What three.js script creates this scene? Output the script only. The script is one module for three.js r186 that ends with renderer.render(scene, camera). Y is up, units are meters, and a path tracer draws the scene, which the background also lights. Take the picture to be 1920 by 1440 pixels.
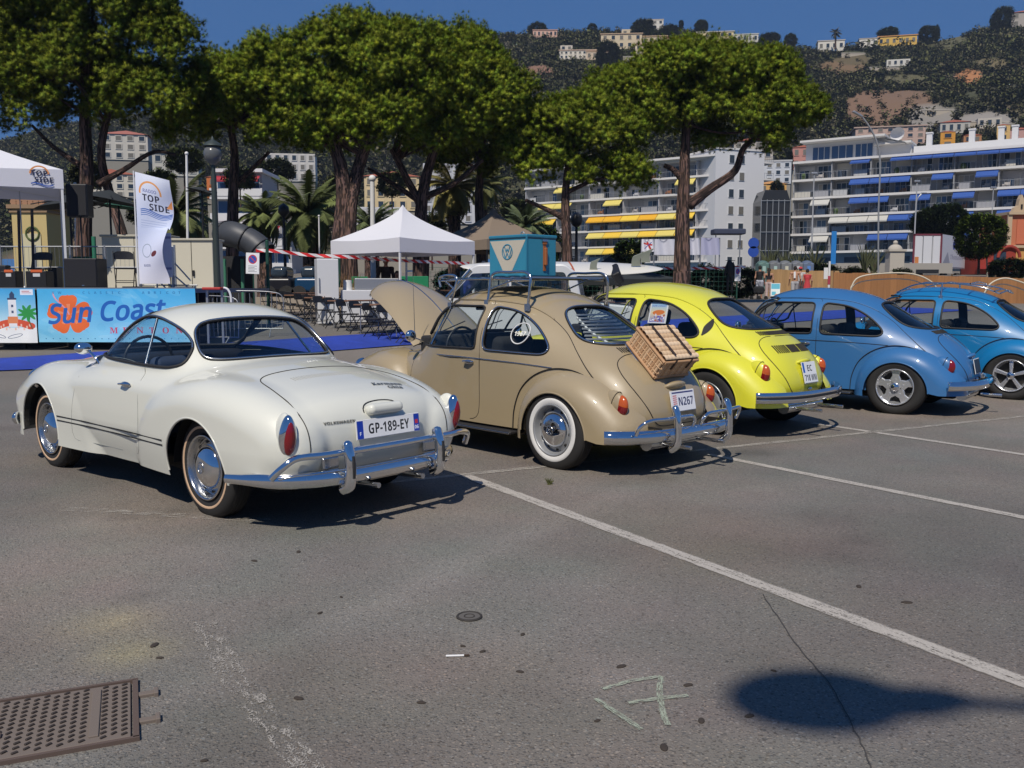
import * as THREE from 'three';
import { mergeGeometries } from 'three/addons/utils/BufferGeometryUtils.js';
import { RoundedBoxGeometry } from 'three/addons/geometries/RoundedBoxGeometry.js';
import { MarchingCubes } from 'three/addons/objects/MarchingCubes.js';

// ---------------------------------------------------------------- camera, sky, sun, exposure
const scene = new THREE.Scene();
const camera = new THREE.PerspectiveCamera(46.17, 1024 / 768, 0.05, 4000);
camera.position.set(0, 1.431, 0);
camera.rotation.set(-6.07 * Math.PI / 180, 0, 0);
const SUN = new THREE.Vector3(-0.22, 1.0, 0.74).normalize();   // towards the sun: behind the camera, a little to its left
{
  const w = 256, h = 128, d = new Float32Array(w * h * 4);
  for (let j = 0; j < h; j++) for (let i = 0; i < w; i++) {
    const el = ((j + 0.5) / h - 0.5) * Math.PI, s = Math.sin(el), k = (j * w + i) * 4;
    const t = Math.pow(Math.max(0, s), 0.42), g = s < 0 ? 1 : 0;
    d[k] = (0.075 * (1 - t) + 0.03 * t) * (1 - 0.6 * g); d[k + 1] = (0.185 * (1 - t) + 0.10 * t) * (1 - 0.6 * g); d[k + 2] = (0.41 * (1 - t) + 0.29 * t) * (1 - 0.7 * g); d[k + 3] = 1;
  }
  const sky = new THREE.DataTexture(d, w, h, THREE.RGBAFormat, THREE.FloatType);
  sky.mapping = THREE.EquirectangularReflectionMapping; sky.magFilter = THREE.LinearFilter; sky.minFilter = THREE.LinearFilter; sky.needsUpdate = true;
  scene.background = sky; scene.environment = sky;
}
const sun = new THREE.DirectionalLight(new THREE.Color(1.0, 0.925, 0.82), 3.9);
sun.position.copy(SUN).multiplyScalar(120).add(new THREE.Vector3(0, 0, -30)); sun.target.position.set(0, 0, -30);
sun.castShadow = true; sun.shadow.mapSize.set(4096, 4096); sun.shadow.radius = 1;
Object.assign(sun.shadow.camera, { left: -80, right: 80, top: 80, bottom: -80, near: 1, far: 400 });
scene.add(sun, sun.target);
const renderer = new THREE.WebGLRenderer({ antialias: true });
renderer.toneMapping = THREE.LinearToneMapping; renderer.toneMappingExposure = 1.0;
renderer.shadowMap.enabled = true;
scene.fog = new THREE.FogExp2(new THREE.Color(0.55, 0.66, 0.80), 0.0002);

// ---------------------------------------------------------------- helpers
const V = (x, y, z) => new THREE.Vector3(x, y, z);
const R = Math.PI / 180;
function rng(seed) { let a = seed >>> 0; return () => { a |= 0; a = a + 0x6D2B79F5 | 0; let t = Math.imul(a ^ a >>> 15, 1 | a); t = t + Math.imul(t ^ t >>> 7, 61 | t) ^ t; return ((t ^ t >>> 14) >>> 0) / 4294967296; }; }
const hash = (x, y, z) => { let h = Math.imul(x | 0, 374761393) + Math.imul(y | 0, 668265263) + Math.imul(z | 0, 2147483647 ^ 0x5bd1e995); h = Math.imul(h ^ h >>> 13, 1274126177); return ((h ^ h >>> 16) >>> 0) / 4294967296; };
function noise(x, y, z = 0) {
  const X = Math.floor(x), Y = Math.floor(y), Z = Math.floor(z), s = t => t * t * (3 - 2 * t), u = s(x - X), v = s(y - Y), w = s(z - Z), L = (a, b, t) => a + (b - a) * t;
  const c = (i, j, k) => hash(X + i, Y + j, Z + k);
  return L(L(L(c(0, 0, 0), c(1, 0, 0), u), L(c(0, 1, 0), c(1, 1, 0), u), v), L(L(c(0, 0, 1), c(1, 0, 1), u), L(c(0, 1, 1), c(1, 1, 1), u), v), w);
}
const fbm = (x, y, o = 4, z = 0) => { let a = 0, b = 0.5, t = 0; for (let i = 0; i < o; i++) { a += b * noise(x, y, z); t += b; b *= 0.5; x = x * 2.03 + 17.1; y = y * 2.03 + 5.3; z = z * 2.03 + 9.7; } return a / t; };
const clamp = (x, a = 0, b = 1) => Math.min(b, Math.max(a, x)), lerp = (a, b, t) => a + (b - a) * t, smooth = (a, b, x) => { const t = clamp((x - a) / (b - a)); return t * t * (3 - 2 * t); };
// a line of sight of the photograph, used to read places off it: the point at a given forward distance
const PITCH = 6.07 * R, FOCAL = 1688.7;
function place(u, v, depth) {
  const a = (u - 960) / FOCAL, b = (720 - v) / FOCAL, y = b * Math.cos(PITCH) - Math.sin(PITCH), z = b * Math.sin(PITCH) + Math.cos(PITCH), t = depth / z;
  return V(a * t, 1.431 + y * t, -depth);
}
function onGround(u, v, h = 0) { const p = place(u, v, 1), k = (h - 1.431) / (p.y - 1.431); return V(p.x * k, h, -k); }

const used = {};
const numbered = n => { const k = used[n] = (used[n] ?? -1) + 1; return k ? `${n}_${String(k).padStart(3, '0')}` : n; };
function tag(o, label, category, group, kind) { if (label) o.userData.label = label; if (category) o.userData.category = category; if (group) o.userData.group = group; if (kind) o.userData.kind = kind; return o; }
function shadows(m) { m.castShadow = true; m.receiveShadow = true; return m; }
function thing(name, label, category, pos = [0, 0, 0], turn = 0, group) {
  const o = new THREE.Group(); o.name = numbered(name); o.position.set(...(pos.isVector3 ? [pos.x, pos.y, pos.z] : pos)); o.rotation.y = turn;
  scene.add(o); return tag(o, label, category, group);
}
function part(name, geo, mat, parent, label) {
  const g = Array.isArray(geo) ? merge(geo) : geo, m = shadows(new THREE.Mesh(g, mat)); m.name = name; if (label) m.userData.label = label; parent.add(m); return m;
}
function solo(name, geo, mat, label, category, group, kind) {
  const g = Array.isArray(geo) ? merge(geo) : geo, m = shadows(new THREE.Mesh(g, mat)); m.name = numbered(name); scene.add(m); return tag(m, label, category, group, kind);
}
function struct(name, geo, mat) { return solo(name, geo, mat, null, null, null, 'structure'); }
function copyOf(o, label, pos, turn) { const c = o.clone(); c.name = numbered(o.name.replace(/_\d{3}$/, '')); c.userData = { ...o.userData }; if (label) c.userData.label = label; if (pos) c.position.set(...(pos.isVector3 ? [pos.x, pos.y, pos.z] : pos)); if (turn !== undefined) c.rotation.y = turn; scene.add(c); return c; }
function merge(list) {
  list = list.flat(9).filter(Boolean).map(g => { let q = g.index ? g.toNonIndexed() : g; const o = new THREE.BufferGeometry(); o.setAttribute('position', q.attributes.position); o.setAttribute('normal', q.attributes.normal); const n = q.attributes.position.count; o.setAttribute('uv', q.attributes.uv ?? new THREE.BufferAttribute(new Float32Array(n * 2), 2)); return o; });
  return list.length === 1 ? list[0] : mergeGeometries(list);
}
const M4 = (x = 0, y = 0, z = 0, rx = 0, ry = 0, rz = 0, sx = 1, sy = sx, sz = sx) => new THREE.Matrix4().compose(V(x, y, z), new THREE.Quaternion().setFromEuler(new THREE.Euler(rx, ry, rz, 'YXZ')), V(sx, sy, sz));
const put = (g, ...a) => { g.applyMatrix4(M4(...a)); return g; };
const box = (w, h, d, x = 0, y = 0, z = 0, rx = 0, ry = 0, rz = 0) => put(new THREE.BoxGeometry(w, h, d), x, y, z, rx, ry, rz);
const rbox = (w, h, d, r, x = 0, y = 0, z = 0, rx = 0, ry = 0, rz = 0) => put(new RoundedBoxGeometry(w, h, d, 2, Math.min(r, w / 2.01, h / 2.01, d / 2.01)), x, y, z, rx, ry, rz);
const cyl = (r1, r2, h, n = 12, x = 0, y = 0, z = 0, rx = 0, ry = 0, rz = 0) => put(new THREE.CylinderGeometry(r1, r2, h, n), x, y, z, rx, ry, rz);
const ball = (r, x = 0, y = 0, z = 0, sx = 1, sy = 1, sz = 1, n = 16) => put(new THREE.SphereGeometry(r, n, Math.ceil(n * 0.7)), x, y, z, 0, 0, 0, sx, sy, sz);
const tube = (pts, r, n = 40, k = 6, closed = false) => new THREE.TubeGeometry(new THREE.CatmullRomCurve3(pts, closed, 'centripetal'), n, r, k, closed);
// straight bar between two points
function bar(a, b, r, k = 6, r2 = r) { const d = b.clone().sub(a), g = new THREE.CylinderGeometry(r2, r, d.length(), k, 1); g.applyQuaternion(new THREE.Quaternion().setFromUnitVectors(V(0, 1, 0), d.normalize())); g.translate((a.x + b.x) / 2, (a.y + b.y) / 2, (a.z + b.z) / 2); return g; }
const lathe = (pts, n = 40) => new THREE.LatheGeometry(pts.map(p => new THREE.Vector2(p[0], p[1])), n);
function grid(nu, nv, fn, flip = false) {   // surface from a function (u, v in 0..1) -> Vector3
  const p = [], uv = [], idx = [];
  for (let j = 0; j <= nv; j++) for (let i = 0; i <= nu; i++) { const q = fn(i / nu, j / nv); p.push(q.x, q.y, q.z); uv.push(i / nu, j / nv); }
  for (let j = 0; j < nv; j++) for (let i = 0; i < nu; i++) { const a = j * (nu + 1) + i, b = a + 1, c = a + nu + 1, d = c + 1; flip ? idx.push(a, c, b, b, c, d) : idx.push(a, b, c, b, d, c); }
  const g = new THREE.BufferGeometry(); g.setAttribute('position', new THREE.Float32BufferAttribute(p, 3)); g.setAttribute('uv', new THREE.Float32BufferAttribute(uv, 2)); g.setIndex(idx); g.computeVertexNormals(); return g;
}
// a profile (outward, up) swept along a path; the outward side is to the right of the path, seen from above
function sweep(path, profile, up = V(0, 1, 0), scale = null, caps = true) {
  const n = path.length, k = profile.length, p = [], idx = [];
  for (let i = 0; i < n; i++) {
    const t = path[Math.min(n - 1, i + 1)].clone().sub(path[Math.max(0, i - 1)]).normalize(), side = t.clone().cross(up).normalize(), u = side.clone().cross(t).normalize(), s = scale ? scale(i / (n - 1)) : 1;
    for (let j = 0; j < k; j++) { const q = path[i].clone().addScaledVector(side, profile[j][0] * s).addScaledVector(u, profile[j][1] * s); p.push(q.x, q.y, q.z); }
  }
  for (let i = 0; i < n - 1; i++) for (let j = 0; j < k; j++) { const a = i * k + j, b = i * k + (j + 1) % k, c = a + k, d = b + k; idx.push(a, b, c, b, d, c); }
  if (caps) for (const e of [0, n - 1]) { const c = p.length / 3; let m = V(0, 0, 0); for (let j = 0; j < k; j++) m.add(V(p[(e * k + j) * 3], p[(e * k + j) * 3 + 1], p[(e * k + j) * 3 + 2])); m.divideScalar(k); p.push(m.x, m.y, m.z); for (let j = 0; j < k; j++) e ? idx.push(c, e * k + j, e * k + (j + 1) % k) : idx.push(c, (j + 1) % k, j); }
  const g = new THREE.BufferGeometry(); g.setAttribute('position', new THREE.Float32BufferAttribute(p, 3)); g.setIndex(idx); g.computeVertexNormals(); return g;
}
function extrude(pts, depth, bevel = 0, holes = []) {
  const s = new THREE.Shape(pts.map(p => new THREE.Vector2(p[0], p[1]))); holes.forEach(h => s.holes.push(new THREE.Path(h.map(p => new THREE.Vector2(p[0], p[1])))));
  return new THREE.ExtrudeGeometry(s, { depth, bevelEnabled: bevel > 0, bevelSize: bevel, bevelThickness: bevel, bevelSegments: 2, curveSegments: 8 });
}
const std = (c, rough = 0.8, metal = 0, o = {}) => new THREE.MeshStandardMaterial({ color: Array.isArray(c) ? new THREE.Color().setRGB(...c) : new THREE.Color(c), roughness: rough, metalness: metal, side: THREE.DoubleSide, ...o });
const paint = (c, o = {}) => new THREE.MeshPhysicalMaterial({ color: new THREE.Color().setRGB(...c), roughness: 0.42, clearcoat: 1, clearcoatRoughness: 0.025, side: THREE.DoubleSide, ...o });
const glassMat = (c = [0.9, 0.94, 0.93]) => new THREE.MeshPhysicalMaterial({ color: new THREE.Color().setRGB(...c), transmission: 1, thickness: 0, roughness: 0.0, ior: 1.5, side: THREE.DoubleSide });
function canvasTex(w, h, draw) { const c = document.createElement('canvas'); c.width = w; c.height = h; const x = c.getContext('2d'); draw(x, w, h); const t = new THREE.CanvasTexture(c); t.colorSpace = THREE.SRGBColorSpace; t.anisotropy = 8; return t; }
function dataTex(n, fn, srgb = true, m = n) { const d = new Uint8Array(n * m * 4); for (let j = 0; j < m; j++) for (let i = 0; i < n; i++) { const c = fn(i / n, j / m, i, j), k = (j * n + i) * 4; d[k] = c[0] * 255; d[k + 1] = c[1] * 255; d[k + 2] = c[2] * 255; d[k + 3] = c.length > 3 ? c[3] * 255 : 255; } const t = new THREE.DataTexture(d, n, m); t.wrapS = t.wrapT = THREE.RepeatWrapping; t.magFilter = THREE.LinearFilter; t.minFilter = THREE.LinearMipmapLinearFilter; t.generateMipmaps = true; if (srgb) t.colorSpace = THREE.SRGBColorSpace; t.needsUpdate = true; return t; }

const MAT = {
  chrome: std([0.78, 0.79, 0.81], 0.07, 1), chromeDull: std([0.6, 0.61, 0.62], 0.22, 1), alloy: std([0.62, 0.63, 0.65], 0.2, 1), silver: std([0.45, 0.46, 0.47], 0.35, 0.6),
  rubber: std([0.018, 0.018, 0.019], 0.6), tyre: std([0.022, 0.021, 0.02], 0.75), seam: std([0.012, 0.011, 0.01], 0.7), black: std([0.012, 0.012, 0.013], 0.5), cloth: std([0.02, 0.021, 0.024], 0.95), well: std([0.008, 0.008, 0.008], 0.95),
  white: std([0.72, 0.72, 0.71], 0.6), whitewall: std([0.74, 0.73, 0.7], 0.65), glass: glassMat(), red: new THREE.MeshPhysicalMaterial({ color: new THREE.Color().setRGB(0.2, 0.004, 0.008), roughness: 0.18, clearcoat: 1, side: THREE.DoubleSide }), amber: new THREE.MeshPhysicalMaterial({ color: new THREE.Color().setRGB(0.5, 0.09, 0.008), roughness: 0.2, clearcoat: 1, side: THREE.DoubleSide }), clear: new THREE.MeshPhysicalMaterial({ color: new THREE.Color().setRGB(0.7, 0.7, 0.68), roughness: 0.15, clearcoat: 1, side: THREE.DoubleSide }),
  blackSteel: std([0.014, 0.014, 0.016], 0.45, 0.2), galv: std([0.42, 0.43, 0.44], 0.4, 0.7), plastic: std([0.02, 0.02, 0.022], 0.4)
};
// ---------------------------------------------------------------- curved bodywork: implicit surfaces, meshed, trimmed and cut into panels
function spline(pts, per = 10, closed = false) { const c = new THREE.CatmullRomCurve3(pts.map(p => V(p[0], p[1], 0)), closed, 'centripetal'); return c.getPoints(per * (closed ? pts.length : pts.length - 1)).map(p => [p.x, p.y]); }
function roundPoly(pts, r, per = 6) {   // polygon with rounded corners; r is one radius or one per corner
  const out = [], n = pts.length;
  for (let i = 0; i < n; i++) {
    const a = pts[(i + n - 1) % n], b = pts[i], c = pts[(i + 1) % n], q = Array.isArray(r) ? r[i] : r;
    const la = Math.hypot(a[0] - b[0], a[1] - b[1]), lc = Math.hypot(c[0] - b[0], c[1] - b[1]), t1 = Math.min(q, la * 0.49) / la, t2 = Math.min(q, lc * 0.49) / lc;
    const p0 = [lerp(b[0], a[0], t1), lerp(b[1], a[1], t1)], p1 = [lerp(b[0], c[0], t2), lerp(b[1], c[1], t2)];
    for (let k = 0; k <= per; k++) { const t = k / per, u = 1 - t; out.push([u * u * p0[0] + 2 * u * t * b[0] + t * t * p1[0], u * u * p0[1] + 2 * u * t * b[1] + t * t * p1[1]]); }
    const nx = pts[(i + 1) % n], qn = Array.isArray(r) ? r[(i + 1) % n] : r, t3 = Math.min(qn, lc * 0.49) / lc, e = [lerp(nx[0], b[0], t3), lerp(nx[1], b[1], t3)];
    for (let k = 1; k < 8; k++) out.push([lerp(p1[0], e[0], k / 8), lerp(p1[1], e[1], k / 8)]);
  }
  return out;
}
class Outline {   // signed distance to a closed polygon, positive inside
  constructor(p) { this.n = p.length; this.x = new Float64Array(p.map(q => q[0])); this.y = new Float64Array(p.map(q => q[1])); this.p = p; }
  sd(x, y) {
    let best = 1e9, inside = false; const { n, x: X, y: Y } = this;
    for (let i = 0, j = n - 1; i < n; j = i++) {
      const ax = X[j], ay = Y[j], bx = X[i] - ax, by = Y[i] - ay, px = x - ax, py = y - ay, L = bx * bx + by * by, t = L ? Math.max(0, Math.min(1, (px * bx + py * by) / L)) : 0, dx = px - t * bx, dy = py - t * by, d = dx * dx + dy * dy;
      if (d < best) best = d;
      if ((Y[i] > y) !== (ay > y) && x < bx * (y - ay) / by + ax) inside = !inside;
    }
    return inside ? Math.sqrt(best) : -Math.sqrt(best);
  }
}
function table(pts) {   // smooth curve through (x, value) pairs
  const n = pts.length, m = pts.map((p, i) => { const a = pts[Math.max(0, i - 1)], b = pts[Math.min(n - 1, i + 1)]; return (b[1] - a[1]) / (b[0] - a[0]); });
  return x => { if (x <= pts[0][0]) return pts[0][1]; if (x >= pts[n - 1][0]) return pts[n - 1][1]; let i = 0; while (x > pts[i + 1][0]) i++; const h = pts[i + 1][0] - pts[i][0], t = (x - pts[i][0]) / h, a = t * t, b = a * t; return (2 * b - 3 * a + 1) * pts[i][1] + (b - 2 * a + t) * h * m[i] + (3 * a - 2 * b) * pts[i + 1][1] + (b - a) * h * m[i + 1]; };
}
function surfaceNet(f, lo, hi, c) {
  const n = [0, 1, 2].map(k => Math.ceil((hi[k] - lo[k]) / c) + 1), [nx, ny, nz] = n, val = new Float32Array(nx * ny * nz), id = new Int32Array(nx * ny * nz).fill(-1), P = [], I = [];
  for (let k = 0, q = 0; k < nz; k++) for (let j = 0; j < ny; j++) for (let i = 0; i < nx; i++, q++) val[q] = f(lo[0] + i * c, lo[1] + j * c, lo[2] + k * c);
  const at = (i, j, k) => (k * ny + j) * nx + i;
  for (let k = 0; k < nz - 1; k++) for (let j = 0; j < ny - 1; j++) for (let i = 0; i < nx - 1; i++) {
    let s = [0, 0, 0], m = 0, sign = 0;
    const v = []; for (let e = 0; e < 8; e++) { const w = val[at(i + (e & 1), j + (e >> 1 & 1), k + (e >> 2))]; v.push(w); if (w < 0) sign |= 1 << e; }
    if (sign === 0 || sign === 255) continue;
    for (let e = 0; e < 8; e++) for (const b of [1, 2, 4]) if (!(e & b)) { const a = v[e], d = v[e | b]; if ((a < 0) !== (d < 0)) { const t = a / (a - d); s[0] += (e & 1) + (b === 1 ? t : 0); s[1] += (e >> 1 & 1) + (b === 2 ? t : 0); s[2] += (e >> 2) + (b === 4 ? t : 0); m++; } }
    id[at(i, j, k)] = P.length / 3; P.push(lo[0] + (i + s[0] / m) * c, lo[1] + (j + s[1] / m) * c, lo[2] + (k + s[2] / m) * c);
  }
  for (let k = 1; k < nz - 1; k++) for (let j = 1; j < ny - 1; j++) for (let i = 1; i < nx - 1; i++) {
    const a = val[at(i, j, k)] < 0;
    for (const [di, dj, dk] of [[1, 0, 0], [0, 1, 0], [0, 0, 1]]) {
      const b = val[at(i + di, j + dj, k + dk)] < 0; if (a === b) continue;
      const q = di ? [at(i, j - 1, k - 1), at(i, j, k - 1), at(i, j, k), at(i, j - 1, k)] : dj ? [at(i - 1, j, k - 1), at(i - 1, j, k), at(i, j, k), at(i, j, k - 1)] : [at(i - 1, j - 1, k), at(i, j - 1, k), at(i, j, k), at(i - 1, j, k)];
      const r = q.map(w => id[w]); if (r.some(w => w < 0)) continue;
      I.push(r[0], r[1], r[2], r[0], r[2], r[3]);
    }
  }
  for (let v = 0; v < P.length; v += 3) for (let it = 0; it < 4; it++) {
    const g = grad(f, P[v], P[v + 1], P[v + 2]), L = g[0] * g[0] + g[1] * g[1] + g[2] * g[2], s = clamp(f(P[v], P[v + 1], P[v + 2]) / (L + 1e-9), -c, c);
    if (!isFinite(s)) break; const mx = Math.sqrt(L) * Math.abs(s), cap = mx > c ? c / mx : 1; for (let k = 0; k < 3; k++) P[v + k] -= s * g[k] * cap;
  }
  return { p: P, i: I };
}
function grad(f, x, y, z, e = 0.002) { return [(f(x + e, y, z) - f(x - e, y, z)) / (2 * e), (f(x, y + e, z) - f(x, y - e, z)) / (2 * e), (f(x, y, z + e) - f(x, y, z - e)) / (2 * e)]; }
function clip(m, g) {   // [where g < 0, where g >= 0], cut exactly along g = 0
  const n = m.p.length / 3, v = new Float64Array(n), out = [0, 1].map(() => ({ p: [], i: [], map: new Int32Array(n).fill(-1), cut: new Map() }));
  for (let k = 0; k < n; k++) v[k] = g(m.p[3 * k], m.p[3 * k + 1], m.p[3 * k + 2]);
  const vert = (s, k) => { const o = out[s]; if (o.map[k] < 0) { o.map[k] = o.p.length / 3; o.p.push(m.p[3 * k], m.p[3 * k + 1], m.p[3 * k + 2]); } return o.map[k]; };
  const pos = new Map();
  const cutPoint = (a, b) => { const key = a < b ? a * n + b : b * n + a; if (!pos.has(key)) { let lo = 0, hi = 1; const A = m.p.slice(3 * a, 3 * a + 3), B = m.p.slice(3 * b, 3 * b + 3), sa = v[a] < 0, at = t => [0, 1, 2].map(k => A[k] + (B[k] - A[k]) * t); for (let q = 0; q < 14; q++) { const mid = (lo + hi) / 2; (g(...at(mid)) < 0) === sa ? lo = mid : hi = mid; } pos.set(key, at((lo + hi) / 2)); } return [key, pos.get(key)]; };
  const edge = (s, a, b) => { const [key, q] = cutPoint(a, b), o = out[s]; if (!o.cut.has(key)) { o.cut.set(key, o.p.length / 3); o.p.push(...q); } return o.cut.get(key); };
  for (let t = 0; t < m.i.length; t += 3) {
    const T = [m.i[t], m.i[t + 1], m.i[t + 2]], s = T.map(k => v[k] < 0 ? 0 : 1);
    if (s[0] === s[1] && s[1] === s[2]) { out[s[0]].i.push(...T.map(k => vert(s[0], k))); continue; }
    const lone = s[0] === s[1] ? 2 : s[1] === s[2] ? 0 : 1, a = T[lone], b = T[(lone + 1) % 3], c = T[(lone + 2) % 3], sa = s[lone], so = 1 - sa;
    out[sa].i.push(vert(sa, a), edge(sa, a, b), edge(sa, a, c));
    out[so].i.push(edge(so, a, b), vert(so, b), vert(so, c), edge(so, a, b), vert(so, c), edge(so, a, c));
  }
  return out.map(o => ({ p: o.p, i: o.i }));
}
const mirror = m => ({ p: m.p.map((w, k) => k % 3 === 2 ? -w : w), i: m.i.map((w, k) => m.i[k - k % 3 + [0, 2, 1][k % 3]]) });
const join = (...ms) => { const o = { p: [], i: [] }; for (const m of ms) { const n = o.p.length / 3; for (const w of m.p) o.p.push(w); for (const w of m.i) o.i.push(w + n); } return o; };
function shell(m, f, off = 0) {   // to geometry with the surface's own normals
  const n = m.p.length / 3, P = new Float32Array(n * 3), N = new Float32Array(n * 3), I = m.i.slice();
  for (let k = 0; k < n; k++) {
    const [x, y, z] = [m.p[3 * k], m.p[3 * k + 1], m.p[3 * k + 2]]; let g = grad(f, x, y, z), L = Math.hypot(...g) || 1;
    for (let q = 0; q < 3; q++) { N[3 * k + q] = g[q] / L; P[3 * k + q] = m.p[3 * k + q] + off * g[q] / L; }
  }
  for (let t = 0; t < I.length; t += 3) {
    const [a, b, c] = [I[t], I[t + 1], I[t + 2]].map(k => V(P[3 * k], P[3 * k + 1], P[3 * k + 2])), nn = b.clone().sub(a).cross(c.clone().sub(a));
    if (nn.x * N[3 * I[t]] + nn.y * N[3 * I[t] + 1] + nn.z * N[3 * I[t] + 2] < 0) { const w = I[t + 1]; I[t + 1] = I[t + 2]; I[t + 2] = w; }
  }
  const g = new THREE.BufferGeometry(); g.setAttribute('position', new THREE.BufferAttribute(P, 3)); g.setAttribute('normal', new THREE.BufferAttribute(N, 3)); g.setAttribute('uv', new THREE.BufferAttribute(new Float32Array(n * 2), 2)); g.setIndex(I); return g;
}
const root = (h, a, b) => { const sa = h(a) < 0; for (let k = 0; k < 40; k++) { const m = (a + b) / 2; (h(m) < 0) === sa ? a = m : b = m; } return (a + b) / 2; };
const sideZ = (f, x, y) => f(x, y, 0) > 0 ? 0 : root(z => f(x, y, z), 0, 1.2);
function rearX(f, z, y, from = -1.4, to = 1.4) { const s = to > from ? 0.02 : -0.02; let x = from; while (f(x, y, z) > 0 && (to - x) * s > 0) x += s; return root(w => f(w, y, z), x - s, x); }
function topY(f, x, z, from = 1.7) { let y = from; while (f(x, y, z) > 0 && y > 0.1) y -= 0.02; return root(w => f(x, w, z), y + 0.02, y); }
const lift = (f, x, y, z, o) => { const g = grad(f, x, y, z), L = Math.hypot(...g) || 1; return V(x + g[0] / L * o, y + g[1] / L * o, z + g[2] / L * o); };
const sideCurve = (f, pts, s, o = 0) => pts.map(([x, y]) => { const z = sideZ(f, x, y), q = lift(f, x, y, z, o); q.z *= s; return q; });
const rearCurve = (f, pts, o = 0, from, to) => pts.map(([z, y]) => { const x = rearX(f, z, y, from, to); return lift(f, x, y, z, o); });
const closedTube = (pts, r, k = 6) => new THREE.TubeGeometry(new THREE.CatmullRomCurve3(pts, true, 'centripetal'), pts.length * 2, r, k, true);
const openTube = (pts, r, k = 6) => new THREE.TubeGeometry(new THREE.CatmullRomCurve3(pts, false, 'centripetal'), pts.length * 2, r, k, false);
const inflate = (q, w, p) => Math.pow(Math.pow(Math.max(0, q), p) + Math.pow(Math.max(0, w), p), 1 / p) - 1;
const smin = (a, b, k) => { const h = clamp(0.5 + 0.5 * (b - a) / k); return lerp(b, a, h) - k * h * (1 - h); };
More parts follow.
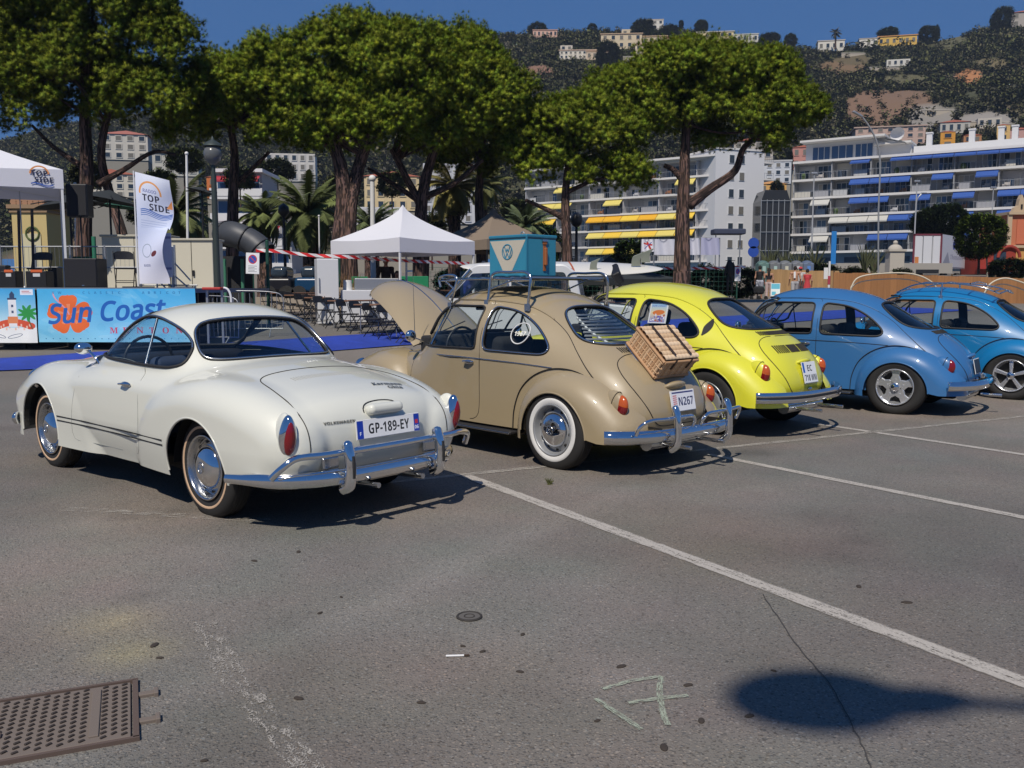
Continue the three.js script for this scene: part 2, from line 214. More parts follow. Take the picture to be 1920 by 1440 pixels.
// ---------------------------------------------------------------- ground: the car park, rising gently towards the promenade
const rise = d => table([[0, 0], [17, 0.0], [21, 0.16], [27, 0.42], [35, 0.66], [46, 0.85], [56, 1.0], [62, 2.1], [75, 2.5], [110, 3.2], [135, 4.2], [170, 6], [240, 10]])(d);
const riseT = rise, groundY = (x, z) => { const d = -z; return riseT(d) * (d > 17 ? 1 : 0); };
{
  const line = (a, b, s0, s1, c0, c1) => { const q = []; for (let w = c0; w < a; w += s0) q.push(w); for (let w = a; w < b; w += s1) q.push(w); for (let w = b; w <= c1; w += s0) q.push(w); return q; };
  const xs = line(-4, 6.5, 1.6, 0.1, -90, 150), zs = line(-11, -1.6, 1.6, 0.1, -125, 8), nx = xs.length, nz = zs.length, p = [], c = [], uv = [], idx = [];
  const drips = (() => { const r = rng(91), o = []; for (let k = 0; k < 42; k++) o.push([-3 + 8.5 * r(), -2.4 - 5.6 * r(), 0.06 + 0.26 * r() * r(), (r() < 0.3 ? -0.16 : 0.26) * (0.5 + r())]); return o; })();
  const tint = [0.203, 0.182, 0.158], spots = [[-1.72, -3.75, 0.17, [0.06, 0.05, 0.008]], [-1.5, -3.42, 0.14, [0.07, 0.058, 0.01]], [-2.2, -5.3, 0.5, [0.02, 0.012, 0.004]], [0.2, -5.0, 0.8, [-0.012, -0.012, -0.014]], [2.9, -4.0, 1.3, [-0.014, -0.012, -0.008]], [-0.9, -3.2, 0.5, [-0.008, -0.006, -0.008]]];
  for (const z of zs) for (const x of xs) {
    const n1 = fbm(x * 0.45 + 3, z * 0.45, 4) - 0.5, n2 = fbm(x * 2.3, z * 2.3 + 40, 3) - 0.5, n3 = fbm(x * 0.11 + 9, z * 0.11, 3) - 0.5, d = -z;
    let k = 1 + 0.55 * n1 + 0.34 * n2 + 0.35 * n3, w = [0, 1, 2].map(q => tint[q] * k);
    const warm = fbm(x * 0.8 + 70, z * 0.8, 3) - 0.5; const w2 = fbm(x * 3.1 + 7, z * 3.1, 3) - 0.5; w[0] *= 1 + 0.24 * warm + 0.16 * w2; w[2] *= 1 - 0.16 * warm + 0.06 * w2;
    for (const [sx, sz, r, col] of spots) { const t = Math.exp(-((x - sx) ** 2 + (z - sz) ** 2) / (r * r)) * (0.6 + 0.8 * fbm(x * 9, z * 9, 2)); w = w.map((q, i) => q + col[i] * t * 1.5); }
    for (const [sx, sz, sr, sk] of drips) { const t = Math.exp(-((x - sx) ** 2 + (z - sz) ** 2) / (sr * sr)); if (t > 0.02) w = w.map(q => q * (1 - sk * t * (0.5 + fbm(x * 14, z * 14, 2)))); }
    // worn strip along the old edge of the patch beside the long line
    const e = (x - 0.25) * 0.85 + (z + 5.4) * 0.52; if (Math.abs(e) < 0.2 && z > -6.5) w = w.map(q => q * (1 + 0.16 * (1 - Math.abs(e) / 0.2)));
    const far = smooth(30, 44, d); w = w.map((q, i) => lerp(q, [0.22, 0.19, 0.15][i] * (0.8 + 0.4 * n1 + 0.2), far));
    p.push(x, groundY(x, z) + (d < 16 ? 0.0 : 0), z); c.push(...w.map(q => clamp(q, 0.02, 0.6))); uv.push(x / 1.9, z / 1.9);
  }
  for (let j = 0; j < nz - 1; j++) for (let i = 0; i < nx - 1; i++) { const a = j * nx + i; idx.push(a, a + nx, a + 1, a + 1, a + nx, a + nx + 1); }
  const g = new THREE.BufferGeometry(); g.setAttribute('position', new THREE.Float32BufferAttribute(p, 3)); g.setAttribute('color', new THREE.Float32BufferAttribute(c, 3)); g.setAttribute('uv', new THREE.Float32BufferAttribute(uv, 2)); g.setIndex(idx); g.computeVertexNormals();
  const r = rng(11), N = 1024, hgt = new Float32Array(N * N), alb = new Float32Array(N * N * 3).fill(1);
  for (let k = 0; k < N * N; k++) { const v = 0.84 + 0.3 * r(); alb[3 * k] = alb[3 * k + 1] = alb[3 * k + 2] = v * 0.9; hgt[k] = 0.4 * r(); }
  for (let s = 0; s < 52000; s++) {   // aggregate: pale and dark chips
    const cx = r() * N, cy = r() * N, rad = 0.9 + 2.6 * r() * r(), q = r(), v = q < 0.5 ? 0.62 + 0.3 * r() : q < 0.86 ? 1.02 + 0.35 * r() : 0.38 + 0.15 * r(), tw = 1 + (r() - 0.5) * 0.16, hh = 0.4 + 0.6 * r();
    for (let y = Math.floor(cy - rad); y <= cy + rad; y++) for (let x = Math.floor(cx - rad); x <= cx + rad; x++) if ((x - cx) ** 2 + (y - cy) ** 2 < rad * rad) { const k = ((y + N) % N) * N + (x + N) % N; alb[3 * k] = v * tw; alb[3 * k + 1] = v; alb[3 * k + 2] = v / tw; hgt[k] = hh; }
  }
  const map = dataTex(N, (u, v, i, j) => { const k = j * N + i; return [0, 1, 2].map(q => Math.pow(clamp(alb[3 * k + q] * 0.62), 1 / 2.2)); }), bump = dataTex(N, (u, v, i, j) => [hgt[j * N + i], hgt[j * N + i], hgt[j * N + i]], false);
  struct('ground', g, new THREE.MeshStandardMaterial({ vertexColors: true, color: new THREE.Color().setRGB(1.62, 1.62, 1.62), map, bumpMap: bump, bumpScale: 0.004, roughness: 0.92 }));
}
// painted bay lines, worn through to the asphalt
const wornTex = (seed, cover) => { const r = rng(seed); return dataTex(512, (u, v, i, j) => { const n = fbm(i * 0.035 + seed, j * 0.09, 4), f = noise(i * 0.45, j * 0.45, seed), e = Math.min(v, 1 - v), edge = smooth(0, 0.14, e + (fbm(i * 0.06, j * 0.02, 3, seed) - 0.5) * 0.16), a = smooth(0.30, 0.5, n * 0.62 + f * 0.38 + cover - 0.5) * edge, t = 0.86 + 0.14 * f; return [t, t * 0.985, t * 0.96, clamp(a)]; }, true, 128); };
const lineMat = std([0.50, 0.475, 0.445], 0.9, 0, { map: wornTex(5, 0.56), transparent: true }), faintMat = std([0.44, 0.42, 0.39], 0.9, 0, { map: wornTex(9, 0.44), transparent: true });
function ribbon(pts, w, lift0 = 0.004, rep = 1.5) { let L = 0; const P = [], U = [], I = []; pts.forEach((q, i) => { const a = pts[Math.max(0, i - 1)], b = pts[Math.min(pts.length - 1, i + 1)], dx = b[0] - a[0], dz = b[1] - a[1], l = Math.hypot(dx, dz); if (i) L += Math.hypot(q[0] - pts[i - 1][0], q[1] - pts[i - 1][1]); for (const s of [-1, 1]) { const x = q[0] + s * w / 2 * -dz / l, z = q[1] + s * w / 2 * dx / l; P.push(x, groundY(x, z) + lift0, z); U.push(L / rep, (s + 1) / 2); } if (i) { const k = 2 * i; I.push(k - 2, k - 1, k, k - 1, k + 1, k); } }); const g = new THREE.BufferGeometry(); g.setAttribute('position', new THREE.Float32BufferAttribute(P, 3)); g.setAttribute('uv', new THREE.Float32BufferAttribute(U, 2)); g.setIndex(I); g.computeVertexNormals(); return g; }
const seg = (a, b, n = 8) => Array.from({ length: n + 1 }, (_, k) => [lerp(a[0], b[0], k / n), lerp(a[1], b[1], k / n)]);
struct('parking_line', ribbon(seg([-0.36, -6.80], [2.6, -1.95]), 0.115), lineMat); struct('parking_line', ribbon(seg([1.7, -7.68], [5.4, -2.4]), 0.10), lineMat); struct('parking_line', ribbon(seg([3.2, -9.5], [6.6, -4.4]), 0.10), lineMat); struct('parking_line', ribbon(seg([-0.9, -6.55], [8.6, -11.5], 20), 0.095), faintMat);
{ const q = [[385, 1165], [432, 1262], [480, 1320], [600, 1470]].map(([u, v]) => { const w = onGround(u, v); return [w.x, w.z]; }); struct('parking_line', ribbon([...seg(q[0], q[1]), ...seg(q[1], q[2]), ...seg(q[2], q[3])], 0.13, 0.004, 0.9), std([0.42, 0.40, 0.37], 0.9, 0, { map: wornTex(21, 0.29), transparent: true })); }
struct('parking_line', ribbon(seg([-2.9, -5.75], [-1.5, -5.45]), 0.12, 0.004, 1), std([0.44, 0.42, 0.39], 0.9, 0, { map: wornTex(31, 0.3), transparent: true }));
// chalked seventeen
{
  const chalk = std([0.45, 0.52, 0.42], 0.95, 0, { map: wornTex(41, 0.40), transparent: true }), G = (u, v) => { const q = onGround(u, v); return [q.x, q.z]; };
  const strokes = [[[1117, 1312], [1155, 1338], [1203, 1370]], [[1130, 1294], [1180, 1279], [1240, 1270]], [[1240, 1270], [1236, 1300], [1243, 1340], [1252, 1362]], [[1178, 1320], [1230, 1312], [1290, 1306]]].map(s => { const q = s.map(w => G(...w)), o = []; for (let i = 0; i < q.length - 1; i++) for (let k = 0; k < 5; k++) o.push([lerp(q[i][0], q[i + 1][0], k / 5), lerp(q[i][1], q[i + 1][1], k / 5)]); o.push(q[q.length - 1]); return ribbon(o, 0.026, 0.006, 0.4); });
  const t = thing('chalk_mark', 'pale green chalked number seventeen on the asphalt in front', 'chalk mark'); for (const s of strokes) part('chalk_stroke', s, chalk, t);
}
// cast-iron access cover with raised lugs at the lower left
{
  const a = V(-1.375, 0, -3.155), b = V(-1.195, 0, -2.73), dir = b.clone().sub(a).normalize(), yaw = Math.atan2(dir.x, dir.z), o = thing('access_cover', 'rusty rectangular iron cover with raised lugs, set in the asphalt', 'manhole cover', [(a.x + b.x) / 2, 0, (a.z + b.z) / 2], yaw);   // local +z along its short right-hand edge, -x to the left
  const rust = std([0.185, 0.15, 0.125], 0.85, 0.15), edge = std([0.12, 0.085, 0.07], 0.85, 0.15), W = 0.62, L = a.distanceTo(b);
  part('plate', rbox(W, 0.016, L - 0.03, 0.004, -W / 2 - 0.015, 0.003, 0), rust, o); part('frame', [box(0.018, 0.022, L, 0, 0.003, 0), box(W + 0.02, 0.022, 0.014, -W / 2, 0.003, L / 2), box(W + 0.02, 0.022, 0.014, -W / 2, 0.003, -L / 2)], edge, o);
  const lug = []; for (let i = 0; i < 20; i++) for (let j = 0; j < 13; j++) { const x = -0.035 - i * 0.031, z = -L / 2 + 0.035 + j * 0.0325 + (i % 2) * 0.016; if (Math.abs(x + 0.125) < 0.017 || z > L / 2 - 0.025) continue; lug.push(put(rbox(0.02, 0.008, 0.009, 0.003), x, 0.013, z, 0, (i % 2 ? 0.7 : 0.55), 0)); }
  tag(part('raised_lug', lug, std([0.06, 0.048, 0.042], 0.7, 0.4), o), null, null, null, 'stuff'); part('rib', rbox(0.03, 0.01, L - 0.1, 0.003, -0.125, 0.012, 0), rust, o); part('lifting_lug', rbox(0.05, 0.012, 0.03, 0.004, -0.42, 0.014, 0.06), edge, o);
  for (const z of [-0.1, 0.11]) { const h = part('hinge', [rbox(0.055, 0.016, 0.03, 0.004, 0.036, 0.004, z), rbox(0.016, 0.022, 0.05, 0.004, 0.068, 0.006, z)], rust, o); }
}
{ const q = onGround(880, 1157), o = thing('valve_cover', 'small round iron cover flush with the asphalt in the foreground', 'cover', q); part('rim', put(new THREE.TorusGeometry(0.052, 0.006, 6, 30), 0, 0.003, 0, Math.PI / 2), std([0.05, 0.045, 0.04], 0.8, 0.3), o); part('lid', cyl(0.047, 0.047, 0.008, 26, 0, 0.001, 0), std([0.13, 0.12, 0.108], 0.85, 0.2), o); part('lid_mark', put(new THREE.TorusGeometry(0.022, 0.003, 5, 20), 0, 0.005, 0, Math.PI / 2), std([0.05, 0.045, 0.04], 0.8, 0.3), o); }
{ const a = onGround(836, 1232), b = onGround(870, 1231), o = thing('cigarette_butt', 'white cigarette butt lying on the asphalt near a dark scrap', 'cigarette'); part('paper', bar(a.clone().setY(0.005), b.clone().setY(0.005), 0.0042, 8), MAT.white, o); part('filter', bar(b.clone().setY(0.005), b.clone().lerp(a, -0.3).setY(0.005), 0.0043, 8), std([0.05, 0.03, 0.02], 0.9), o); }
{ const r = rng(77), q = onGround(1030, 908), blades = []; for (let k = 0; k < 34; k++) { const a = r() * 6.28, l = 0.03 + 0.05 * r(), t = 0.3 + 0.8 * r(); blades.push(put(new THREE.ConeGeometry(0.006, l, 3), 0.03 * r() * Math.cos(a), l / 2 * Math.cos(t), 0.03 * r() * Math.sin(a), t * Math.sin(a), 0, -t * Math.cos(a))); } const o = thing('weed', 'small dry green weed growing out of the asphalt', 'weed', q); part('leaf', blades, std([0.10, 0.105, 0.03], 0.9), o); tag(o.children[0], null, null, null, 'stuff'); }
{ const r = rng(8), m = std([0.045, 0.035, 0.028], 0.95), spots = [[1120, 1352], [600, 1150], [560, 1310], [290, 1210], [1290, 1285], [1405, 1343], [1315, 1352], [868, 1212], [1165, 1250], [383, 1427], [477, 1052], [1245, 1402], [1450, 1258], [790, 1318], [300, 1234], [640, 1120], [980, 1190], [1700, 1130], [1610, 1100], [560, 1035], [905, 1222], [975, 1260]], list = spots.map(([u, v]) => { const q = onGround(u, v), s = 0.008 + 0.014 * r(); return put(new THREE.IcosahedronGeometry(1, 1), q.x, 0.002, q.z, 0, r() * 6, 0, s * 1.3, 0.003 + s * 0.15, s * 0.7); }); solo('leaf_litter', list, m, 'scattered dark scraps and dry leaf bits on the asphalt', 'litter', null, 'stuff'); }
// expansion crack through the right foreground
{ const c = [[1430, 1115], [1490, 1205], [1560, 1290], [1610, 1385], [1645, 1470]].map(([u, v]) => { const q = onGround(u, v); return [q.x, q.z]; }), o = []; const r = rng(3); for (let i = 0; i < c.length - 1; i++) for (let k = 0; k < 8; k++) o.push([lerp(c[i][0], c[i + 1][0], k / 8) + (r() - 0.5) * 0.008, lerp(c[i][1], c[i + 1][1], k / 8)]); struct('asphalt_crack', ribbon(o, 0.0045, 0.0045), std([0.07, 0.064, 0.058], 1)); }
// blue carpet across the lot
{ const pts = [[-14, -14.2], [-9.3, -16.9], [-3.3, -21.6], [5.5, -26.6], [9.8, -29.8], [17, -35]], mid = []; for (let i = 0; i < pts.length - 1; i++) for (let k = 0; k < 8; k++) mid.push([lerp(pts[i][0], pts[i + 1][0], k / 8), lerp(pts[i][1], pts[i + 1][1], k / 8)]); const g = ribbon(mid, 2.9, 0.02, 1); const tex = dataTex(256, (u, v, i, j) => { const n = 0.8 + 0.25 * noise(i * 0.7, j * 0.7) + 0.2 * (fbm(i * 0.02, j * 0.02, 3) - 0.5); return [0.16 * n, 0.27 * n, 0.68 * n]; }); solo('carpet', g, std([1, 1, 1], 0.95, 0, { map: tex }), 'bright blue event carpet laid across the asphalt behind the cars', 'carpet'); }
// ---------------------------------------------------------------- pines: limbs, clumps and needle tufts
const tuftGeo = (() => { const r = rng(5), g = []; for (let k = 0; k < 44; k++) { const a = r() * 6.283, t = Math.acos(1 - 1.35 * r()), l = 0.5 + 0.6 * r() * r(), w = 0.034, d = V(Math.sin(t) * Math.cos(a), Math.cos(t), Math.sin(t) * Math.sin(a)), s = V(-Math.sin(a), 0.3 * (r() - 0.5), Math.cos(a)).normalize(), p = [s.clone().multiplyScalar(-w), s.clone().multiplyScalar(w), d.clone().multiplyScalar(l).addScaledVector(s, w * 0.3), d.clone().multiplyScalar(l * 0.98).addScaledVector(s, -w * 0.3)]; const b = new THREE.BufferGeometry(); b.setAttribute('position', new THREE.Float32BufferAttribute([p[0], p[1], p[2], p[0], p[2], p[3]].flatMap(q => [q.x, q.y, q.z]), 3)); const n = d.clone().multiplyScalar(0.7).add(V(0, 0.45, 0)).normalize(); b.setAttribute('normal', new THREE.Float32BufferAttribute(Array(6).fill([n.x, n.y, n.z]).flat(), 3)); b.setAttribute('uv', new THREE.Float32BufferAttribute(new Array(12).fill(0), 2)); g.push(b); } return merge(g); })();
const leafGeo = (() => { const r = rng(6), P = [], N = []; for (let k = 0; k < 26; k++) { const d = V(r() - 0.5, r() - 0.4, r() - 0.5).normalize(), c = d.clone().multiplyScalar(0.35 + 0.6 * r()), u = V(r() - 0.5, r() - 0.5, r() - 0.5).normalize(), w = u.clone().cross(d).normalize(), s = 0.16 + 0.12 * r(); const q = [c.clone().addScaledVector(u, s), c.clone().addScaledVector(w, s * 0.6), c.clone().addScaledVector(u, -s), c.clone().addScaledVector(w, -s * 0.6)]; for (const i of [0, 1, 2, 0, 2, 3]) { P.push(q[i].x, q[i].y, q[i].z); const n = d.clone().add(V(0, 0.35, 0)).normalize(); N.push(n.x, n.y, n.z); } } const b = new THREE.BufferGeometry(); b.setAttribute('position', new THREE.Float32BufferAttribute(P, 3)); b.setAttribute('normal', new THREE.Float32BufferAttribute(N, 3)); b.setAttribute('uv', new THREE.Float32BufferAttribute(new Float32Array(P.length / 3 * 2), 2)); return b; })();
const needleMat = new THREE.MeshPhysicalMaterial({ color: 0xffffff, roughness: 1, specularIntensity: 0.15, side: THREE.DoubleSide }), leafMat = new THREE.MeshPhysicalMaterial({ color: 0xffffff, roughness: 0.9, specularIntensity: 0.3, side: THREE.DoubleSide });
const barkMat = (() => { const t = dataTex(256, (u, v, i, j) => { const n = fbm(i * 0.09, j * 0.03, 4), c = fbm(i * 0.03 + 50, j * 0.05, 3), k = 0.45 + 0.75 * smooth(0.35, 0.62, n); return [0.36 * k * (0.9 + 0.3 * c), 0.30 * k * (0.85 + 0.25 * c), 0.26 * k]; }); t.repeat.set(2, 4); const b = dataTex(256, (u, v, i, j) => { const n = smooth(0.35, 0.62, fbm(i * 0.09, j * 0.03, 4)); return [n, n, n]; }, false); b.repeat.set(2, 4); return std([1, 1, 1], 0.95, 0, { map: t, bumpMap: b, bumpScale: 0.03 }); })();
const limb = (pts, r0, r1, k = 9) => { const c = new THREE.CatmullRomCurve3(pts, false, 'centripetal'), n = 5 * (pts.length - 1), p = c.getPoints(n), ring = Array.from({ length: k }, (_, i) => [Math.cos(-i / k * 6.283), Math.sin(-i / k * 6.283)]); const g = sweep(p, ring, Math.abs(p[n].y - p[0].y) > p[0].distanceTo(p[n]) * 0.7 ? V(0.01, 0, 1) : V(0, 1, 0), t => lerp(r0, r1, Math.pow(t, 0.8))); const m = g.attributes.position.count, uv = new Float32Array(m * 2); for (let i = 0; i < m; i++) { uv[2 * i] = (i % k) / k; uv[2 * i + 1] = Math.floor(i / k) / n; } g.setAttribute('uv', new THREE.BufferAttribute(uv, 2)); return g; };
function instances(name, geo, mat, list, parent, kind = 'stuff') {   // list of [position, scale, up, colour]
  const m = new THREE.InstancedMesh(geo, mat, list.length), M = new THREE.Matrix4(), q = new THREE.Quaternion(), q2 = new THREE.Quaternion(), up = V(0, 1, 0), r = rng(list.length + 3), c = new THREE.Color();
  list.forEach(([p, s, n, col], i) => { q.setFromUnitVectors(up, n); q2.setFromAxisAngle(up, r() * 6.283); q.multiply(q2); M.compose(p, q, s.isVector3 ? s : V(s, s, s)); m.setMatrixAt(i, M); m.setColorAt(i, c.setRGB(...col)); });
  m.name = name; m.userData.kind = kind; shadows(m); parent.add(m); return m;
}
// lobes: [u, v, half-width px, half-height px] read off the photograph at the tree's distance
function pine(label, seed, depth, trunks, lobes, o0 = {}) {
  const r = rng(seed), s = depth / FOCAL, L = lobes.map(([u, v, a, b, dz = 0]) => ({ c: place(u, v, depth + dz), a: Math.max(0.4, a * s - 0.15), b: Math.max(0.25, b * s - 0.25), d: Math.max(0.4, a * s * 0.85 - 0.4) })), base = place(trunks[0][0][0], 540, depth), o = thing('pine_tree', label, 'tree', [base.x, 0, -depth]), off = o.position.clone().negate();
  const clumps = [];
  for (const l of L) { const n = Math.round(14 * (l.a * l.d + l.a * l.b * 1.2) / 1.15) + 8; for (let k = 0; k < n; k++) { const a = r() * 6.283, y = -0.62 + 1.6 * Math.pow(r(), 0.8), h = Math.sqrt(Math.max(0, 1 - Math.min(1, y * y))), t = 0.72 + 0.3 * r(); clumps.push({ p: V(l.c.x + l.a * h * Math.cos(a) * t, l.c.y + l.b * clamp(y, -0.62, 1) * t, l.c.z + l.d * h * Math.sin(a) * t), r: (0.34 + 0.34 * r()) * (o0.clump ?? 1), n: V(h * Math.cos(a), y + 0.5, h * Math.sin(a)).normalize(), low: y }); } }
  const tufts = [], g0 = o0.green ?? [0.205, 0.27, 0.028];
  for (const c of clumps) { const n = Math.round(135 * c.r * c.r * (o0.dense ?? 1)) + 18, k0 = 0.85 + 0.3 * r(); for (let k = 0; k < n; k++) { const d = V(r() - 0.5, r() - 0.5, r() - 0.5).normalize().addScaledVector(c.n, 0.75).normalize(), t = c.r * (0.55 + 0.5 * r() + 0.35 * r() ** 4), p = c.p.clone().addScaledVector(d, t).multiply(V(1, 1, 1)), f = k0 * (0.6 + 0.7 * r()), y = r(); tufts.push([p.add(off), 0.11 + 0.10 * r(), d.clone().add(V(0, 0.7, 0)).normalize(), [g0[0] * f * (0.85 + 0.35 * y), g0[1] * f, g0[2] * f * (0.7 + 0.6 * r())]]); } }
  instances('crown', tuftGeo, needleMat, tufts, o);
  const T = [], B = [];
  trunks.forEach((tr, ti) => {
    const pts = tr.map(([u, v, w]) => place(u, v, depth + (ti ? (r() - 0.5) * 0.6 : 0)).add(off)); if (pts[0].y > groundY(0, -depth)) pts.unshift(V(pts[0].x, groundY(0, -depth) - 0.2, pts[0].z)); const r0 = tr[0][2] * s / 2, r1 = tr[tr.length - 1][2] * s / 2; T.push(limb(pts, r0, r1, 12));
    const top = pts[pts.length - 1]; for (let k = 0; k < 11; k++) { const c = clumps[Math.floor(r() * clumps.length)].p.clone().add(off); if (c.distanceTo(top) > 7.5) continue; const st = pts[pts.length - 1].clone().lerp(pts[pts.length - 2], 0.5 * r()), m1 = st.clone().lerp(c, 0.4).add(V(0, -0.15 + 0.3 * r(), 0)), m2 = st.clone().lerp(c, 0.75).add(V((r() - 0.5) * 0.5, 0.2 * r(), (r() - 0.5) * 0.5)); B.push(limb([st, m1, m2, c], r1 * (0.35 + 0.25 * r()), 0.025, 7)); }
  });
  for (const b of o0.limbs ?? []) { const pts = b.map(([u, v]) => place(u, v, depth).add(off)); B.push(limb(pts, b[0][2] * s / 2, b[b.length - 1][2] * s / 2, 9)); }
  part('trunk', T, barkMat, o); for (const b of B) part('branch', b, barkMat, o); return o;
}
pine('big dark pine at the far left, rising out of the picture behind the stage', 101, 33, [[[158, 545, 38], [158, 420, 36], [163, 320, 30], [160, 210, 24], [170, 120, 16]], [[245, 545, 26], [232, 450, 24], [205, 360, 26], [190, 290, 20], [205, 200, 12]]], [[60, 70, 130, 95], [190, 40, 140, 110], [290, 110, 85, 105], [130, 150, 140, 75], [260, 190, 100, 62], [20, 190, 100, 70], [-60, 90, 110, 110], [110, -40, 190, 70], [265, 5, 60, 60]], { green: [0.165, 0.215, 0.025], limbs: [[[185, 345, 14], [230, 320, 10], [290, 285, 7], [330, 290, 4]], [[150, 310, 12], [100, 275, 9], [60, 235, 5]]] });
pine('smaller pine with a bare pinkish trunk beside the black lamp post', 102, 36, [[[436, 545, 32], [436, 440, 28], [438, 350, 26], [440, 290, 18], [430, 220, 12]]], [[385, 200, 62, 60], [450, 190, 80, 78], [350, 240, 48, 42], [500, 225, 70, 60], [420, 145, 62, 45], [540, 170, 60, 60]], { limbs: [[[442, 345, 12], [470, 320, 9], [505, 285, 6]]] });
pine('largest pine, a broad dome over a thick forked trunk near the middle', 103, 34, [[[640, 545, 52], [640, 450, 50], [645, 380, 46], [640, 320, 40], [620, 250, 20]], [[655, 400, 34], [668, 330, 30], [690, 260, 20]]], [[560, 150, 110, 85], [660, 110, 120, 75], [600, 210, 100, 62], [740, 130, 100, 90], [700, 215, 95, 55], [490, 140, 60, 55], [560, 245, 75, 34], [640, 255, 75, 30], [700, 75, 70, 40]], {});
pine('dark-limbed pine rising behind the peak of the white tent', 104, 36.5, [[[788, 545, 36], [788, 440, 34], [792, 370, 32], [805, 310, 24], [830, 240, 14]], [[792, 400, 20], [760, 330, 16], [735, 280, 10]]], [[840, 140, 110, 85], [900, 180, 95, 90], [800, 195, 95, 62], [880, 235, 80, 50], [780, 100, 60, 45], [945, 225, 50, 55], [820, 260, 66, 30], [860, 85, 60, 30]], { limbs: [[[795, 370, 14], [850, 345, 11], [905, 300, 7]], [[790, 380, 12], [730, 340, 9], [690, 315, 5]]] });
pine('slender pine with low drooping foliage in front of the yellow awnings', 105, 37, [[[1063, 545, 26], [1063, 460, 24], [1060, 390, 24], [1062, 340, 18], [1070, 280, 11]]], [[1050, 245, 88, 52], [1000, 280, 70, 44], [1130, 255, 80, 50], [1080, 212, 72, 30], [1150, 320, 62, 30], [1035, 318, 66, 28], [1190, 330, 34, 24]], { limbs: [[[1060, 410, 14], [1030, 395, 11], [985, 375, 6]], [[1064, 360, 10], [1110, 340, 7], [1150, 330, 4]]] });
pine('tall umbrella pine with a straight grey trunk at the right of the pines', 106, 38, [[[1278, 545, 42], [1279, 470, 40], [1280, 400, 37], [1283, 330, 32], [1285, 270, 24], [1290, 200, 13]]], [[1180, 175, 86, 46], [1290, 140, 118, 48], [1390, 160, 106, 54], [1458, 205, 80, 52], [1250, 205, 100, 44], [1360, 218, 96, 36], [1505, 222, 42, 38], [1290, 106, 80, 22], [1400, 118, 78, 26], [1200, 232, 70, 28], [1440, 258, 38, 24], [1330, 262, 40, 16, 1]], { limbs: [[[1290, 385, 22], [1330, 355, 17], [1378, 320, 14], [1396, 275, 12], [1440, 250, 8], [1480, 240, 5]], [[1282, 340, 14], [1262, 318, 12], [1245, 310, 8]]] });
pine('dark pine half hidden behind the others, between the two middle trunks', 107, 41, [[[905, 545, 26], [900, 430, 24], [898, 360, 20], [905, 290, 12]]], [[930, 270, 70, 42], [870, 300, 56, 28], [985, 245, 58, 48], [905, 230, 76, 50]], { green: [0.12, 0.155, 0.018] });
// palms
const frondGeo = (len, droop, seed) => { const r = rng(seed), P = [], I = [], add = (a, b, c) => { const k = P.length / 3; for (const q of [a, b, c]) P.push(q.x, q.y, q.z); I.push(k, k + 1, k + 2); }, at = t => V(len * t * (1 - 0.18 * t * droop), len * (0.62 * t - 0.75 * droop * t * t), 0); for (let k = 0; k < 16; k++) { const a = at(k / 16), b = at((k + 1) / 16); const w = 0.018; add(a.clone().add(V(0, 0, -w)), b.clone().add(V(0, 0, -w)), b.clone().add(V(0, 0, w))); add(a.clone().add(V(0, 0, -w)), b.clone().add(V(0, 0, w)), a.clone().add(V(0, 0, w))); } for (let k = 4; k < 64; k++) { const t = k / 64, a = at(t), l = len * 0.24 * Math.sin(Math.PI * Math.min(1, t * 0.85 + 0.12)) * (0.8 + 0.4 * r()); for (const s of [-1, 1]) { const tip = a.clone().add(V(l * 0.55, -l * 0.35 - 0.15 * l * r(), s * l * 0.75)); add(a.clone().add(V(-0.016, 0.01, 0)), a.clone().add(V(0.022, 0, 0)), tip); } } const g = new THREE.BufferGeometry(); g.setAttribute('position', new THREE.Float32BufferAttribute(P, 3)); g.setIndex(I); g.computeVertexNormals(); return g; };
const frondSet = [0.6, 0.9, 1.25].map((d, i) => frondGeo(1, d, 40 + i));
function palm(label, u, vTop, depth, size, seed, green = [0.085, 0.105, 0.03], droop = 1, trunkPx = 26) {
  const c = place(u, vTop, depth), gy = groundY(c.x, c.z), o = thing('palm_tree', label, 'tree', [c.x, gy, c.z]), r = rng(seed), h = Math.max(0.5, c.y - gy), tr = trunkPx * depth / FOCAL / 2; part('trunk', limb([V(0, -0.3, 0), V(0.05, h * 0.5, 0), V(0, h, 0)], tr * 1.15, tr, 12), barkMat, o);
  const mats = [0.8, 1, 1.25].map(k => std(green.map(q => q * k * 1.45), 0.75)), n = 48; for (let k = 0; k < n; k++) { const e = k / n, el = lerp(1.15, -0.75 * droop, Math.pow(e, 0.9)), m = new THREE.Mesh(frondSet[e < 0.4 ? 0 : e < 0.7 ? 1 : 2], mats[Math.floor(r() * 3)]); m.name = 'frond'; shadows(m); m.position.set(0, h, 0); m.rotation.set(0, k * 2.4 + r() * 0.5, el - 0.4, 'YZX'); m.scale.setScalar(size * (0.8 + 0.35 * r())); o.add(m); }
}
palm('green palm left of the bigger palm, behind the dark slide', 492, 405, 48, 1.9, 1);
palm('largest palm with arching green fronds left of the forked trunk', 578, 400, 46, 2.7, 2); palm('feathery palm behind the left edge of the white tent', 695, 425, 52, 2.0, 3, [0.075, 0.095, 0.035]);
palm('shaggy palm with hanging yellowish fronds behind the white tent', 850, 350, 44, 2.1, 4, [0.15, 0.13, 0.035], 1.9, 22); palm('short blue-green palm beside the brown tent', 985, 425, 48, 1.7, 5, [0.085, 0.11, 0.05]); palm('thin palm with drooping fronds between the brown tent and slender pine', 905, 345, 50, 1.7, 6, [0.11, 0.115, 0.035], 1.7, 15); palm('palm with long pale fronds behind the flag banner', 330, 400, 44, 2.4, 7, [0.09, 0.105, 0.035], 1.5);
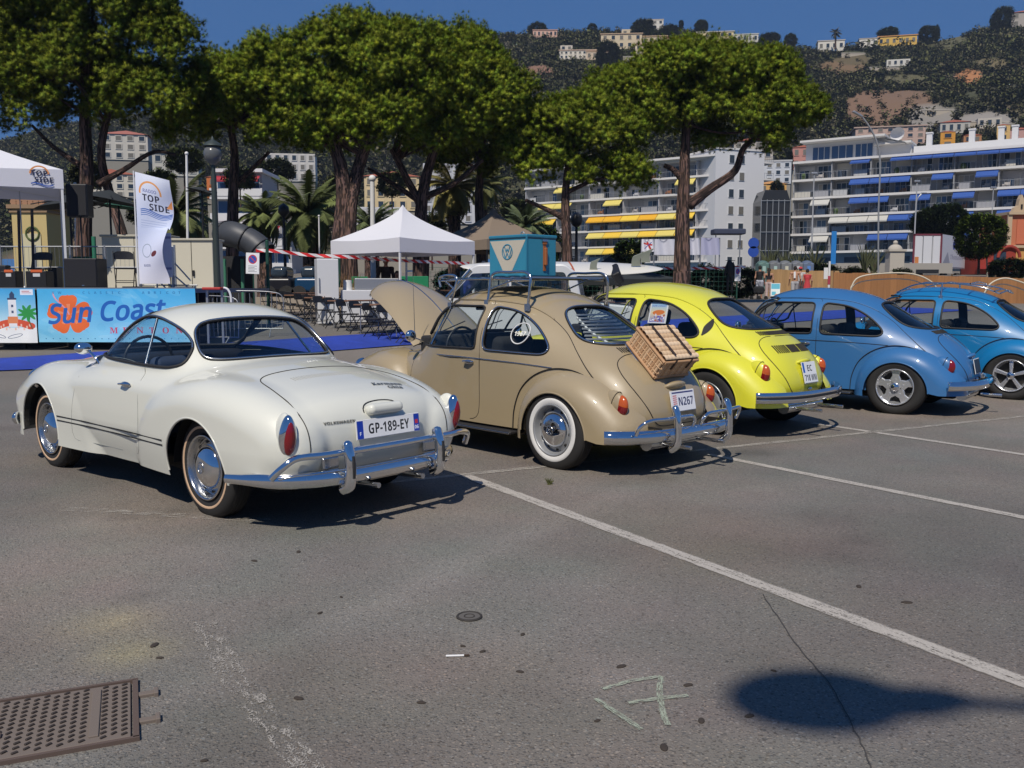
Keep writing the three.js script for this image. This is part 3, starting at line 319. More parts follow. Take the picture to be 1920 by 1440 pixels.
// leafy shrubs and round trees
function leafy(name, label, cat, c, rx, ry, rz, seed, green, size = 0.28, trunk = 0, group) {
  const r = rng(seed), gy = c.y - ry - trunk, o = thing(name, label, cat, [c.x, gy, c.z], 0, group), list = [], n = Math.min(2600, Math.round(22 * (rx * ry + ry * rz + rx * rz) / (size * size * 3)) + 40);
  for (let k = 0; k < n; k++) { const d = V(r() - 0.5, r() - 0.5, r() - 0.5).normalize(), lump = 0.72 + 0.4 * fbm(d.x * 2.2 + seed, d.y * 2.2 + d.z * 1.7, 3), t = lump * (0.55 + 0.45 * Math.cbrt(r())); const f = (0.65 + 0.6 * r()) * 1.6; list.push([V(d.x * rx * t, trunk + ry + d.y * ry * t, d.z * rz * t), size * (0.7 + 0.6 * r()), d, green.map(q => q * f)]); }
  instances('crown', leafGeo, leafMat, list, o); part('trunk', limb([V(0, -0.1, 0), V(0, trunk + ry * 0.4, 0), V(0.1, trunk + ry, 0)], Math.max(0.05, rx * 0.06), 0.03, 8), barkMat, o); return o;
}
// ---------------------------------------------------------------- hillside and the town on it
const skyline = table([[-900, 420], [-200, 330], [150, 235], [420, 200], [640, 160], [880, 76], [950, 66], [1030, 62], [1110, 62], [1200, 58], [1300, 64], [1400, 76], [1470, 92], [1550, 92], [1620, 84], [1700, 82], [1780, 66], [1850, 44], [1910, 22], [2050, -30], [2400, -90]]);
const BARE = [[1640, 205, 56, 34, [0.185, 0.11, 0.068]], [1700, 190, 48, 20, [0.17, 0.105, 0.065]], [1580, 128, 44, 15, [0.19, 0.12, 0.06]], [1818, 146, 24, 16, [0.34, 0.15, 0.06]], [1770, 76, 44, 18, [0.10, 0.095, 0.045]], [1745, 222, 44, 24, [0.22, 0.20, 0.175]], [1600, 112, 30, 9, [0.13, 0.10, 0.05]], [1700, 150, 46, 10, [0.10, 0.09, 0.04]], [1010, 135, 30, 12, [0.2, 0.11, 0.075]], [1860, 120, 30, 10, [0.15, 0.12, 0.06]], [1850, 225, 50, 14, [0.24, 0.22, 0.2]]];
const hillDepth = t => lerp(205, 430, t);
function hillPoint(u, t) {   // u: compass direction as a picture column, t: 0 at the foot, 1 on the ridge
  const d = hillDepth(t), top = place(u, skyline(u), 430).y, foot = rise(205), x = (u - 960) / FOCAL * d / Math.cos(PITCH) * 0.995;
  const n = fbm(x * 0.013 + 4, d * 0.013, 4) - 0.5, n2 = fbm(x * 0.05, d * 0.05 + 7, 3) - 0.5; const k = Math.pow(t, 0.92);
  return V(x, lerp(foot, top, k) + (n * 26 + n2 * 7) * Math.sin(Math.PI * clamp(t)) * 0.8 + (t > 1 ? -(t - 1) * 120 : 0), -d);
}
const seen = q => { const y = q.y - 1.431, d = -q.z, zc = d * Math.cos(PITCH) - y * Math.sin(PITCH); return [960 + FOCAL * q.x / zc, 720 - FOCAL * (d * Math.sin(PITCH) + y * Math.cos(PITCH)) / zc]; };
{
  const nu = 330, nt = 120, p = [], c = [], idx = [];
  for (let j = 0; j <= nt; j++) for (let i = 0; i <= nu; i++) { const u = lerp(-900, 2400, i / nu), t = j / (nt - 6), q = hillPoint(u, t); p.push(q.x, q.y, q.z); const n = fbm(q.x * 0.02, q.z * 0.02 + q.y * 0.02, 4), b = smooth(0.6, 0.74, n + (fbm(q.x * 0.1, q.y * 0.1, 2) - 0.5) * 0.2), dirt = [0.17, 0.115, 0.075], grs = [0.05, 0.053, 0.024], rock = [0.16, 0.15, 0.125], m = smooth(0.6, 0.7, fbm(q.x * 0.03 + 30, q.y * 0.05, 3)); c.push(...[0, 1, 2].map(k => lerp(lerp(grs[k], dirt[k], b), rock[k], m * 0.7))); const [su, sv] = seen(q); for (const [a, b2, w, h, col] of BARE) { const e = ((su - a) / w) ** 2 + ((sv - b2) / h) ** 2; if (e < 1.7) { const k = c.length - 3, t2 = smooth(1.7, 0.8, e); for (let i2 = 0; i2 < 3; i2++) c[k + i2] = lerp(c[k + i2], col[i2] * (0.75 + 0.5 * n), t2); } } }
  for (let j = 0; j < nt; j++) for (let i = 0; i < nu; i++) { const a = j * (nu + 1) + i; idx.push(a, a + 1, a + nu + 1, a + 1, a + nu + 2, a + nu + 1); }
  const g = new THREE.BufferGeometry(); g.setAttribute('position', new THREE.Float32BufferAttribute(p, 3)); g.setAttribute('color', new THREE.Float32BufferAttribute(c, 3)); g.setIndex(idx); g.computeVertexNormals(); struct('hill', g, new THREE.MeshStandardMaterial({ vertexColors: true, roughness: 1, side: THREE.DoubleSide }));
}
const keepClear = [];
// where the line of sight through a picture position first meets the hillside
function onHill(u, v) { let u2 = u; for (let t = 0.0; t <= 1.02; t += 0.004) { const q = hillPoint(u2, t), s = seen(q); u2 += (u - s[0]) * 0.5; if (s[1] <= v) return q; } return hillPoint(u, 1); }
// houses on the hill: [label, u, v of the base, t, width px, height px, wall colour, roof colour, columns, rows]
const RED = [0.34, 0.10, 0.055], CREAM = [0.62, 0.52, 0.36], PALE = [0.66, 0.63, 0.56], OCHRE = [0.62, 0.36, 0.10], PINK = [0.62, 0.45, 0.36], shutter = std([0.16, 0.15, 0.13], 0.7), darkGlass = std([0.035, 0.05, 0.07], 0.12);
function block(o, w, h, d, wallM, cols, rows, opt = {}) {   // front towards +z, base at 0
  part('wall', opt.flat ? box(w, h, d, 0, h / 2, -d / 2) : box(w, h, d, 0, h / 2, -d / 2), wallM, o);
  const rf = opt.roof ? part('roof', opt.hip ? put(new THREE.ConeGeometry(0.7071, 1, 4, 1), 0, h + 0.14 * w * 0.5, -d / 2, 0, 0, 0, 1, 1, 1) : box(w, 1, d), opt.roof, o) : null;
  if (rf) { rf.geometry = opt.hip ? (() => { const g = new THREE.ConeGeometry(0.7071, 1, 4, 1); g.rotateY(Math.PI / 4); g.scale(w * 1.08, Math.min(w, d) * 0.22, d * 1.1); g.translate(0, h + Math.min(w, d) * 0.11, -d / 2); return g; })() : box(w * 1.05, 0.35, d * 1.06, 0, h + 0.17, -d / 2); }
  const ww = Math.min(1.3, w / cols * 0.45), wh = Math.min(1.8, h / rows * 0.5);
  for (let i = 0; i < cols; i++) for (let j = 0; j < rows; j++) { const x = (i + 0.5) / cols * w - w / 2, y = (j + 0.55) / rows * h, win = part('window', box(ww + 0.3, wh + 0.3, 0.16, x, y, 0.03), opt.trim ?? wallM, o); part('pane', box(ww, wh, 0.06, x, y, 0.1), r7() < 0.5 ? darkGlass : shutter, win); }
}
const r7 = rng(71);
function house(label, u, v, depth, wpx, hpx, wall, roof, cols, rows, o0 = {}) {
  if (depth > 203) { const q = onHill(u, v); depth = Math.max(203, -q.z - 1.5); } keepClear.push([u, v, wpx / 2 + 2, hpx]);
  const c = place(u, v, depth), s = depth / FOCAL, o = thing(o0.name ?? 'house', label, 'house', c, o0.turn ?? -Math.atan2(c.x, depth) * 0.6); const hh = hpx * s; part('foundation', box(wpx * s * 0.98, 9, wpx * s * 0.58, 0, -4.55, -wpx * s * 0.3 - 0.1), std([0.28, 0.26, 0.22], 0.95), o);
  block(o, wpx * s, hh, wpx * s * 0.6, std(wall, 0.9), cols, rows, { roof: roof ? std(roof, 0.9) : null, hip: o0.hip, trim: o0.trim }); return o;
}
const T = (u, t) => hillDepth(t);
house('pale pink house on the ridge, leftmost of the hilltop houses', 1022, 70, 425, 44, 12, [0.66, 0.42, 0.33], [0.5, 0.3, 0.22], 6, 1);
house('long white house on the slope below the ridge, two rows of dark windows', 1083, 111, 360, 66, 15, [0.72, 0.66, 0.56], [0.55, 0.4, 0.3], 8, 2); house('large cream villa with terraces in the middle of the hilltop', 1165, 92, 400, 74, 26, CREAM, [0.45, 0.33, 0.22], 5, 2); house('cream hilltop house right of the large villa, under dark trees', 1215, 84, 405, 68, 14, [0.6, 0.5, 0.34], [0.5, 0.36, 0.22], 6, 1);
house('white tower house on the very top of the ridge', 1228, 56, 430, 30, 17, PALE, [0.55, 0.45, 0.36], 3, 2); house('low pale house with white awning below the large villa', 1222, 105, 370, 60, 20, [0.68, 0.58, 0.42], [0.5, 0.3, 0.2], 5, 2); house('house with a long red roof below the yellow apartment house', 1268, 97, 370, 38, 14, [0.62, 0.45, 0.3], RED, 4, 1, { hip: true });
house('wide light yellow apartment house on the ridge, with long balconies', 1340, 84, 420, 66, 22, [0.72, 0.6, 0.34], [0.6, 0.55, 0.45], 5, 2); house('white flat-roofed house beside the light yellow apartment house', 1396, 80, 420, 48, 14, PALE, [0.6, 0.58, 0.52], 5, 1); house('small cream house half in trees between the villa and the yellow house', 1290, 84, 395, 26, 12, CREAM, null, 2, 1);
house('cream flat house low at the left of the hilltop village', 1120, 112, 360, 40, 14, [0.62, 0.5, 0.38], [0.5, 0.34, 0.22], 4, 1); house('tall narrow cream house above the large villa', 1178, 70, 410, 24, 14, [0.6, 0.5, 0.36], null, 2, 1); house('ochre house at the right end of the hilltop village', 1262, 86, 390, 30, 14, [0.62, 0.48, 0.28], RED, 3, 1, { hip: true }); house('pale house just below the ridge, left of the long white house', 1062, 96, 380, 22, 10, [0.6, 0.54, 0.46], null, 2, 1); house('grey-white house on the slope at the right, among trees', 1790, 250, 230, 50, 20, [0.46, 0.44, 0.4], RED, 4, 1, { hip: true }); house('small pale house on the right slope below the orange earth', 1855, 240, 240, 40, 18, [0.5, 0.46, 0.4], null, 3, 1); house('house with a pink wall at the right edge above the chimneys', 1915, 270, 205, 40, 26, [0.52, 0.3, 0.26], RED, 2, 2, { hip: true });
[[1660, 132, 60, 5, 'pale terrace wall below the ochre house'], [1600, 104, 44, 4, 'stone terrace wall below the house with the palm'], [1765, 212, 60, 5, 'pale retaining wall climbing the slope at the right'], [1230, 112, 120, 5, 'long cream terrace wall under the hilltop village'], [1850, 235, 90, 6, 'stone wall across the lower right slope'], [1375, 92, 60, 4, 'pale garden wall below the light yellow apartment house']].forEach(([u, v, w, h, label]) => { const q = onHill(u, v), d = -q.z - 1, c = place(u, v, d), s = d / FOCAL, o = thing('terrace_wall', label, 'wall', c); keepClear.push([u, v, w / 2, h + 3]); part('wall_face', box(w * s, h * s + 3, 0.5, 0, h * s / 2 - 1.5, 0), std([0.42, 0.37, 0.3], 0.95), o); part('coping', box(w * s + 0.2, 0.2, 0.7, 0, h * s, 0), std([0.5, 0.46, 0.4], 0.95), o); });
house('white house under the single palm on the ridge', 1558, 96, 415, 46, 18, PALE, [0.55, 0.5, 0.44], 4, 1); house('small white house between the palm and the ochre house', 1628, 90, 415, 32, 16, PALE, [0.45, 0.38, 0.3], 3, 1); house('ochre house with an orange roof on the ridge', 1682, 86, 412, 66, 17, [0.68, 0.44, 0.10], [0.62, 0.30, 0.10], 6, 1); house('white terrace house below the ochre house', 1684, 124, 380, 40, 12, [0.62, 0.6, 0.54], null, 4, 1);
house('house with a terracotta roof at the top right corner', 1925, 50, 400, 52, 26, [0.4, 0.36, 0.32], RED, 3, 2, { hip: true });
house('pinkish terraced apartment house high behind the blue-awning building', 1668, 272, 205, 120, 32, [0.5, 0.36, 0.3], [0.46, 0.34, 0.28], 7, 3); house('small orange house with a terracotta roof beside a cypress', 1776, 278, 190, 25, 29, [0.62, 0.30, 0.05], RED, 1, 2, { hip: true }); house('brown-orange house with a red roof right of the tall cypress', 1822, 285, 185, 30, 30, [0.42, 0.2, 0.09], RED, 2, 2, { hip: true }); house('yellow tower house with a red roof at the right', 1880, 266, 195, 22, 30, [0.64, 0.42, 0.16], RED, 1, 2, { hip: true });
house('red-roofed pink house above the left end of the blue-awning building', 1508, 318, 200, 44, 40, [0.5, 0.24, 0.2], RED, 3, 2, { hip: true }); house('house with a red roof seen between the pine and the white penthouse', 1412, 300, 205, 70, 34, [0.5, 0.45, 0.4], RED, 4, 2, { hip: true }); house('pale white villa with blue windows left of the penthouse', 1450, 345, 190, 62, 40, [0.55, 0.57, 0.6], [0.5, 0.5, 0.5], 4, 3);
house('bright orange house beside a clipped cone of cypress', 1440, 378, 178, 64, 32, [0.66, 0.38, 0.12], [0.55, 0.28, 0.1], 4, 2, { hip: true });
house('white and cream house behind the far left pine trunks', 205, 372, 150, 96, 44, [0.58, 0.54, 0.46], RED, 5, 3, { hip: true }); house('white house high behind the far left pine', 235, 300, 190, 80, 46, [0.55, 0.52, 0.46], [0.4, 0.14, 0.1], 4, 3, { hip: true }); house('orange house behind the bare pinkish pine trunk', 412, 372, 130, 44, 38, [0.55, 0.17, 0.05], RED, 2, 2, { hip: true });
house('cream villa with a dark roof seen between the middle pine trunks', 735, 395, 140, 100, 62, [0.62, 0.5, 0.3], RED, 5, 3, { hip: true }); house('white apartment house low between the forked pine and the white tent', 705, 450, 120, 110, 60, [0.56, 0.56, 0.58], null, 6, 3); house('white apartment house above the palms at the left', 545, 340, 165, 90, 50, [0.55, 0.53, 0.5], null, 6, 3); house('white balcony house behind the brown tent', 850, 420, 135, 110, 110, [0.52, 0.53, 0.56], null, 6, 6); house('pale house on the slope above the left pines', 330, 330, 185, 80, 40, [0.5, 0.48, 0.42], RED, 4, 2, { hip: true });
{
  const r = rng(23), list = [];
  for (let k = 0; k < 60000; k++) {
    const u = lerp(-260, 2150, r()), t = 0.02 + 0.98 * Math.pow(r(), 0.8), q = hillPoint(u, t), d = -q.z, [su, sv] = seen(q); if (keepClear.some(([a, b, w, h]) => Math.abs(su - a) < w && sv > b - h && sv < b + 5) || BARE.some(([a, b, w, h]) => ((su - a) / w) ** 2 + ((sv - b) / h) ** 2 < 1 && r() < 0.93)) continue;
    const s = (0.8 + 1.7 * r() * r()) * (r() < 0.07 ? 1.7 : 1), pal = r(), f = 0.65 + 0.6 * r(), col = pal < 0.5 ? [0.115, 0.125, 0.052] : pal < 0.82 ? [0.165, 0.155, 0.095] : [0.062, 0.082, 0.032]; list.push([q.add(V(0, s * 0.35, 0)), V(s * 1.2, s * (0.8 + 0.4 * r()), s * 1.2), V(0, 1, 0), col.map(w => w * f)]);
  }
  const o = new THREE.Group(); const m = instances('hillside_scrub', leafGeo, leafMat, list, scene); m.name = 'hillside_scrub'; tag(m, 'mass of dark green scrub and olive trees covering the hillside', 'woodland', null, 'stuff');
}
// trees one can tell apart on the ridge
const hd = (u, v, depth) => depth > 203 ? Math.max(203, -onHill(u, v).z - 1) : depth;
const cyp = (u, v, depth, hpx, wpx, label, seed) => { depth = hd(u, v, depth); const c = place(u, v, depth), s = depth / FOCAL; leafy('cypress', label, 'tree', V(c.x, c.y + hpx * s / 2, c.z), wpx * s / 2, hpx * s / 2, wpx * s / 2, seed, [0.03, 0.042, 0.018], Math.max(0.25, wpx * s * 0.16)); };
cyp(1812, 290, 188, 50, 17, 'tall dark cypress between the small orange houses', 1); cyp(1455, 378, 172, 38, 24, 'clipped green cone of cypress in front of the bright orange house', 2); cyp(1480, 325, 200, 44, 12, 'thin dark cypress left of the white penthouse', 3); cyp(1862, 290, 188, 40, 10, 'short thin cypress beside the yellow tower house', 8); cyp(1277, 58, 425, 20, 9, 'small cypress on the ridge right of the white tower house', 4); cyp(1754, 80, 412, 32, 13, 'dark cypress on the ridge right of the ochre house', 5);
const rt = (u, v, depth, w, h, label, seed, g = [0.045, 0.06, 0.022]) => { depth = hd(u, v + h / 2, depth); const c = place(u, v, depth), s = depth / FOCAL; leafy('hilltop_tree', label, 'tree', c, w * s / 2, h * s / 2, w * s / 2, seed, g, Math.max(0.5, w * s * 0.1)); };
rt(1110, 54, 425, 18, 20, 'round dark tree on the ridge above the long white house', 11); rt(1008, 54, 427, 36, 18, 'flat-topped pine on the ridge above the pale pink house', 12); rt(1205, 54, 425, 46, 30, 'dark tree clump on the ridge left of the white tower house', 13); rt(1255, 62, 420, 36, 26, 'dark tree clump on the ridge right of the white tower house', 14); rt(1315, 50, 425, 26, 22, 'dark tree behind the light yellow apartment house', 15); rt(1665, 62, 418, 38, 14, 'umbrella pine on the ridge behind the ochre house', 16, [0.05, 0.075, 0.02]); rt(1740, 66, 415, 36, 32, 'round dark tree right of the ochre house', 17); rt(1442, 80, 412, 42, 34, 'dark tree on the ridge right of the flat-roofed white house', 18); rt(1482, 76, 415, 24, 26, 'small round tree on the ridge left of the palm', 19); rt(1140, 100, 365, 46, 46, 'dark pine below the large cream villa', 20); rt(1880, 38, 400, 40, 50, 'dark tree on the ridge near the top right corner', 21);
{ const c = place(1567, 62, 418), o = thing('palm_tree', 'single palm standing against the sky on the ridge', 'tree', [c.x, c.y - 7, c.z]); part('trunk', cyl(0.35, 0.45, 7, 8, 0, 3.5, 0), barkMat, o); const m = std([0.09, 0.08, 0.05], 0.9); for (let k = 0; k < 22; k++) { const f = new THREE.Mesh(frondSet[k % 3], m); f.name = 'frond'; shadows(f); f.position.set(0, 7, 0); f.rotation.set(0, k * 2.4, 0.9 - 1.9 * k / 22, 'YZX'); f.scale.setScalar(3.4); o.add(f); } }

// ---------------------------------------------------------------- apartment blocks with balconies
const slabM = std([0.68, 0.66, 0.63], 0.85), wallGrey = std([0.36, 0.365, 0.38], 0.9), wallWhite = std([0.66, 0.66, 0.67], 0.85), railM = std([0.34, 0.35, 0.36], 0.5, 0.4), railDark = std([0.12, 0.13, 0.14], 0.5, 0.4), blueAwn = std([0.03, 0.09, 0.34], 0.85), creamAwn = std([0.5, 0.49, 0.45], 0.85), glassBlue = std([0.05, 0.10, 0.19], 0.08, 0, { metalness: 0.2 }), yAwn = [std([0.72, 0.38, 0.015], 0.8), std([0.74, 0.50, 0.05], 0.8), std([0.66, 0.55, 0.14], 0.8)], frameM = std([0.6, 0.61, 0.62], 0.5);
const awning = (x0, x1, y, out, drop) => { const w = x1 - x0 - 0.08, xm = (x0 + x1) / 2; return [grid(6, 5, (u, v) => V(xm + (u - 0.5) * w, y - drop * v, out * v)), box(w, 0.22, 0.03, xm, y - drop - 0.1, out), box(w, 0.1, 0.12, xm, y + 0.02, 0.02)]; };
// o: group with +x along the facade (left to right in the picture), +z outwards
const paneSet = [glassBlue, darkGlass, std([0.10, 0.16, 0.24], 0.1), std([0.30, 0.31, 0.32], 0.5), std([0.02, 0.03, 0.04], 0.1), std([0.42, 0.40, 0.36], 0.7)], shutterSet = [std([0.5, 0.5, 0.5], 0.8), std([0.36, 0.36, 0.38], 0.8), std([0.58, 0.55, 0.48], 0.8)];
function facade(o, len, floors, h0, fh, bays, depth, pick, seed, wallMat, railMat) {
  const r = rng(seed), bw2 = len / bays;
  part('wall', box(len, floors * fh, 9, len / 2, h0 + floors * fh / 2, -4.5 - depth), wallMat, o);
  for (let f = 0; f <= floors; f++) part('balcony_slab', [box(len + 0.4, 0.26, depth + 0.3, len / 2, h0 + f * fh, -depth / 2), box(len + 0.4, 0.36, 0.08, len / 2, h0 + f * fh - 0.02, 0.17)], slabM, o);
  for (let f = 0; f < floors; f++) {
    const y = h0 + f * fh + 0.13; const bars = [box(len, 0.06, 0.05, len / 2, y + 1.0, 0.1)]; for (let k = 0; k < len / 0.55; k++) bars.push(box(0.035, 1.0, 0.035, k * 0.55 + 0.2, y + 0.5, 0.1)); part('railing', bars, railMat, o);
    for (let b = 0; b < bays; b++) {
      const x0 = b * bw2, x1 = x0 + bw2, w = bw2; if (b % 2 === 0) part('balcony_divider', box(0.14, fh - 0.3, depth - 0.2, x0, y + (fh - 0.3) / 2, -depth / 2), wallMat, o);
      const ww = w * (0.62 + 0.2 * r()), gl = part('window', [box(ww + 0.16, 2.3, 0.08, (x0 + x1) / 2, y + 1.15, -depth + 0.05)], frameM, o); for (let k = 0; k < 3; k++) part('pane', box(ww / 3 - 0.1, 2.1, 0.04, (x0 + x1) / 2 + (k - 1) * ww / 3, y + 1.12, -depth + 0.11), paneSet[Math.floor(r() * paneSet.length)], gl); if (r() < 0.3) part('roller_shutter', box(ww, 0.5 + 1.3 * r(), 0.06, (x0 + x1) / 2, y + 1.9, -depth + 0.16), shutterSet[Math.floor(r() * 3)], o); if (r() < 0.35) part('railing_screen', box(w * (0.4 + 0.5 * r()), 0.85, 0.03, (x0 + x1) / 2, y + 0.5, 0.06), shutterSet[Math.floor(r() * 3)], o);
      const a = pick(f, b, r); if (a) part('awning', awning(x0, x1, y + fh - 0.42, a[1], a[2]), a[0], o);
      if (r() < 0.55) { const c = [[0.45, 0.42, 0.4], [0.3, 0.12, 0.05], [0.06, 0.10, 0.03], [0.5, 0.5, 0.52]][Math.floor(r() * 4)], x = x0 + w * (0.25 + 0.5 * r()); part(c[1] > c[0] ? 'balcony_plant' : 'balcony_furniture', c[1] > c[0] ? [ball(0.4, x, y + 0.6, -0.5, 1, 1.2, 0.8, 7), box(0.5, 0.3, 0.3, x, y + 0.15, -0.5)] : [box(0.7, 0.5, 0.5, x, y + 0.45, -0.7), box(0.06, 0.9, 0.5, x + 0.35, y + 0.5, -0.7), box(0.5, 0.3, 0.5, x - 0.4, y + 0.3, -0.7)], std(c, 0.8), o); }
    }
  }
}
function span(a, b) { const d = b.clone().sub(a).setY(0); return { len: d.length(), turn: Math.atan2(-d.z, d.x) }; }
{
  const a = place(1483, 500, 150).setY(0), b = place(1950, 500, 130.5).setY(0), { len, turn } = span(a, b), o = thing('apartment_building', 'long white apartment building with blue awnings and glazed penthouse at the right', 'building', [a.x, 0, a.z], turn);
  const blueAt = { '4_3': 1, '4_6': 1, '4_7': 1, '4_8': 1, '4_9': 1, '4_10': 1, '4_11': 1, '3_4': 1, '3_5': 1, '3_7': 1, '2_3': 1, '2_6': 1, '2_10': 1, '2_11': 1, '0_4': 1, '0_5': 1, '4_5': 1, '3_3': 1, '1_5': 1, '1_6': 1, '2_4': 1, '1_8': 1, '1_10': 1, '2_8': 1, '3_9': 1, '0_7': 1, '0_8': 1 }, creamAt = { '2_1': 1, '1_2': 1, '1_3': 1, '0_1': 1, '1_4': 1 };
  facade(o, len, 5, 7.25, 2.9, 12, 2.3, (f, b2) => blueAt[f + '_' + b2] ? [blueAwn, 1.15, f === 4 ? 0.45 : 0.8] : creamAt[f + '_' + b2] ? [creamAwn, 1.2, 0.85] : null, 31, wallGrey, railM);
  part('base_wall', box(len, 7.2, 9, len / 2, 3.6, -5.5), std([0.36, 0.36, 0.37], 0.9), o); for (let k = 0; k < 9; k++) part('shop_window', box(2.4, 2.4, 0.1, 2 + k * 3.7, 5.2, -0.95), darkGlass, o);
  const L = [[2.2, 5.0], [5.2, 8.6], [8.9, 11.6]]; part('penthouse_wall', box(11, 3.0, 6, 6.6, 23.4, -5.6), wallWhite, o); for (const [x0, x1] of L) { const w = part('window', box(x1 - x0, 2.3, 0.1, (x0 + x1) / 2, 23.2, -2.55), frameM, o); for (let k = 0; k < 3; k++) part('pane', box((x1 - x0) / 3 - 0.14, 2.1, 0.06, x0 + (k + 0.5) * (x1 - x0) / 3, 23.2, -2.47), glassBlue, w); }
  part('roof_slab', [box(13, 0.32, 9, 7.2, 25.1, -4.8), box(5.5, 0.3, 5, 14.5, 24.0, -4.4)], slabM, o); part('penthouse_wall', box(5, 2.3, 4, 14.6, 22.8, -5.5), wallWhite, o); part('roof_wall', box(len - 17.5, 1.6, 6, 17.5 + (len - 17.5) / 2, 22.5, -6), wallWhite, o);
  for (const x of [19.6, 25.5, 29.4, 31.2, 33.5]) part('chimney', [box(0.8, 2.6, 0.8, x, 23.9, -3.6), box(1.0, 0.2, 1.0, x, 25.2, -3.6)], wallWhite, o);
  part('satellite_dish', put(new THREE.SphereGeometry(1.3, 16, 8, 0, 6.283, 0, 1.0), 15.2, 25.2, -3, -1.1, 0.5, 0), wallWhite, o); part('roof_light', box(3, 0.12, 1.4, 15, 24.3, -2.2, 0, 0, -0.3), railDark, o);
}
{
  const a = place(985, 500, 181).setY(0), b = place(1338, 500, 159).setY(0), { len, turn } = span(a, b), o = thing('apartment_building', 'white apartment building with rows of yellow awnings behind the pine trunks', 'building', [a.x, 0, a.z], turn);
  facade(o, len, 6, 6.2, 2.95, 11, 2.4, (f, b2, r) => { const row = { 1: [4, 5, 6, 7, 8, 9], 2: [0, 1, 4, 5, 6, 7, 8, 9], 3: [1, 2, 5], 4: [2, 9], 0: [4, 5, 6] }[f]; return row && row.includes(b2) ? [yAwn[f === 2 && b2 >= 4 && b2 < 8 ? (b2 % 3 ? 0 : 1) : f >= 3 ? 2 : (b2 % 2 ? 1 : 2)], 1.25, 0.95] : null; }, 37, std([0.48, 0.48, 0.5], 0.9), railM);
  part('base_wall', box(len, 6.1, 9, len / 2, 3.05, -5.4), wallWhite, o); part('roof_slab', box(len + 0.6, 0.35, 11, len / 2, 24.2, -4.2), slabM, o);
  const w = place(1338, 500, 157.5), e = place(1428, 500, 161), q = thing('apartment_building', 'plain white end block with small square windows, right of the yellow awnings', 'building', [w.x, 0, w.z], span(w.clone().setY(0), e.clone().setY(0)).turn), wl = span(w.clone().setY(0), e.clone().setY(0)).len; part('wall', box(wl, 25.2, 9, wl / 2, 12.6, -4.6), wallWhite, q); part('roof', box(wl + 0.3, 0.3, 9.3, wl / 2, 25.3, -4.6), slabM, q);
  for (let f = 0; f < 7; f++) for (const x of [3.2, 5.3]) { const win = part('window', box(1.1, 1.5, 0.12, x, 6.2 + f * 2.9, -0.06), frameM, q); part('pane', box(0.9, 1.3, 0.06, x, 6.2 + f * 2.9, 0.01), (f + x) % 2 > 1 ? darkGlass : shutter, win); }
  for (let f = 0; f < 7; f++) { part('balcony_slab', box(2.6, 0.26, 3.2, wl + 1.2, 6 + f * 2.9, -2.2), slabM, q); part('railing', [box(2.5, 0.05, 0.05, wl + 1.2, 7.1 + f * 2.9, -0.65), ...Array.from({ length: 6 }, (_, k) => box(0.04, 1, 0.04, wl + 0.1 + k * 0.45, 6.6 + f * 2.9, -0.65))], railM, q); } part('balcony_back', box(2.6, 22, 2, wl + 1.3, 13, -5.2), std([0.4, 0.41, 0.43], 0.9), q);
}
{   // dark glazed stair between the two blocks
  const a = place(1424, 500, 148).setY(0), b = place(1478, 500, 148).setY(0), len = b.x - a.x, o = thing('glass_stair_tower', 'dark glass stair tower with white bars between the two apartment buildings', 'building', [a.x, 0, a.z]); part('glazing', [box(len, 12.6, 5, len / 2, 9.2, -2.6), put(extrude([[0, 15.5], [len, 15.5], [len - 0.6, 17.2], [0.6, 17.2]], 5), 0, 0, -5.1)], std([0.03, 0.028, 0.025], 0.1), o);
  for (let k = 0; k <= 5; k++) part('glazing_bar', box(0.1, 13, 0.1, k * len / 5, 9.2, -0.02), railM, o); for (const y of [4.5, 7.5, 10.5, 13.2, 15.5]) part('glazing_bar', box(len, 0.1, 0.1, len / 2, y, 0.02), railM, o); part('base_wall', box(len, 3.4, 5, len / 2, 1.5, -2.7), wallGrey, o);
}
{   // low curved white and red building behind the left palms
  const a = place(405, 500, 108).setY(0), b = place(560, 500, 112).setY(0), len = b.x - a.x, o = thing('terrace_building', 'low white building with red bands and long terraces behind the palms', 'building', [a.x, 0, a.z]); const red = std([0.4, 0.03, 0.045], 0.8);
  for (let f = 0; f < 4; f++) { const y = 3.4 + f * 2.9, w = len - f * 1.1; part('wall', box(w, 2.9, 7, w / 2, y + 1.45, -4.2), wallGrey, o); part('balcony_slab', box(w + 0.6, 0.5, 1.8, w / 2, y, -0.4), wallWhite, o); part('parapet', box(w + 0.6, 0.9, 0.12, w / 2, y + 0.55, 0.5), wallWhite, o); for (let k = 0; k < 5; k++) { const win = part('window', box(1.5, 2, 0.1, 1 + k * (w - 2) / 4, y + 1.6, -0.68), frameM, o); part('pane', box(1.3, 1.8, 0.06, 1 + k * (w - 2) / 4, y + 1.6, -0.62), glassBlue, win); } if (f === 3 || f === 1) part('awning', awning(0.4, w, y + 2.4, 1.1, 0.5), red, o); } part('base_wall', box(len, 3.4, 7, len / 2, 1.7, -4.2), wallGrey, o); part('roof', box(len - 3, 0.4, 8, (len - 3) / 2, 15.2, -3.8), wallWhite, o);
}
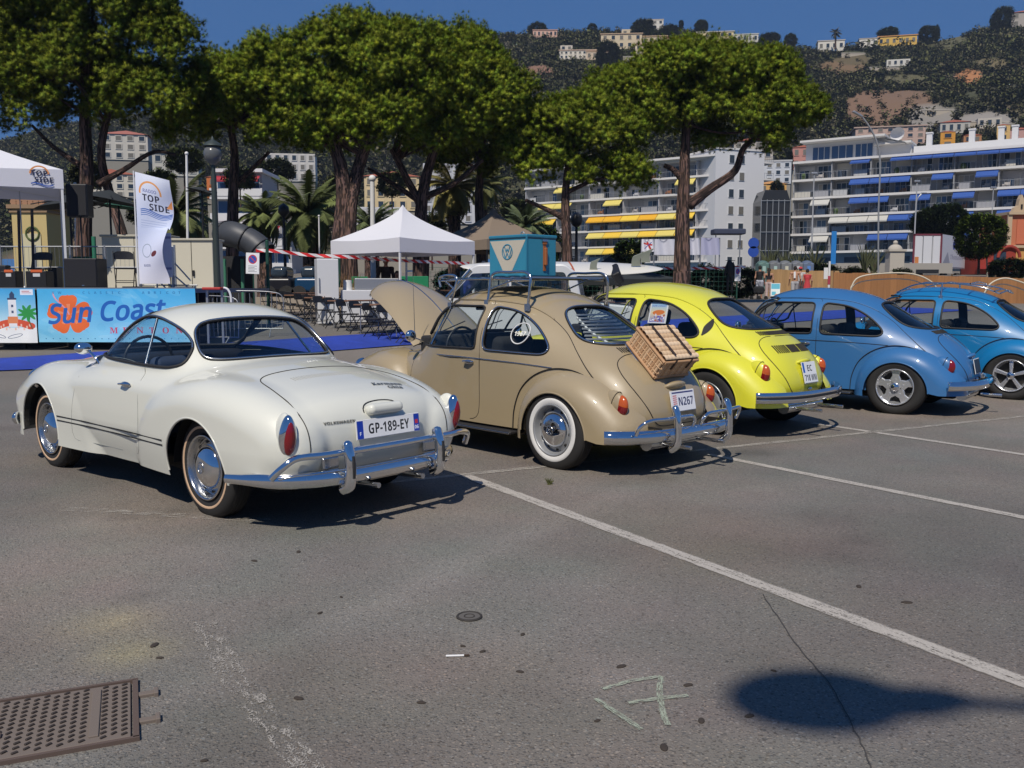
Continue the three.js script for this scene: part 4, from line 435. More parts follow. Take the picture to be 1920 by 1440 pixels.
// ---------------------------------------------------------------- stage, banners and event furniture
const SZ = 19.6, px = (u, v, d) => place(u, v, d), sx = (u, d) => place(u, 540, d).x;
{
  const xr = sx(366, SZ), xl = -16, w = xr - xl, o = thing('stage', 'low event stage with a grey deck and dark open underside at the left', 'stage', [(xl + xr) / 2, 0, -SZ]);
  part('deck', box(w, 0.1, 6, 0, 1.38, -3), std([0.2, 0.2, 0.21], 0.9), o); part('deck_edge', box(w, 0.05, 0.05, 0, 1.42, 0.03), MAT.galv, o); for (let k = 0; k < 8; k++) part('stage_leg', box(0.07, 1.33, 0.07, -w / 2 + 0.1 + k * (w - 0.2) / 7, 0.66, -0.35), MAT.blackSteel, o); part('stage_skirt', box(w, 1.3, 0.03, 0, 0.68, -0.7), MAT.black, o);
}
const cloth = (w, h, tex, amp = 0.02, seed = 0) => [grid(40, 14, (u, v) => V((u - 0.5) * w, (v - 0.5) * h, amp * (Math.sin(u * 21 + seed + v * 2) * 0.5 + 1.2 * (fbm(u * 7 + seed, v * 4, 3) - 0.5)))), std([1, 1, 1], 0.75, 0, { map: tex })];
function flatThing(name, label, cat, c, g, m, turn = 0, sub = 'sheet') { const o = thing(name, label, cat, c, turn); part(sub, g, m, o); return o; }
{
  const d = SZ - 0.12, x0 = sx(68, d), x1 = sx(366, d), top = 1.42, bot = 0.27;
  const tex = canvasTex(1536, 600, (c, w, h) => {
    const gr = c.createLinearGradient(0, 0, 0, h); gr.addColorStop(0, '#48b4e6'); gr.addColorStop(0.6, '#7accf0'); gr.addColorStop(1, '#8fd4f0'); c.fillStyle = gr; c.fillRect(0, 0, w, h); const r = rng(4);
    for (let k = 0; k < 60; k++) { c.fillStyle = `rgba(${r() < 0.5 ? '255,255,255' : '60,160,215'},0.10)`; c.beginPath(); c.ellipse(r() * w, r() * h, 30 + 120 * r(), 12 + 40 * r(), r(), 0, 6.3); c.fill(); }
    const fx = 310, fy = 290; for (let k = 0; k < 5; k++) { c.save(); c.translate(fx, fy); c.rotate(k * 1.2566 - 0.05); c.fillStyle = '#ef6f35'; c.beginPath(); c.moveTo(0, 10); c.bezierCurveTo(-55, -60, -118, -170, -70, -205); c.bezierCurveTo(-45, -232, -20, -205, 0, -222); c.bezierCurveTo(20, -205, 45, -232, 70, -205); c.bezierCurveTo(118, -170, 55, -60, 0, 10); c.fill(); c.fillStyle = 'rgba(250,170,130,0.6)'; c.beginPath(); c.moveTo(0, 0); c.lineTo(-18, -120); c.lineTo(18, -120); c.fill(); c.restore(); }
    c.strokeStyle = '#e8a3b0'; c.lineWidth = 14; c.beginPath(); c.moveTo(fx, fy); c.bezierCurveTo(fx - 40, fy - 120, fx - 150, fy - 150, fx - 150, fy - 250); c.stroke();
    c.font = 'italic 296px sans-serif'; c.lineJoin = 'round'; c.strokeStyle = '#1f66b8'; c.lineWidth = 15; c.fillStyle = '#1f66b8'; c.save(); c.translate(90, 392); c.rotate(-0.06); c.scale(0.86, 1); c.strokeText('Sun Coast', 0, 0); c.fillText('Sun Coast', 0, 0); c.restore();
    c.fillStyle = '#d0506a'; c.font = 'bold 92px serif'; 'MENTON'.split('').forEach((s, i) => c.fillText(s, 690 + i * 128, 500)); c.fillStyle = '#2f7fb4'; c.font = 'bold 40px sans-serif'; 'VW   CLASSIC   ABRICOT'.split('').forEach((s, i) => c.fillText(s, 150 + i * 58, 58)); for (let k = 0; k < 22; k++) c.fillText('•', 60 + k * 68, 575);
  });
  const [g, m] = cloth(x1 - x0, top - bot, tex, 0.035, 3); flatThing('event_banner', 'light blue banner with an orange flower and blue script on the stage front', 'banner', V((x0 + x1) / 2, (top + bot) / 2, -d), g, m, 0, 'banner_cloth');
  const xa = sx(-60, d), xb = sx(65, d), tex2 = canvasTex(640, 640, (c, w, h) => {
    const gr = c.createLinearGradient(0, 0, 0, h * 0.6); gr.addColorStop(0, '#3fa6de'); gr.addColorStop(1, '#bfe4f4'); c.fillStyle = gr; c.fillRect(0, 0, w, h); c.fillStyle = '#f1f4f4'; c.fillRect(0, h * 0.72, w, h * 0.28); c.fillStyle = '#d9583c'; for (let k = 0; k < 16; k++) { c.beginPath(); c.ellipse(250 + k * 22, h * 0.70 - 50 * Math.sin(k * 0.2), 46, 40, 0, 0, 6.3); c.fill(); } c.fillStyle = '#f2c9b4'; for (let k = 0; k < 12; k++) c.fillRect(260 + k * 28, h * 0.72 - (k % 3) * 22, 16, 30);
    c.fillStyle = '#eef0f2'; c.fillRect(378, 120, 74, 330); c.fillStyle = '#33486b'; c.fillRect(372, 110, 86, 22); c.fillRect(392, 70, 46, 40); c.beginPath(); c.moveTo(388, 72); c.lineTo(442, 72); c.lineTo(415, 30); c.fill(); c.fillStyle = '#4a5a78'; for (const y of [190, 260, 330]) c.fillRect(404, y, 20, 30); c.fillStyle = '#e58a5a'; c.fillRect(368, 330, 94, 80);
    c.strokeStyle = '#7a5a3a'; c.lineWidth = 12; c.beginPath(); c.moveTo(600, 480); c.quadraticCurveTo(570, 380, 560, 300); c.stroke(); c.fillStyle = '#2f9a4a'; for (let k = 0; k < 9; k++) { c.save(); c.translate(560, 290); c.rotate(k * 0.7); c.beginPath(); c.ellipse(45, 0, 58, 17, 0.2, 0, 6.3); c.fill(); c.restore(); }
    c.fillStyle = '#e8f0f8'; c.fillRect(500, 10, 120, 66); c.fillStyle = '#c46a6a'; c.fillRect(515, 28, 70, 9); c.fillRect(515, 48, 86, 7); c.strokeStyle = '#28406a'; c.lineWidth = 5; c.beginPath(); c.ellipse(430, 560, 70, 18, -0.3, 0, 6.3); c.stroke(); c.beginPath(); c.ellipse(280, 560, 60, 16, 0.3, 0, 6.3); c.stroke();
  });
  const [g2, m2] = cloth(xb - xa, 1.17, tex2, 0.02, 8); flatThing('poster_banner', 'printed banner with a lighthouse, palm and red roofs at the left edge of the stage', 'banner', V((xa + xb) / 2, 0.84, -d), g2, m2, 0, 'banner_cloth');
}
// gazebos
function gazebo(name, label, c, w, eave, val, peak, turn, mat, legMat, depthW = w, curve = 1.55) {
  const o = thing(name, label, 'tent', c, turn); const P = (x, z) => { const r = Math.max(Math.abs(x) / (w / 2), Math.abs(z) / (depthW / 2)); return V(x, lerp(peak, eave, Math.pow(r, 1 / curve) * 0.999), z); };
  const sides = [[-1, -1, 1, -1], [1, -1, 1, 1], [1, 1, -1, 1], [-1, 1, -1, -1]]; for (const [a, b, c2, d] of sides) { const A = V(a * w / 2, 0, b * depthW / 2), B = V(c2 * w / 2, 0, d * depthW / 2); part('roof_panel', grid(16, 16, (u, v) => { const q = A.clone().lerp(B, u).multiplyScalar(1 - v * 0.999); const p2 = P(q.x, q.z); p2.y -= 0.05 * Math.sin(Math.PI * u) * (1 - v); return p2; }), mat, o); part('valance', grid(16, 2, (u, v) => { const q = A.clone().lerp(B, u); return V(q.x, eave - val * v - 0.05 * Math.sin(Math.PI * u) * (1 - v), q.z).multiply(V(1.003, 1, 1.003)); }), mat, o); }
  for (const a of [-1, 1]) for (const b of [-1, 1]) part('tent_leg', box(0.05, eave, 0.05, a * (w / 2 - 0.03), eave / 2, b * (depthW / 2 - 0.03)), legMat, o);
  const q = []; for (const [a, b, c2, d] of sides) { q.push(bar(V(a * w / 2 * 0.98, eave - 0.35, b * depthW / 2 * 0.98), V((a + c2) / 2 * w / 2 * 0.98, eave - 0.05, (b + d) / 2 * depthW / 2 * 0.98), 0.015), bar(V(c2 * w / 2 * 0.98, eave - 0.35, d * depthW / 2 * 0.98), V((a + c2) / 2 * w / 2 * 0.98, eave - 0.05, (b + d) / 2 * depthW / 2 * 0.98), 0.015)); } part('tent_frame', q, legMat, o); return o;
}
const tentWhite = new THREE.MeshPhysicalMaterial({ color: new THREE.Color().setRGB(0.74, 0.74, 0.78), roughness: 0.9, side: THREE.DoubleSide, transmission: 0.12 }), tentTaupe = std([0.235, 0.185, 0.14], 0.9), tentDark = std([0.025, 0.03, 0.032], 0.9);
{
  const c = px(129, 540, 20.4); const g = gazebo('gazebo', 'white pop-up gazebo with printed logos standing on the stage', [c.x - 2.2 * Math.cos(0.47) - 1.6 * Math.sin(0.47), 1.43, c.z + 2.2 * Math.sin(0.47) - 1.6 * Math.cos(0.47)], 4.4, 2.62, 0.42, 3.75, 0.47, tentWhite, MAT.white, 3.2);
  const logo = canvasTex(256, 256, (k, w, h) => { k.clearRect(0, 0, w, h); k.strokeStyle = '#e89a5a'; k.lineWidth = 14; k.beginPath(); k.arc(110, 100, 74, Math.PI, 0); k.stroke(); k.fillStyle = '#2a2f4a'; k.font = 'bold 74px sans-serif'; k.fillText('TOP', 40, 120); k.fillText('SIDE', 66, 184); k.strokeStyle = '#3c5fae'; k.lineWidth = 12; k.beginPath(); k.moveTo(40, 200); k.bezierCurveTo(90, 160, 150, 250, 220, 205); k.stroke(); });
  const lm = std([1, 1, 1], 0.9, 0, { map: logo, transparent: true, alphaTest: 0.3 }); const pr = part('printed_logo', new THREE.PlaneGeometry(0.62, 0.56), lm, g); pr.position.set(1.78, 2.44, 1.625); const pr2 = part('printed_logo', new THREE.PlaneGeometry(0.9, 0.8), lm, g); pr2.position.set(0.2, 2.92, 1.34); pr2.rotation.x = -0.88;
}
{ const c = px(757, 540, 28.4); gazebo('gazebo', 'white pop-up gazebo with a pointed roof, behind the open hood', [c.x, groundY(c.x, c.z), c.z], 3.15, 2.42, 0.42, 3.55, 0.86, tentWhite, MAT.white); }
{ const c = px(925, 540, 38); gazebo('gazebo', 'taupe brown gazebo with a pointed roof behind the turquoise box', [c.x, groundY(c.x, c.z), c.z], 4.0, 2.6, 0.4, 4.05, 0.72, tentTaupe, MAT.blackSteel); }
{ const c = px(1142, 540, 40); gazebo('gazebo', 'low black gazebo behind the surfboard', [c.x, groundY(c.x, c.z) - 0.9, c.z], 4.2, 2.0, 0.3, 3.0, 0.6, tentDark, MAT.blackSteel); }
// folding chairs
function foldingChair(label, c, turn, group, m = MAT.blackSteel) {
  const o = thing('folding_chair', label, 'chair', c, turn, group); part('seat', rbox(0.42, 0.035, 0.4, 0.012, 0, 0.45, 0), MAT.plastic, o); part('backrest', [grid(8, 4, (u, v) => V((u - 0.5) * 0.44, 0.66 + 0.19 * v * (1 - 0.35 * (2 * u - 1) ** 4), -0.22 - 0.03 * v + 0.03 * (1 - (2 * u - 1) ** 2) * -1))], MAT.plastic, o);
  for (const s of [-1, 1]) { part('leg', tube([V(s * 0.215, 0, 0.22), V(s * 0.215, 0.45, -0.08), V(s * 0.215, 0.84, -0.235)], 0.011, 10, 5), m, o); part('leg', bar(V(s * 0.19, 0, -0.24), V(s * 0.19, 0.44, 0.14), 0.011, 5), m, o); } part('stretcher', [bar(V(-0.215, 0.17, 0.105), V(0.215, 0.17, 0.105), 0.009, 5), bar(V(-0.19, 0.13, -0.13), V(0.19, 0.13, -0.13), 0.009, 5)], m, o); return o;
}
{ const c = px(236, 540, 20.7); foldingChair('black folding chair on the stage in front of the cream cabinet', [c.x, 1.43, c.z], 0.5); const b = px(76, 540, 21.2); foldingChair('black folding chair on the stage behind the black equipment cases', [b.x, 1.43, b.z], 0.1); }
// equipment on the stage
{ const c = px(158, 540, 21), o = thing('speaker_stand', 'black tripod stand carrying the raised black loudspeaker', 'speaker stand', [c.x, 1.43, c.z]); part('pole', cyl(0.02, 0.02, 1.4, 8, 0, 1.0, 0), MAT.blackSteel, o); for (let k = 0; k < 3; k++) part('leg', bar(V(0, 0.6, 0), V(0.4 * Math.cos(k * 2.1 + 0.4), 0, 0.4 * Math.sin(k * 2.1 + 0.4)), 0.012), MAT.blackSteel, o); const q = thing('loudspeaker', 'black loudspeaker raised on a stand above the stage', 'loudspeaker', [c.x, 3.05, c.z], 0.1); part('cabinet', rbox(0.47, 0.74, 0.4, 0.03, 0, 0.37, 0), MAT.black, q); part('grille', rbox(0.42, 0.68, 0.02, 0.008, 0, 0.37, 0.205), std([0.02, 0.02, 0.022], 0.9), q); }
{ const c = px(163, 540, 20.1), o = thing('subwoofer', 'large square black bass speaker standing on the stage', 'loudspeaker', [c.x, 1.43, c.z], 0.08); part('cabinet', rbox(0.7, 0.64, 0.62, 0.02, 0, 0.33, 0), MAT.black, o); part('grille', rbox(0.66, 0.6, 0.02, 0.006, 0, 0.33, 0.315), std([0.018, 0.018, 0.022], 0.95), o); part('badge', box(0.05, 0.02, 0.005, 0.05, 0.06, 0.328), MAT.chromeDull, o); }
[[76, 'black equipment case with an orange lid strip, beside the gazebo leg', 0.46], [24, 'black equipment case with an orange lid strip, left of its twin', 0.34]].forEach(([u, label, w]) => { const c = px(u, 540, 20.2), o = thing('equipment_case', label, 'case', [c.x, 1.43, c.z]); part('case_body', rbox(w, 0.38, 0.34, 0.02, 0, 0.19, 0), MAT.black, o); part('lid_strip', rbox(w * 0.56, 0.06, 0.03, 0.01, 0.02, 0.375, 0.16), std([0.62, 0.12, 0.03], 0.6), o); part('case_label', box(w * 0.34, 0.07, 0.006, 0.02, 0.29, 0.173), std([0.6, 0.6, 0.6], 0.7), o); part('handle', tube([V(-0.1, 0.38, 0), V(-0.08, 0.43, 0), V(0.08, 0.43, 0), V(0.1, 0.38, 0)], 0.01, 12, 5), MAT.plastic, o); });
{ const c = px(8, 540, 20.6), o = thing('equipment_box', 'plain black box on the stage at the left edge of the picture', 'box', [c.x, 1.43, c.z]); part('box_body', rbox(0.3, 0.36, 0.3, 0.02, -0.05, 0.18, 0), MAT.black, o); part('lid', rbox(0.22, 0.16, 0.22, 0.03, 0.02, 0.44, 0), MAT.plastic, o); }
{ const c = px(105, 540, 21.8), o = thing('equipment_rack', 'narrow dark amplifier box on the stage behind the gazebo leg', 'amplifier', [c.x, 1.43, c.z]); part('cabinet', rbox(0.22, 0.5, 0.3, 0.02, 0, 0.25, 0), MAT.black, o); part('front_panel', box(0.18, 0.4, 0.01, 0, 0.26, 0.155), MAT.plastic, o); }
[[35, 395, 'dark upright pole left of the microphone stand on the stage'], [60, 392, 'dark upright pole right of the microphone stand on the stage']].forEach(([u, v, label]) => { const a = px(u + 4, 540, 22), b = px(u, v, 22), o = thing('pole', label, 'pole', [a.x, 1.43, a.z]); part('shaft', bar(V(0, 0, 0), V(b.x - a.x, b.y - 1.43, 0), 0.035, 8), std([0.05, 0.045, 0.05], 0.6), o); part('foot', cyl(0.12, 0.14, 0.03, 12, 0, 0.015, 0), MAT.plastic, o); });
{ const a = px(47, 540, 20.9), o = thing('microphone_stand', 'thin grey microphone stand on the stage under the gazebo', 'microphone stand', [a.x, 1.43, a.z]); part('shaft', cyl(0.012, 0.016, 2.2, 8, 0, 1.1, 0), MAT.galv, o); part('base', cyl(0.1, 0.13, 0.05, 14, 0, 0.025, 0), MAT.galv, o); }
// rails at the back of the stage
{ const y = 1.43, o = thing('stage_railing', 'grey tubular railing along the back of the stage', 'railing', [0, y, -24.2]), x0 = sx(5, 24.2), x1 = sx(330, 24.2); for (let k = 0; k <= 5; k++) part('railing_post', cyl(0.03, 0.03, 1.15, 8, lerp(x0, x1, k / 5), 0.57, 0), MAT.galv, o); for (const h of [0.55, 1.1]) part('rail', bar(V(x0, h, 0), V(x1, h, 0), 0.022), MAT.galv, o); part('mesh_wire', Array.from({ length: 40 }, (_, k) => cyl(0.004, 0.004, 0.55, 4, lerp(x0, x1, (k + 0.5) / 40), 0.82, 0)), MAT.galv, o); }
// flag banner
{
  const d = 20.2, a = px(260, 540, d), top = px(260, 322, d), o = thing('flag_banner', 'tall white flag banner with printed logo and waves standing on the stage', 'flag', [a.x, 1.43, a.z]), H = top.y - 1.43, W = px(318, 340, d).x - a.x;
  const tex = canvasTex(512, 1536, (c, w, h) => { const gr = c.createLinearGradient(0, 0, w, h); gr.addColorStop(0, '#e6ebf7'); gr.addColorStop(0.5, '#c9d3ec'); gr.addColorStop(1, '#e9e6f0'); c.fillStyle = gr; c.fillRect(0, 0, w, h); c.strokeStyle = '#e8a263'; c.lineWidth = 26; c.beginPath(); c.arc(210, 250, 150, Math.PI * 0.95, Math.PI * 2.05); c.stroke(); c.fillStyle = '#7d86b8'; c.font = 'bold 66px sans-serif'; c.fillText('RADIO', 100, 250); c.fillStyle = '#2a2d44'; c.font = 'bold 130px sans-serif'; c.fillText('TOP', 92, 370); c.fillText('SIDE', 180, 490); c.strokeStyle = '#2f62b8'; for (let k = 0; k < 4; k++) { c.lineWidth = 14 - 2 * k; c.beginPath(); c.moveTo(60, 500 + 26 * k); c.bezierCurveTo(200, 430 + 26 * k, 300, 620 + 20 * k, 500, 500 + 20 * k); c.stroke(); } c.fillStyle = 'rgba(150,165,205,0.55)'; for (let k = 0; k < 4; k++) c.fillRect(60, 640 + k * 34, 380, 10); c.fillStyle = '#f0a060'; c.beginPath(); c.moveTo(500, 300); c.lineTo(420, 430); c.lineTo(500, 430); c.fill(); c.strokeStyle = '#9aa6b8'; c.lineWidth = 12; c.beginPath(); c.arc(180, 1080, 90, 0, 6.3); c.stroke(); c.fillStyle = '#6a3038'; c.beginPath(); c.ellipse(330, 1120, 60, 34, -0.5, 0, 6.3); c.fill(); c.fillStyle = '#55608c'; c.font = 'bold 44px sans-serif'; c.fillText('RADIO', 110, 1300); });
  part('flag_cloth', grid(10, 40, (u, v) => { const t = 1 - v, narrow = t < 0.3 ? 1 : lerp(1, 0.72, smooth(0.3, 0.75, t)) + 0.1 * smooth(0.8, 0.98, t); return V(0.03 + u * W * narrow, H - (H - 0.1) * t - u * 0.2 * (1 - t) * (t < 0.5 ? 1 : 0), 0.1 * u * Math.sin(t * 9 + u * 2)); }), std([1, 1, 1], 0.8, 0, { map: tex }), o);
  part('pole', cyl(0.016, 0.022, H + 0.04, 8, 0, H / 2, 0), MAT.white, o); part('foot', [box(0.7, 0.04, 0.06, 0, 0.02, 0), box(0.06, 0.04, 0.7, 0, 0.02, 0)], MAT.blackSteel, o);
}
{ const d = 20.8, a = px(306, 540, d), o = thing('notice_board', 'small white and lilac notice sheet beside the flag banner', 'sign', [a.x, 1.43, a.z]); part('panel', rbox(0.36, 1.0, 0.02, 0.005, 0.05, 0.75, 0), std([0.6, 0.6, 0.74], 0.7), o); part('printed_band', [box(0.34, 0.05, 0.004, 0.05, 1.15, 0.013), box(0.34, 0.05, 0.004, 0.05, 0.45, 0.013)], std([0.24, 0.24, 0.45], 0.7), o); for (const s of [-0.14, 0.24]) part('leg', box(0.03, 0.3, 0.03, s, 0.14, -0.02), MAT.galv, o); }
{ const d = 20.9, o = thing('stage_stairs_rail', 'white and grey metal stair rail at the right end of the stage', 'railing', [px(326, 540, d).x, 1.3, -d]); part('post', box(0.06, 1.05, 0.05, 0, 0.55, 0), MAT.white, o); for (const [a, b] of [[V(-0.75, 0.7, 0), V(-0.1, 0.05, 0)], [V(-0.55, 0.7, 0), V(0, 0.12, 0)], [V(0.05, 0.7, 0), V(0.4, 0.3, 0)], [V(0.05, 0.4, 0), V(0.5, 0, 0)], [V(-0.8, 0.2, 0), V(0.55, 0.2, 0)]]) part('brace', bar(a, b, 0.018), MAT.galv, o); }
// cream cabinets behind the stage
{ const cr = std([0.62, 0.58, 0.46], 0.75), mk = (u0, u1, v0, d, label, doors) => { const a = px(u0, v0, d), b = px(u1, v0, d), w = b.x - a.x, gy = groundY(a.x, -d), h = a.y - gy, o = thing('utility_cabinet', label, 'cabinet', [(a.x + b.x) / 2, gy, -d]); part('cabinet_body', rbox(w, h, 0.9, 0.02, 0, h / 2, -0.45), cr, o); part('cabinet_top', rbox(w + 0.08, 0.06, 1.0, 0.015, 0, h, -0.45), std([0.5, 0.47, 0.38], 0.8), o); for (let k = 1; k < doors; k++) part('door_gap', box(0.015, h * 0.95, 0.01, -w / 2 + k * w / doors, h / 2, 0.003), MAT.seam, o); part('handle', box(0.05, 0.16, 0.04, 0.05, h * 0.62, 0.02), MAT.plastic, o); return o; }; mk(190, 312, 442, 25.5, 'wide cream metal cabinet behind the chair on the stage', 2); mk(318, 398, 449, 25, 'cream metal cabinet with two doors right of the flag banner', 2); }
{ const d = 28, a = px(20, 370, d), b = px(85, 370, d), w = b.x - a.x, gy = groundY(a.x, -d), h = a.y - gy, o = thing('gate_house', 'small ochre yellow gatehouse with a tiled edge behind the stage', 'building', [(a.x + b.x) / 2, gy, -d]), ye = std([0.56, 0.44, 0.2], 0.9); part('wall', box(w, h - 0.2, 1.6, 0, (h - 0.2) / 2, -0.8), ye, o); part('cornice', [box(w + 0.2, 0.12, 1.8, 0, h - 0.28, -0.8), box(w + 0.1, 0.08, 1.7, 0, h - 0.42, -0.8)], std([0.3, 0.2, 0.12], 0.9), o); for (let k = 0; k < 6; k++) part('roof_tile', put(cyl(0.1, 0.1, 1.7, 8), -w / 2 + 0.1 + k * (w - 0.2) / 5, h - 0.14, -0.8, Math.PI / 2), std([0.36, 0.2, 0.12], 0.9), o); part('wall_panel', box(w * 0.55, 1.6, 0.03, 0.05, h - 1.9, 0.02), std([0.6, 0.55, 0.36], 0.9), o); part('pipe_ring', put(new THREE.TorusGeometry(0.2, 0.03, 6, 16), 0.1, h - 1.1, 0.05), std([0.1, 0.13, 0.04], 0.8), o); }
// parasols, slide and posts behind the stage
function parasol(label, u, v, d, w, tilt, m = tentDark) { const c = px(u, v, d), gy = groundY(c.x, -d), o = thing('parasol', label, 'parasol', [c.x, gy, c.z]), h = c.y - gy; part('canopy', put(new THREE.ConeGeometry(w / 2, w * 0.17, 8, 3, true), 0, h - w * 0.085, 0, 0, 0.3, tilt), m, o); part('rib', Array.from({ length: 8 }, (_, k) => { const a = k * Math.PI / 4 + 0.3; return bar(V(0, h - 0.1, 0), V(w / 2 * Math.cos(a), h - w * 0.17, w / 2 * Math.sin(a)), 0.015); }), MAT.blackSteel, o); part('pole', cyl(0.03, 0.03, h, 8, 0, h / 2, 0), MAT.blackSteel, o); }
parasol('black parasol behind the loudspeaker, leftmost of the dark parasols', 130, 363, 25, 1.9, 0.12); parasol('black parasol tilted to the right beside the flag banner', 205, 356, 25.6, 1.8, -0.18); parasol('small black parasol left of the black lamp post', 378, 350, 26, 0.85, -0.25); parasol('dark green parasol under the tilted black one', 222, 372, 29, 1.6, -0.1, std([0.02, 0.09, 0.06], 0.9));
{ const a = px(420, 435, 30), b = px(495, 463, 30), o = thing('tube_slide', 'dark grey tube slide of a playground behind the black lamp post', 'slide', [a.x, groundY(a.x, -30), -30]), off = o.position; const pts = [V(-0.2, a.y - off.y - 0.05, -0.5), V(0.4, a.y - off.y - 0.1, 0), V(1.0, (a.y + b.y) / 2 - off.y - 0.15, 0.1), V(b.x - a.x + 0.1, b.y - off.y - 0.25, 0.2)]; part('tube', tube(pts, 0.42, 30, 16), std([0.06, 0.065, 0.075], 0.5), o); part('tube_ring', [0.15, 0.5, 0.85].map(t => { const c = new THREE.CatmullRomCurve3(pts), p = c.getPoint(t), n = c.getTangent(t), g = new THREE.TorusGeometry(0.43, 0.025, 6, 20); g.applyQuaternion(new THREE.Quaternion().setFromUnitVectors(V(0, 0, 1), n)); g.translate(p.x, p.y, p.z); return g; }), MAT.plastic, o); part('post', [cyl(0.06, 0.06, 1.9, 8, -0.3, 0.95, -0.9), cyl(0.06, 0.06, 1.9, 8, 0.3, 0.95, -0.9)], std([0.05, 0.2, 0.12], 0.6), o); part('tower_panel', box(1.3, 2.0, 0.1, -0.1, 1.0, -1.2), std([0.02, 0.02, 0.022], 0.8), o); }
{ const o = thing('play_frame', 'orange and green playground frame behind the stage railing', 'playground', [px(118, 540, 30).x, groundY(0, -30), -30]); for (const [x, c] of [[-0.5, [0.42, 0.1, 0.03]], [0.3, [0.03, 0.2, 0.12]], [1.1, [0.03, 0.2, 0.12]], [1.9, [0.03, 0.2, 0.12]]]) part('post', cyl(0.07, 0.07, 2.6, 8, x, 1.3, 0), std(c, 0.6), o); part('panel', [box(0.7, 0.9, 0.06, 0.7, 1.5, 0), box(0.7, 0.7, 0.06, 1.5, 1.5, 0)], std([0.03, 0.16, 0.1], 0.7), o); part('panel', box(0.5, 0.4, 0.06, -0.1, 1.9, 0), std([0.5, 0.4, 0.04], 0.7), o); }
// crowd barriers
function barrier(label, c, turn, len = 2.1) { const o = thing('crowd_barrier', label, 'barrier', c, turn, 'grey crowd barriers'); part('frame', [tube([V(-len / 2, 0.2, 0), V(-len / 2, 1.0, 0), V(-len / 2 + 0.1, 1.08, 0), V(len / 2 - 0.1, 1.08, 0), V(len / 2, 1.0, 0), V(len / 2, 0.2, 0)], 0.014, 50, 6), bar(V(-len / 2, 0.2, 0), V(len / 2, 0.2, 0), 0.016)], MAT.galv, o); for (let k = 1; k < 16; k++) part('bar', cyl(0.008, 0.008, 0.88, 5, -len / 2 + k * len / 16, 0.64, 0), MAT.galv, o); for (const s of [-1, 1]) part('foot', bar(V(s * len * 0.36, 0.2, 0), V(s * len * 0.36, 0.0, 0.28), 0.016), MAT.galv, o); return o; }
{ const c = px(448, 560, 22.5); barrier('galvanised crowd barrier standing right of the blue banner', [c.x, groundY(c.x, c.z), c.z], 0.12); const b = px(384, 560, 20.4); barrier('galvanised crowd barrier half behind the coupe, at the corner of the stage', [b.x, groundY(b.x, b.z), b.z], -0.2, 1.6); }
{ const c = px(402, 545, 19.4), o = thing('trolley', 'red-topped trolley with a bent white tube handle, beside the stage', 'trolley', [c.x, groundY(c.x, c.z), c.z]); part('tray', rbox(0.4, 0.06, 0.3, 0.02, -0.02, 1.34, 0), std([0.45, 0.04, 0.03], 0.6), o); part('handle', tube([V(0.2, 1.36, 0), V(0.28, 1.33, 0), V(0.34, 1.22, 0), V(0.36, 0.9, 0)], 0.025, 16, 8), MAT.white, o); for (const s of [-1, 1]) part('leg', box(0.04, 1.3, 0.04, s * 0.16, 0.66, 0), MAT.galv, o); }
// long tables with rows of folding chairs
{
  const A = V(-2.35, 0, -20.6), B = V(-8.6, 0, -31), d = B.clone().sub(A), L = d.length(); d.normalize(); const n = V(-d.z, 0, d.x).multiplyScalar(-1); if (n.x < 0) n.negate(); const turn = Math.atan2(-d.z, d.x), top = std([0.22, 0.115, 0.07], 0.6), redTop = std([0.35, 0.06, 0.05], 0.7); let ci = 0; const firsts = [], chairs0 = []; const rowName = ['in the nearest table row', 'in the middle table row', 'in the farthest table row']; const r = rng(9);
  for (let row = 0; row < 3; row++) for (let k = 0; k < 6; k++) { const p = A.clone().addScaledVector(d, 1.0 + k * 1.95).addScaledVector(n, 0.75 + row * 2.6); p.y = groundY(p.x, p.z); let first = firsts[row]; if (!first) { first = firsts[row] = thing('folding_table', 'long brown folding table among black chairs, ' + rowName[row], 'table', p, turn, 'brown tables ' + rowName[row]); part('table_top', rbox(1.85, 0.035, 0.75, 0.01, 0, 0.74, 0), top, first); for (const s of [-1, 1]) for (const q of [-1, 1]) part('leg', bar(V(s * 0.75, 0.72, q * 0.28), V(s * 0.75, 0, q * 0.3), 0.014), MAT.galv, first); part('stretcher', bar(V(-0.75, 0.2, 0), V(0.75, 0.2, 0), 0.012), MAT.galv, first); } else copyOf(first, null, p, turn); }
  for (let row = 0; row < 3; row++) for (const side of [-1, 1]) for (let k = 0; k < (row ? 11 : 13); k++) { const p = A.clone().addScaledVector(d, 0.25 + k * 0.93 + 0.12 * (r() - 0.5)).addScaledVector(n, 0.75 + row * 2.6 + side * (0.62 + 0.1 * r())); p.y = groundY(p.x, p.z); const face = Math.atan2(-side * n.x, -side * n.z) + 0.35 * (r() - 0.5); const key = row + '_' + side, what = (side < 0 ? 'on the near side' : 'on the far side') + ', ' + rowName[row]; if (!chairs0[key]) chairs0[key] = foldingChair('black folding chair ' + what, p, face, 'black folding chairs ' + what); else copyOf(chairs0[key], null, p, face); ci++; }
}
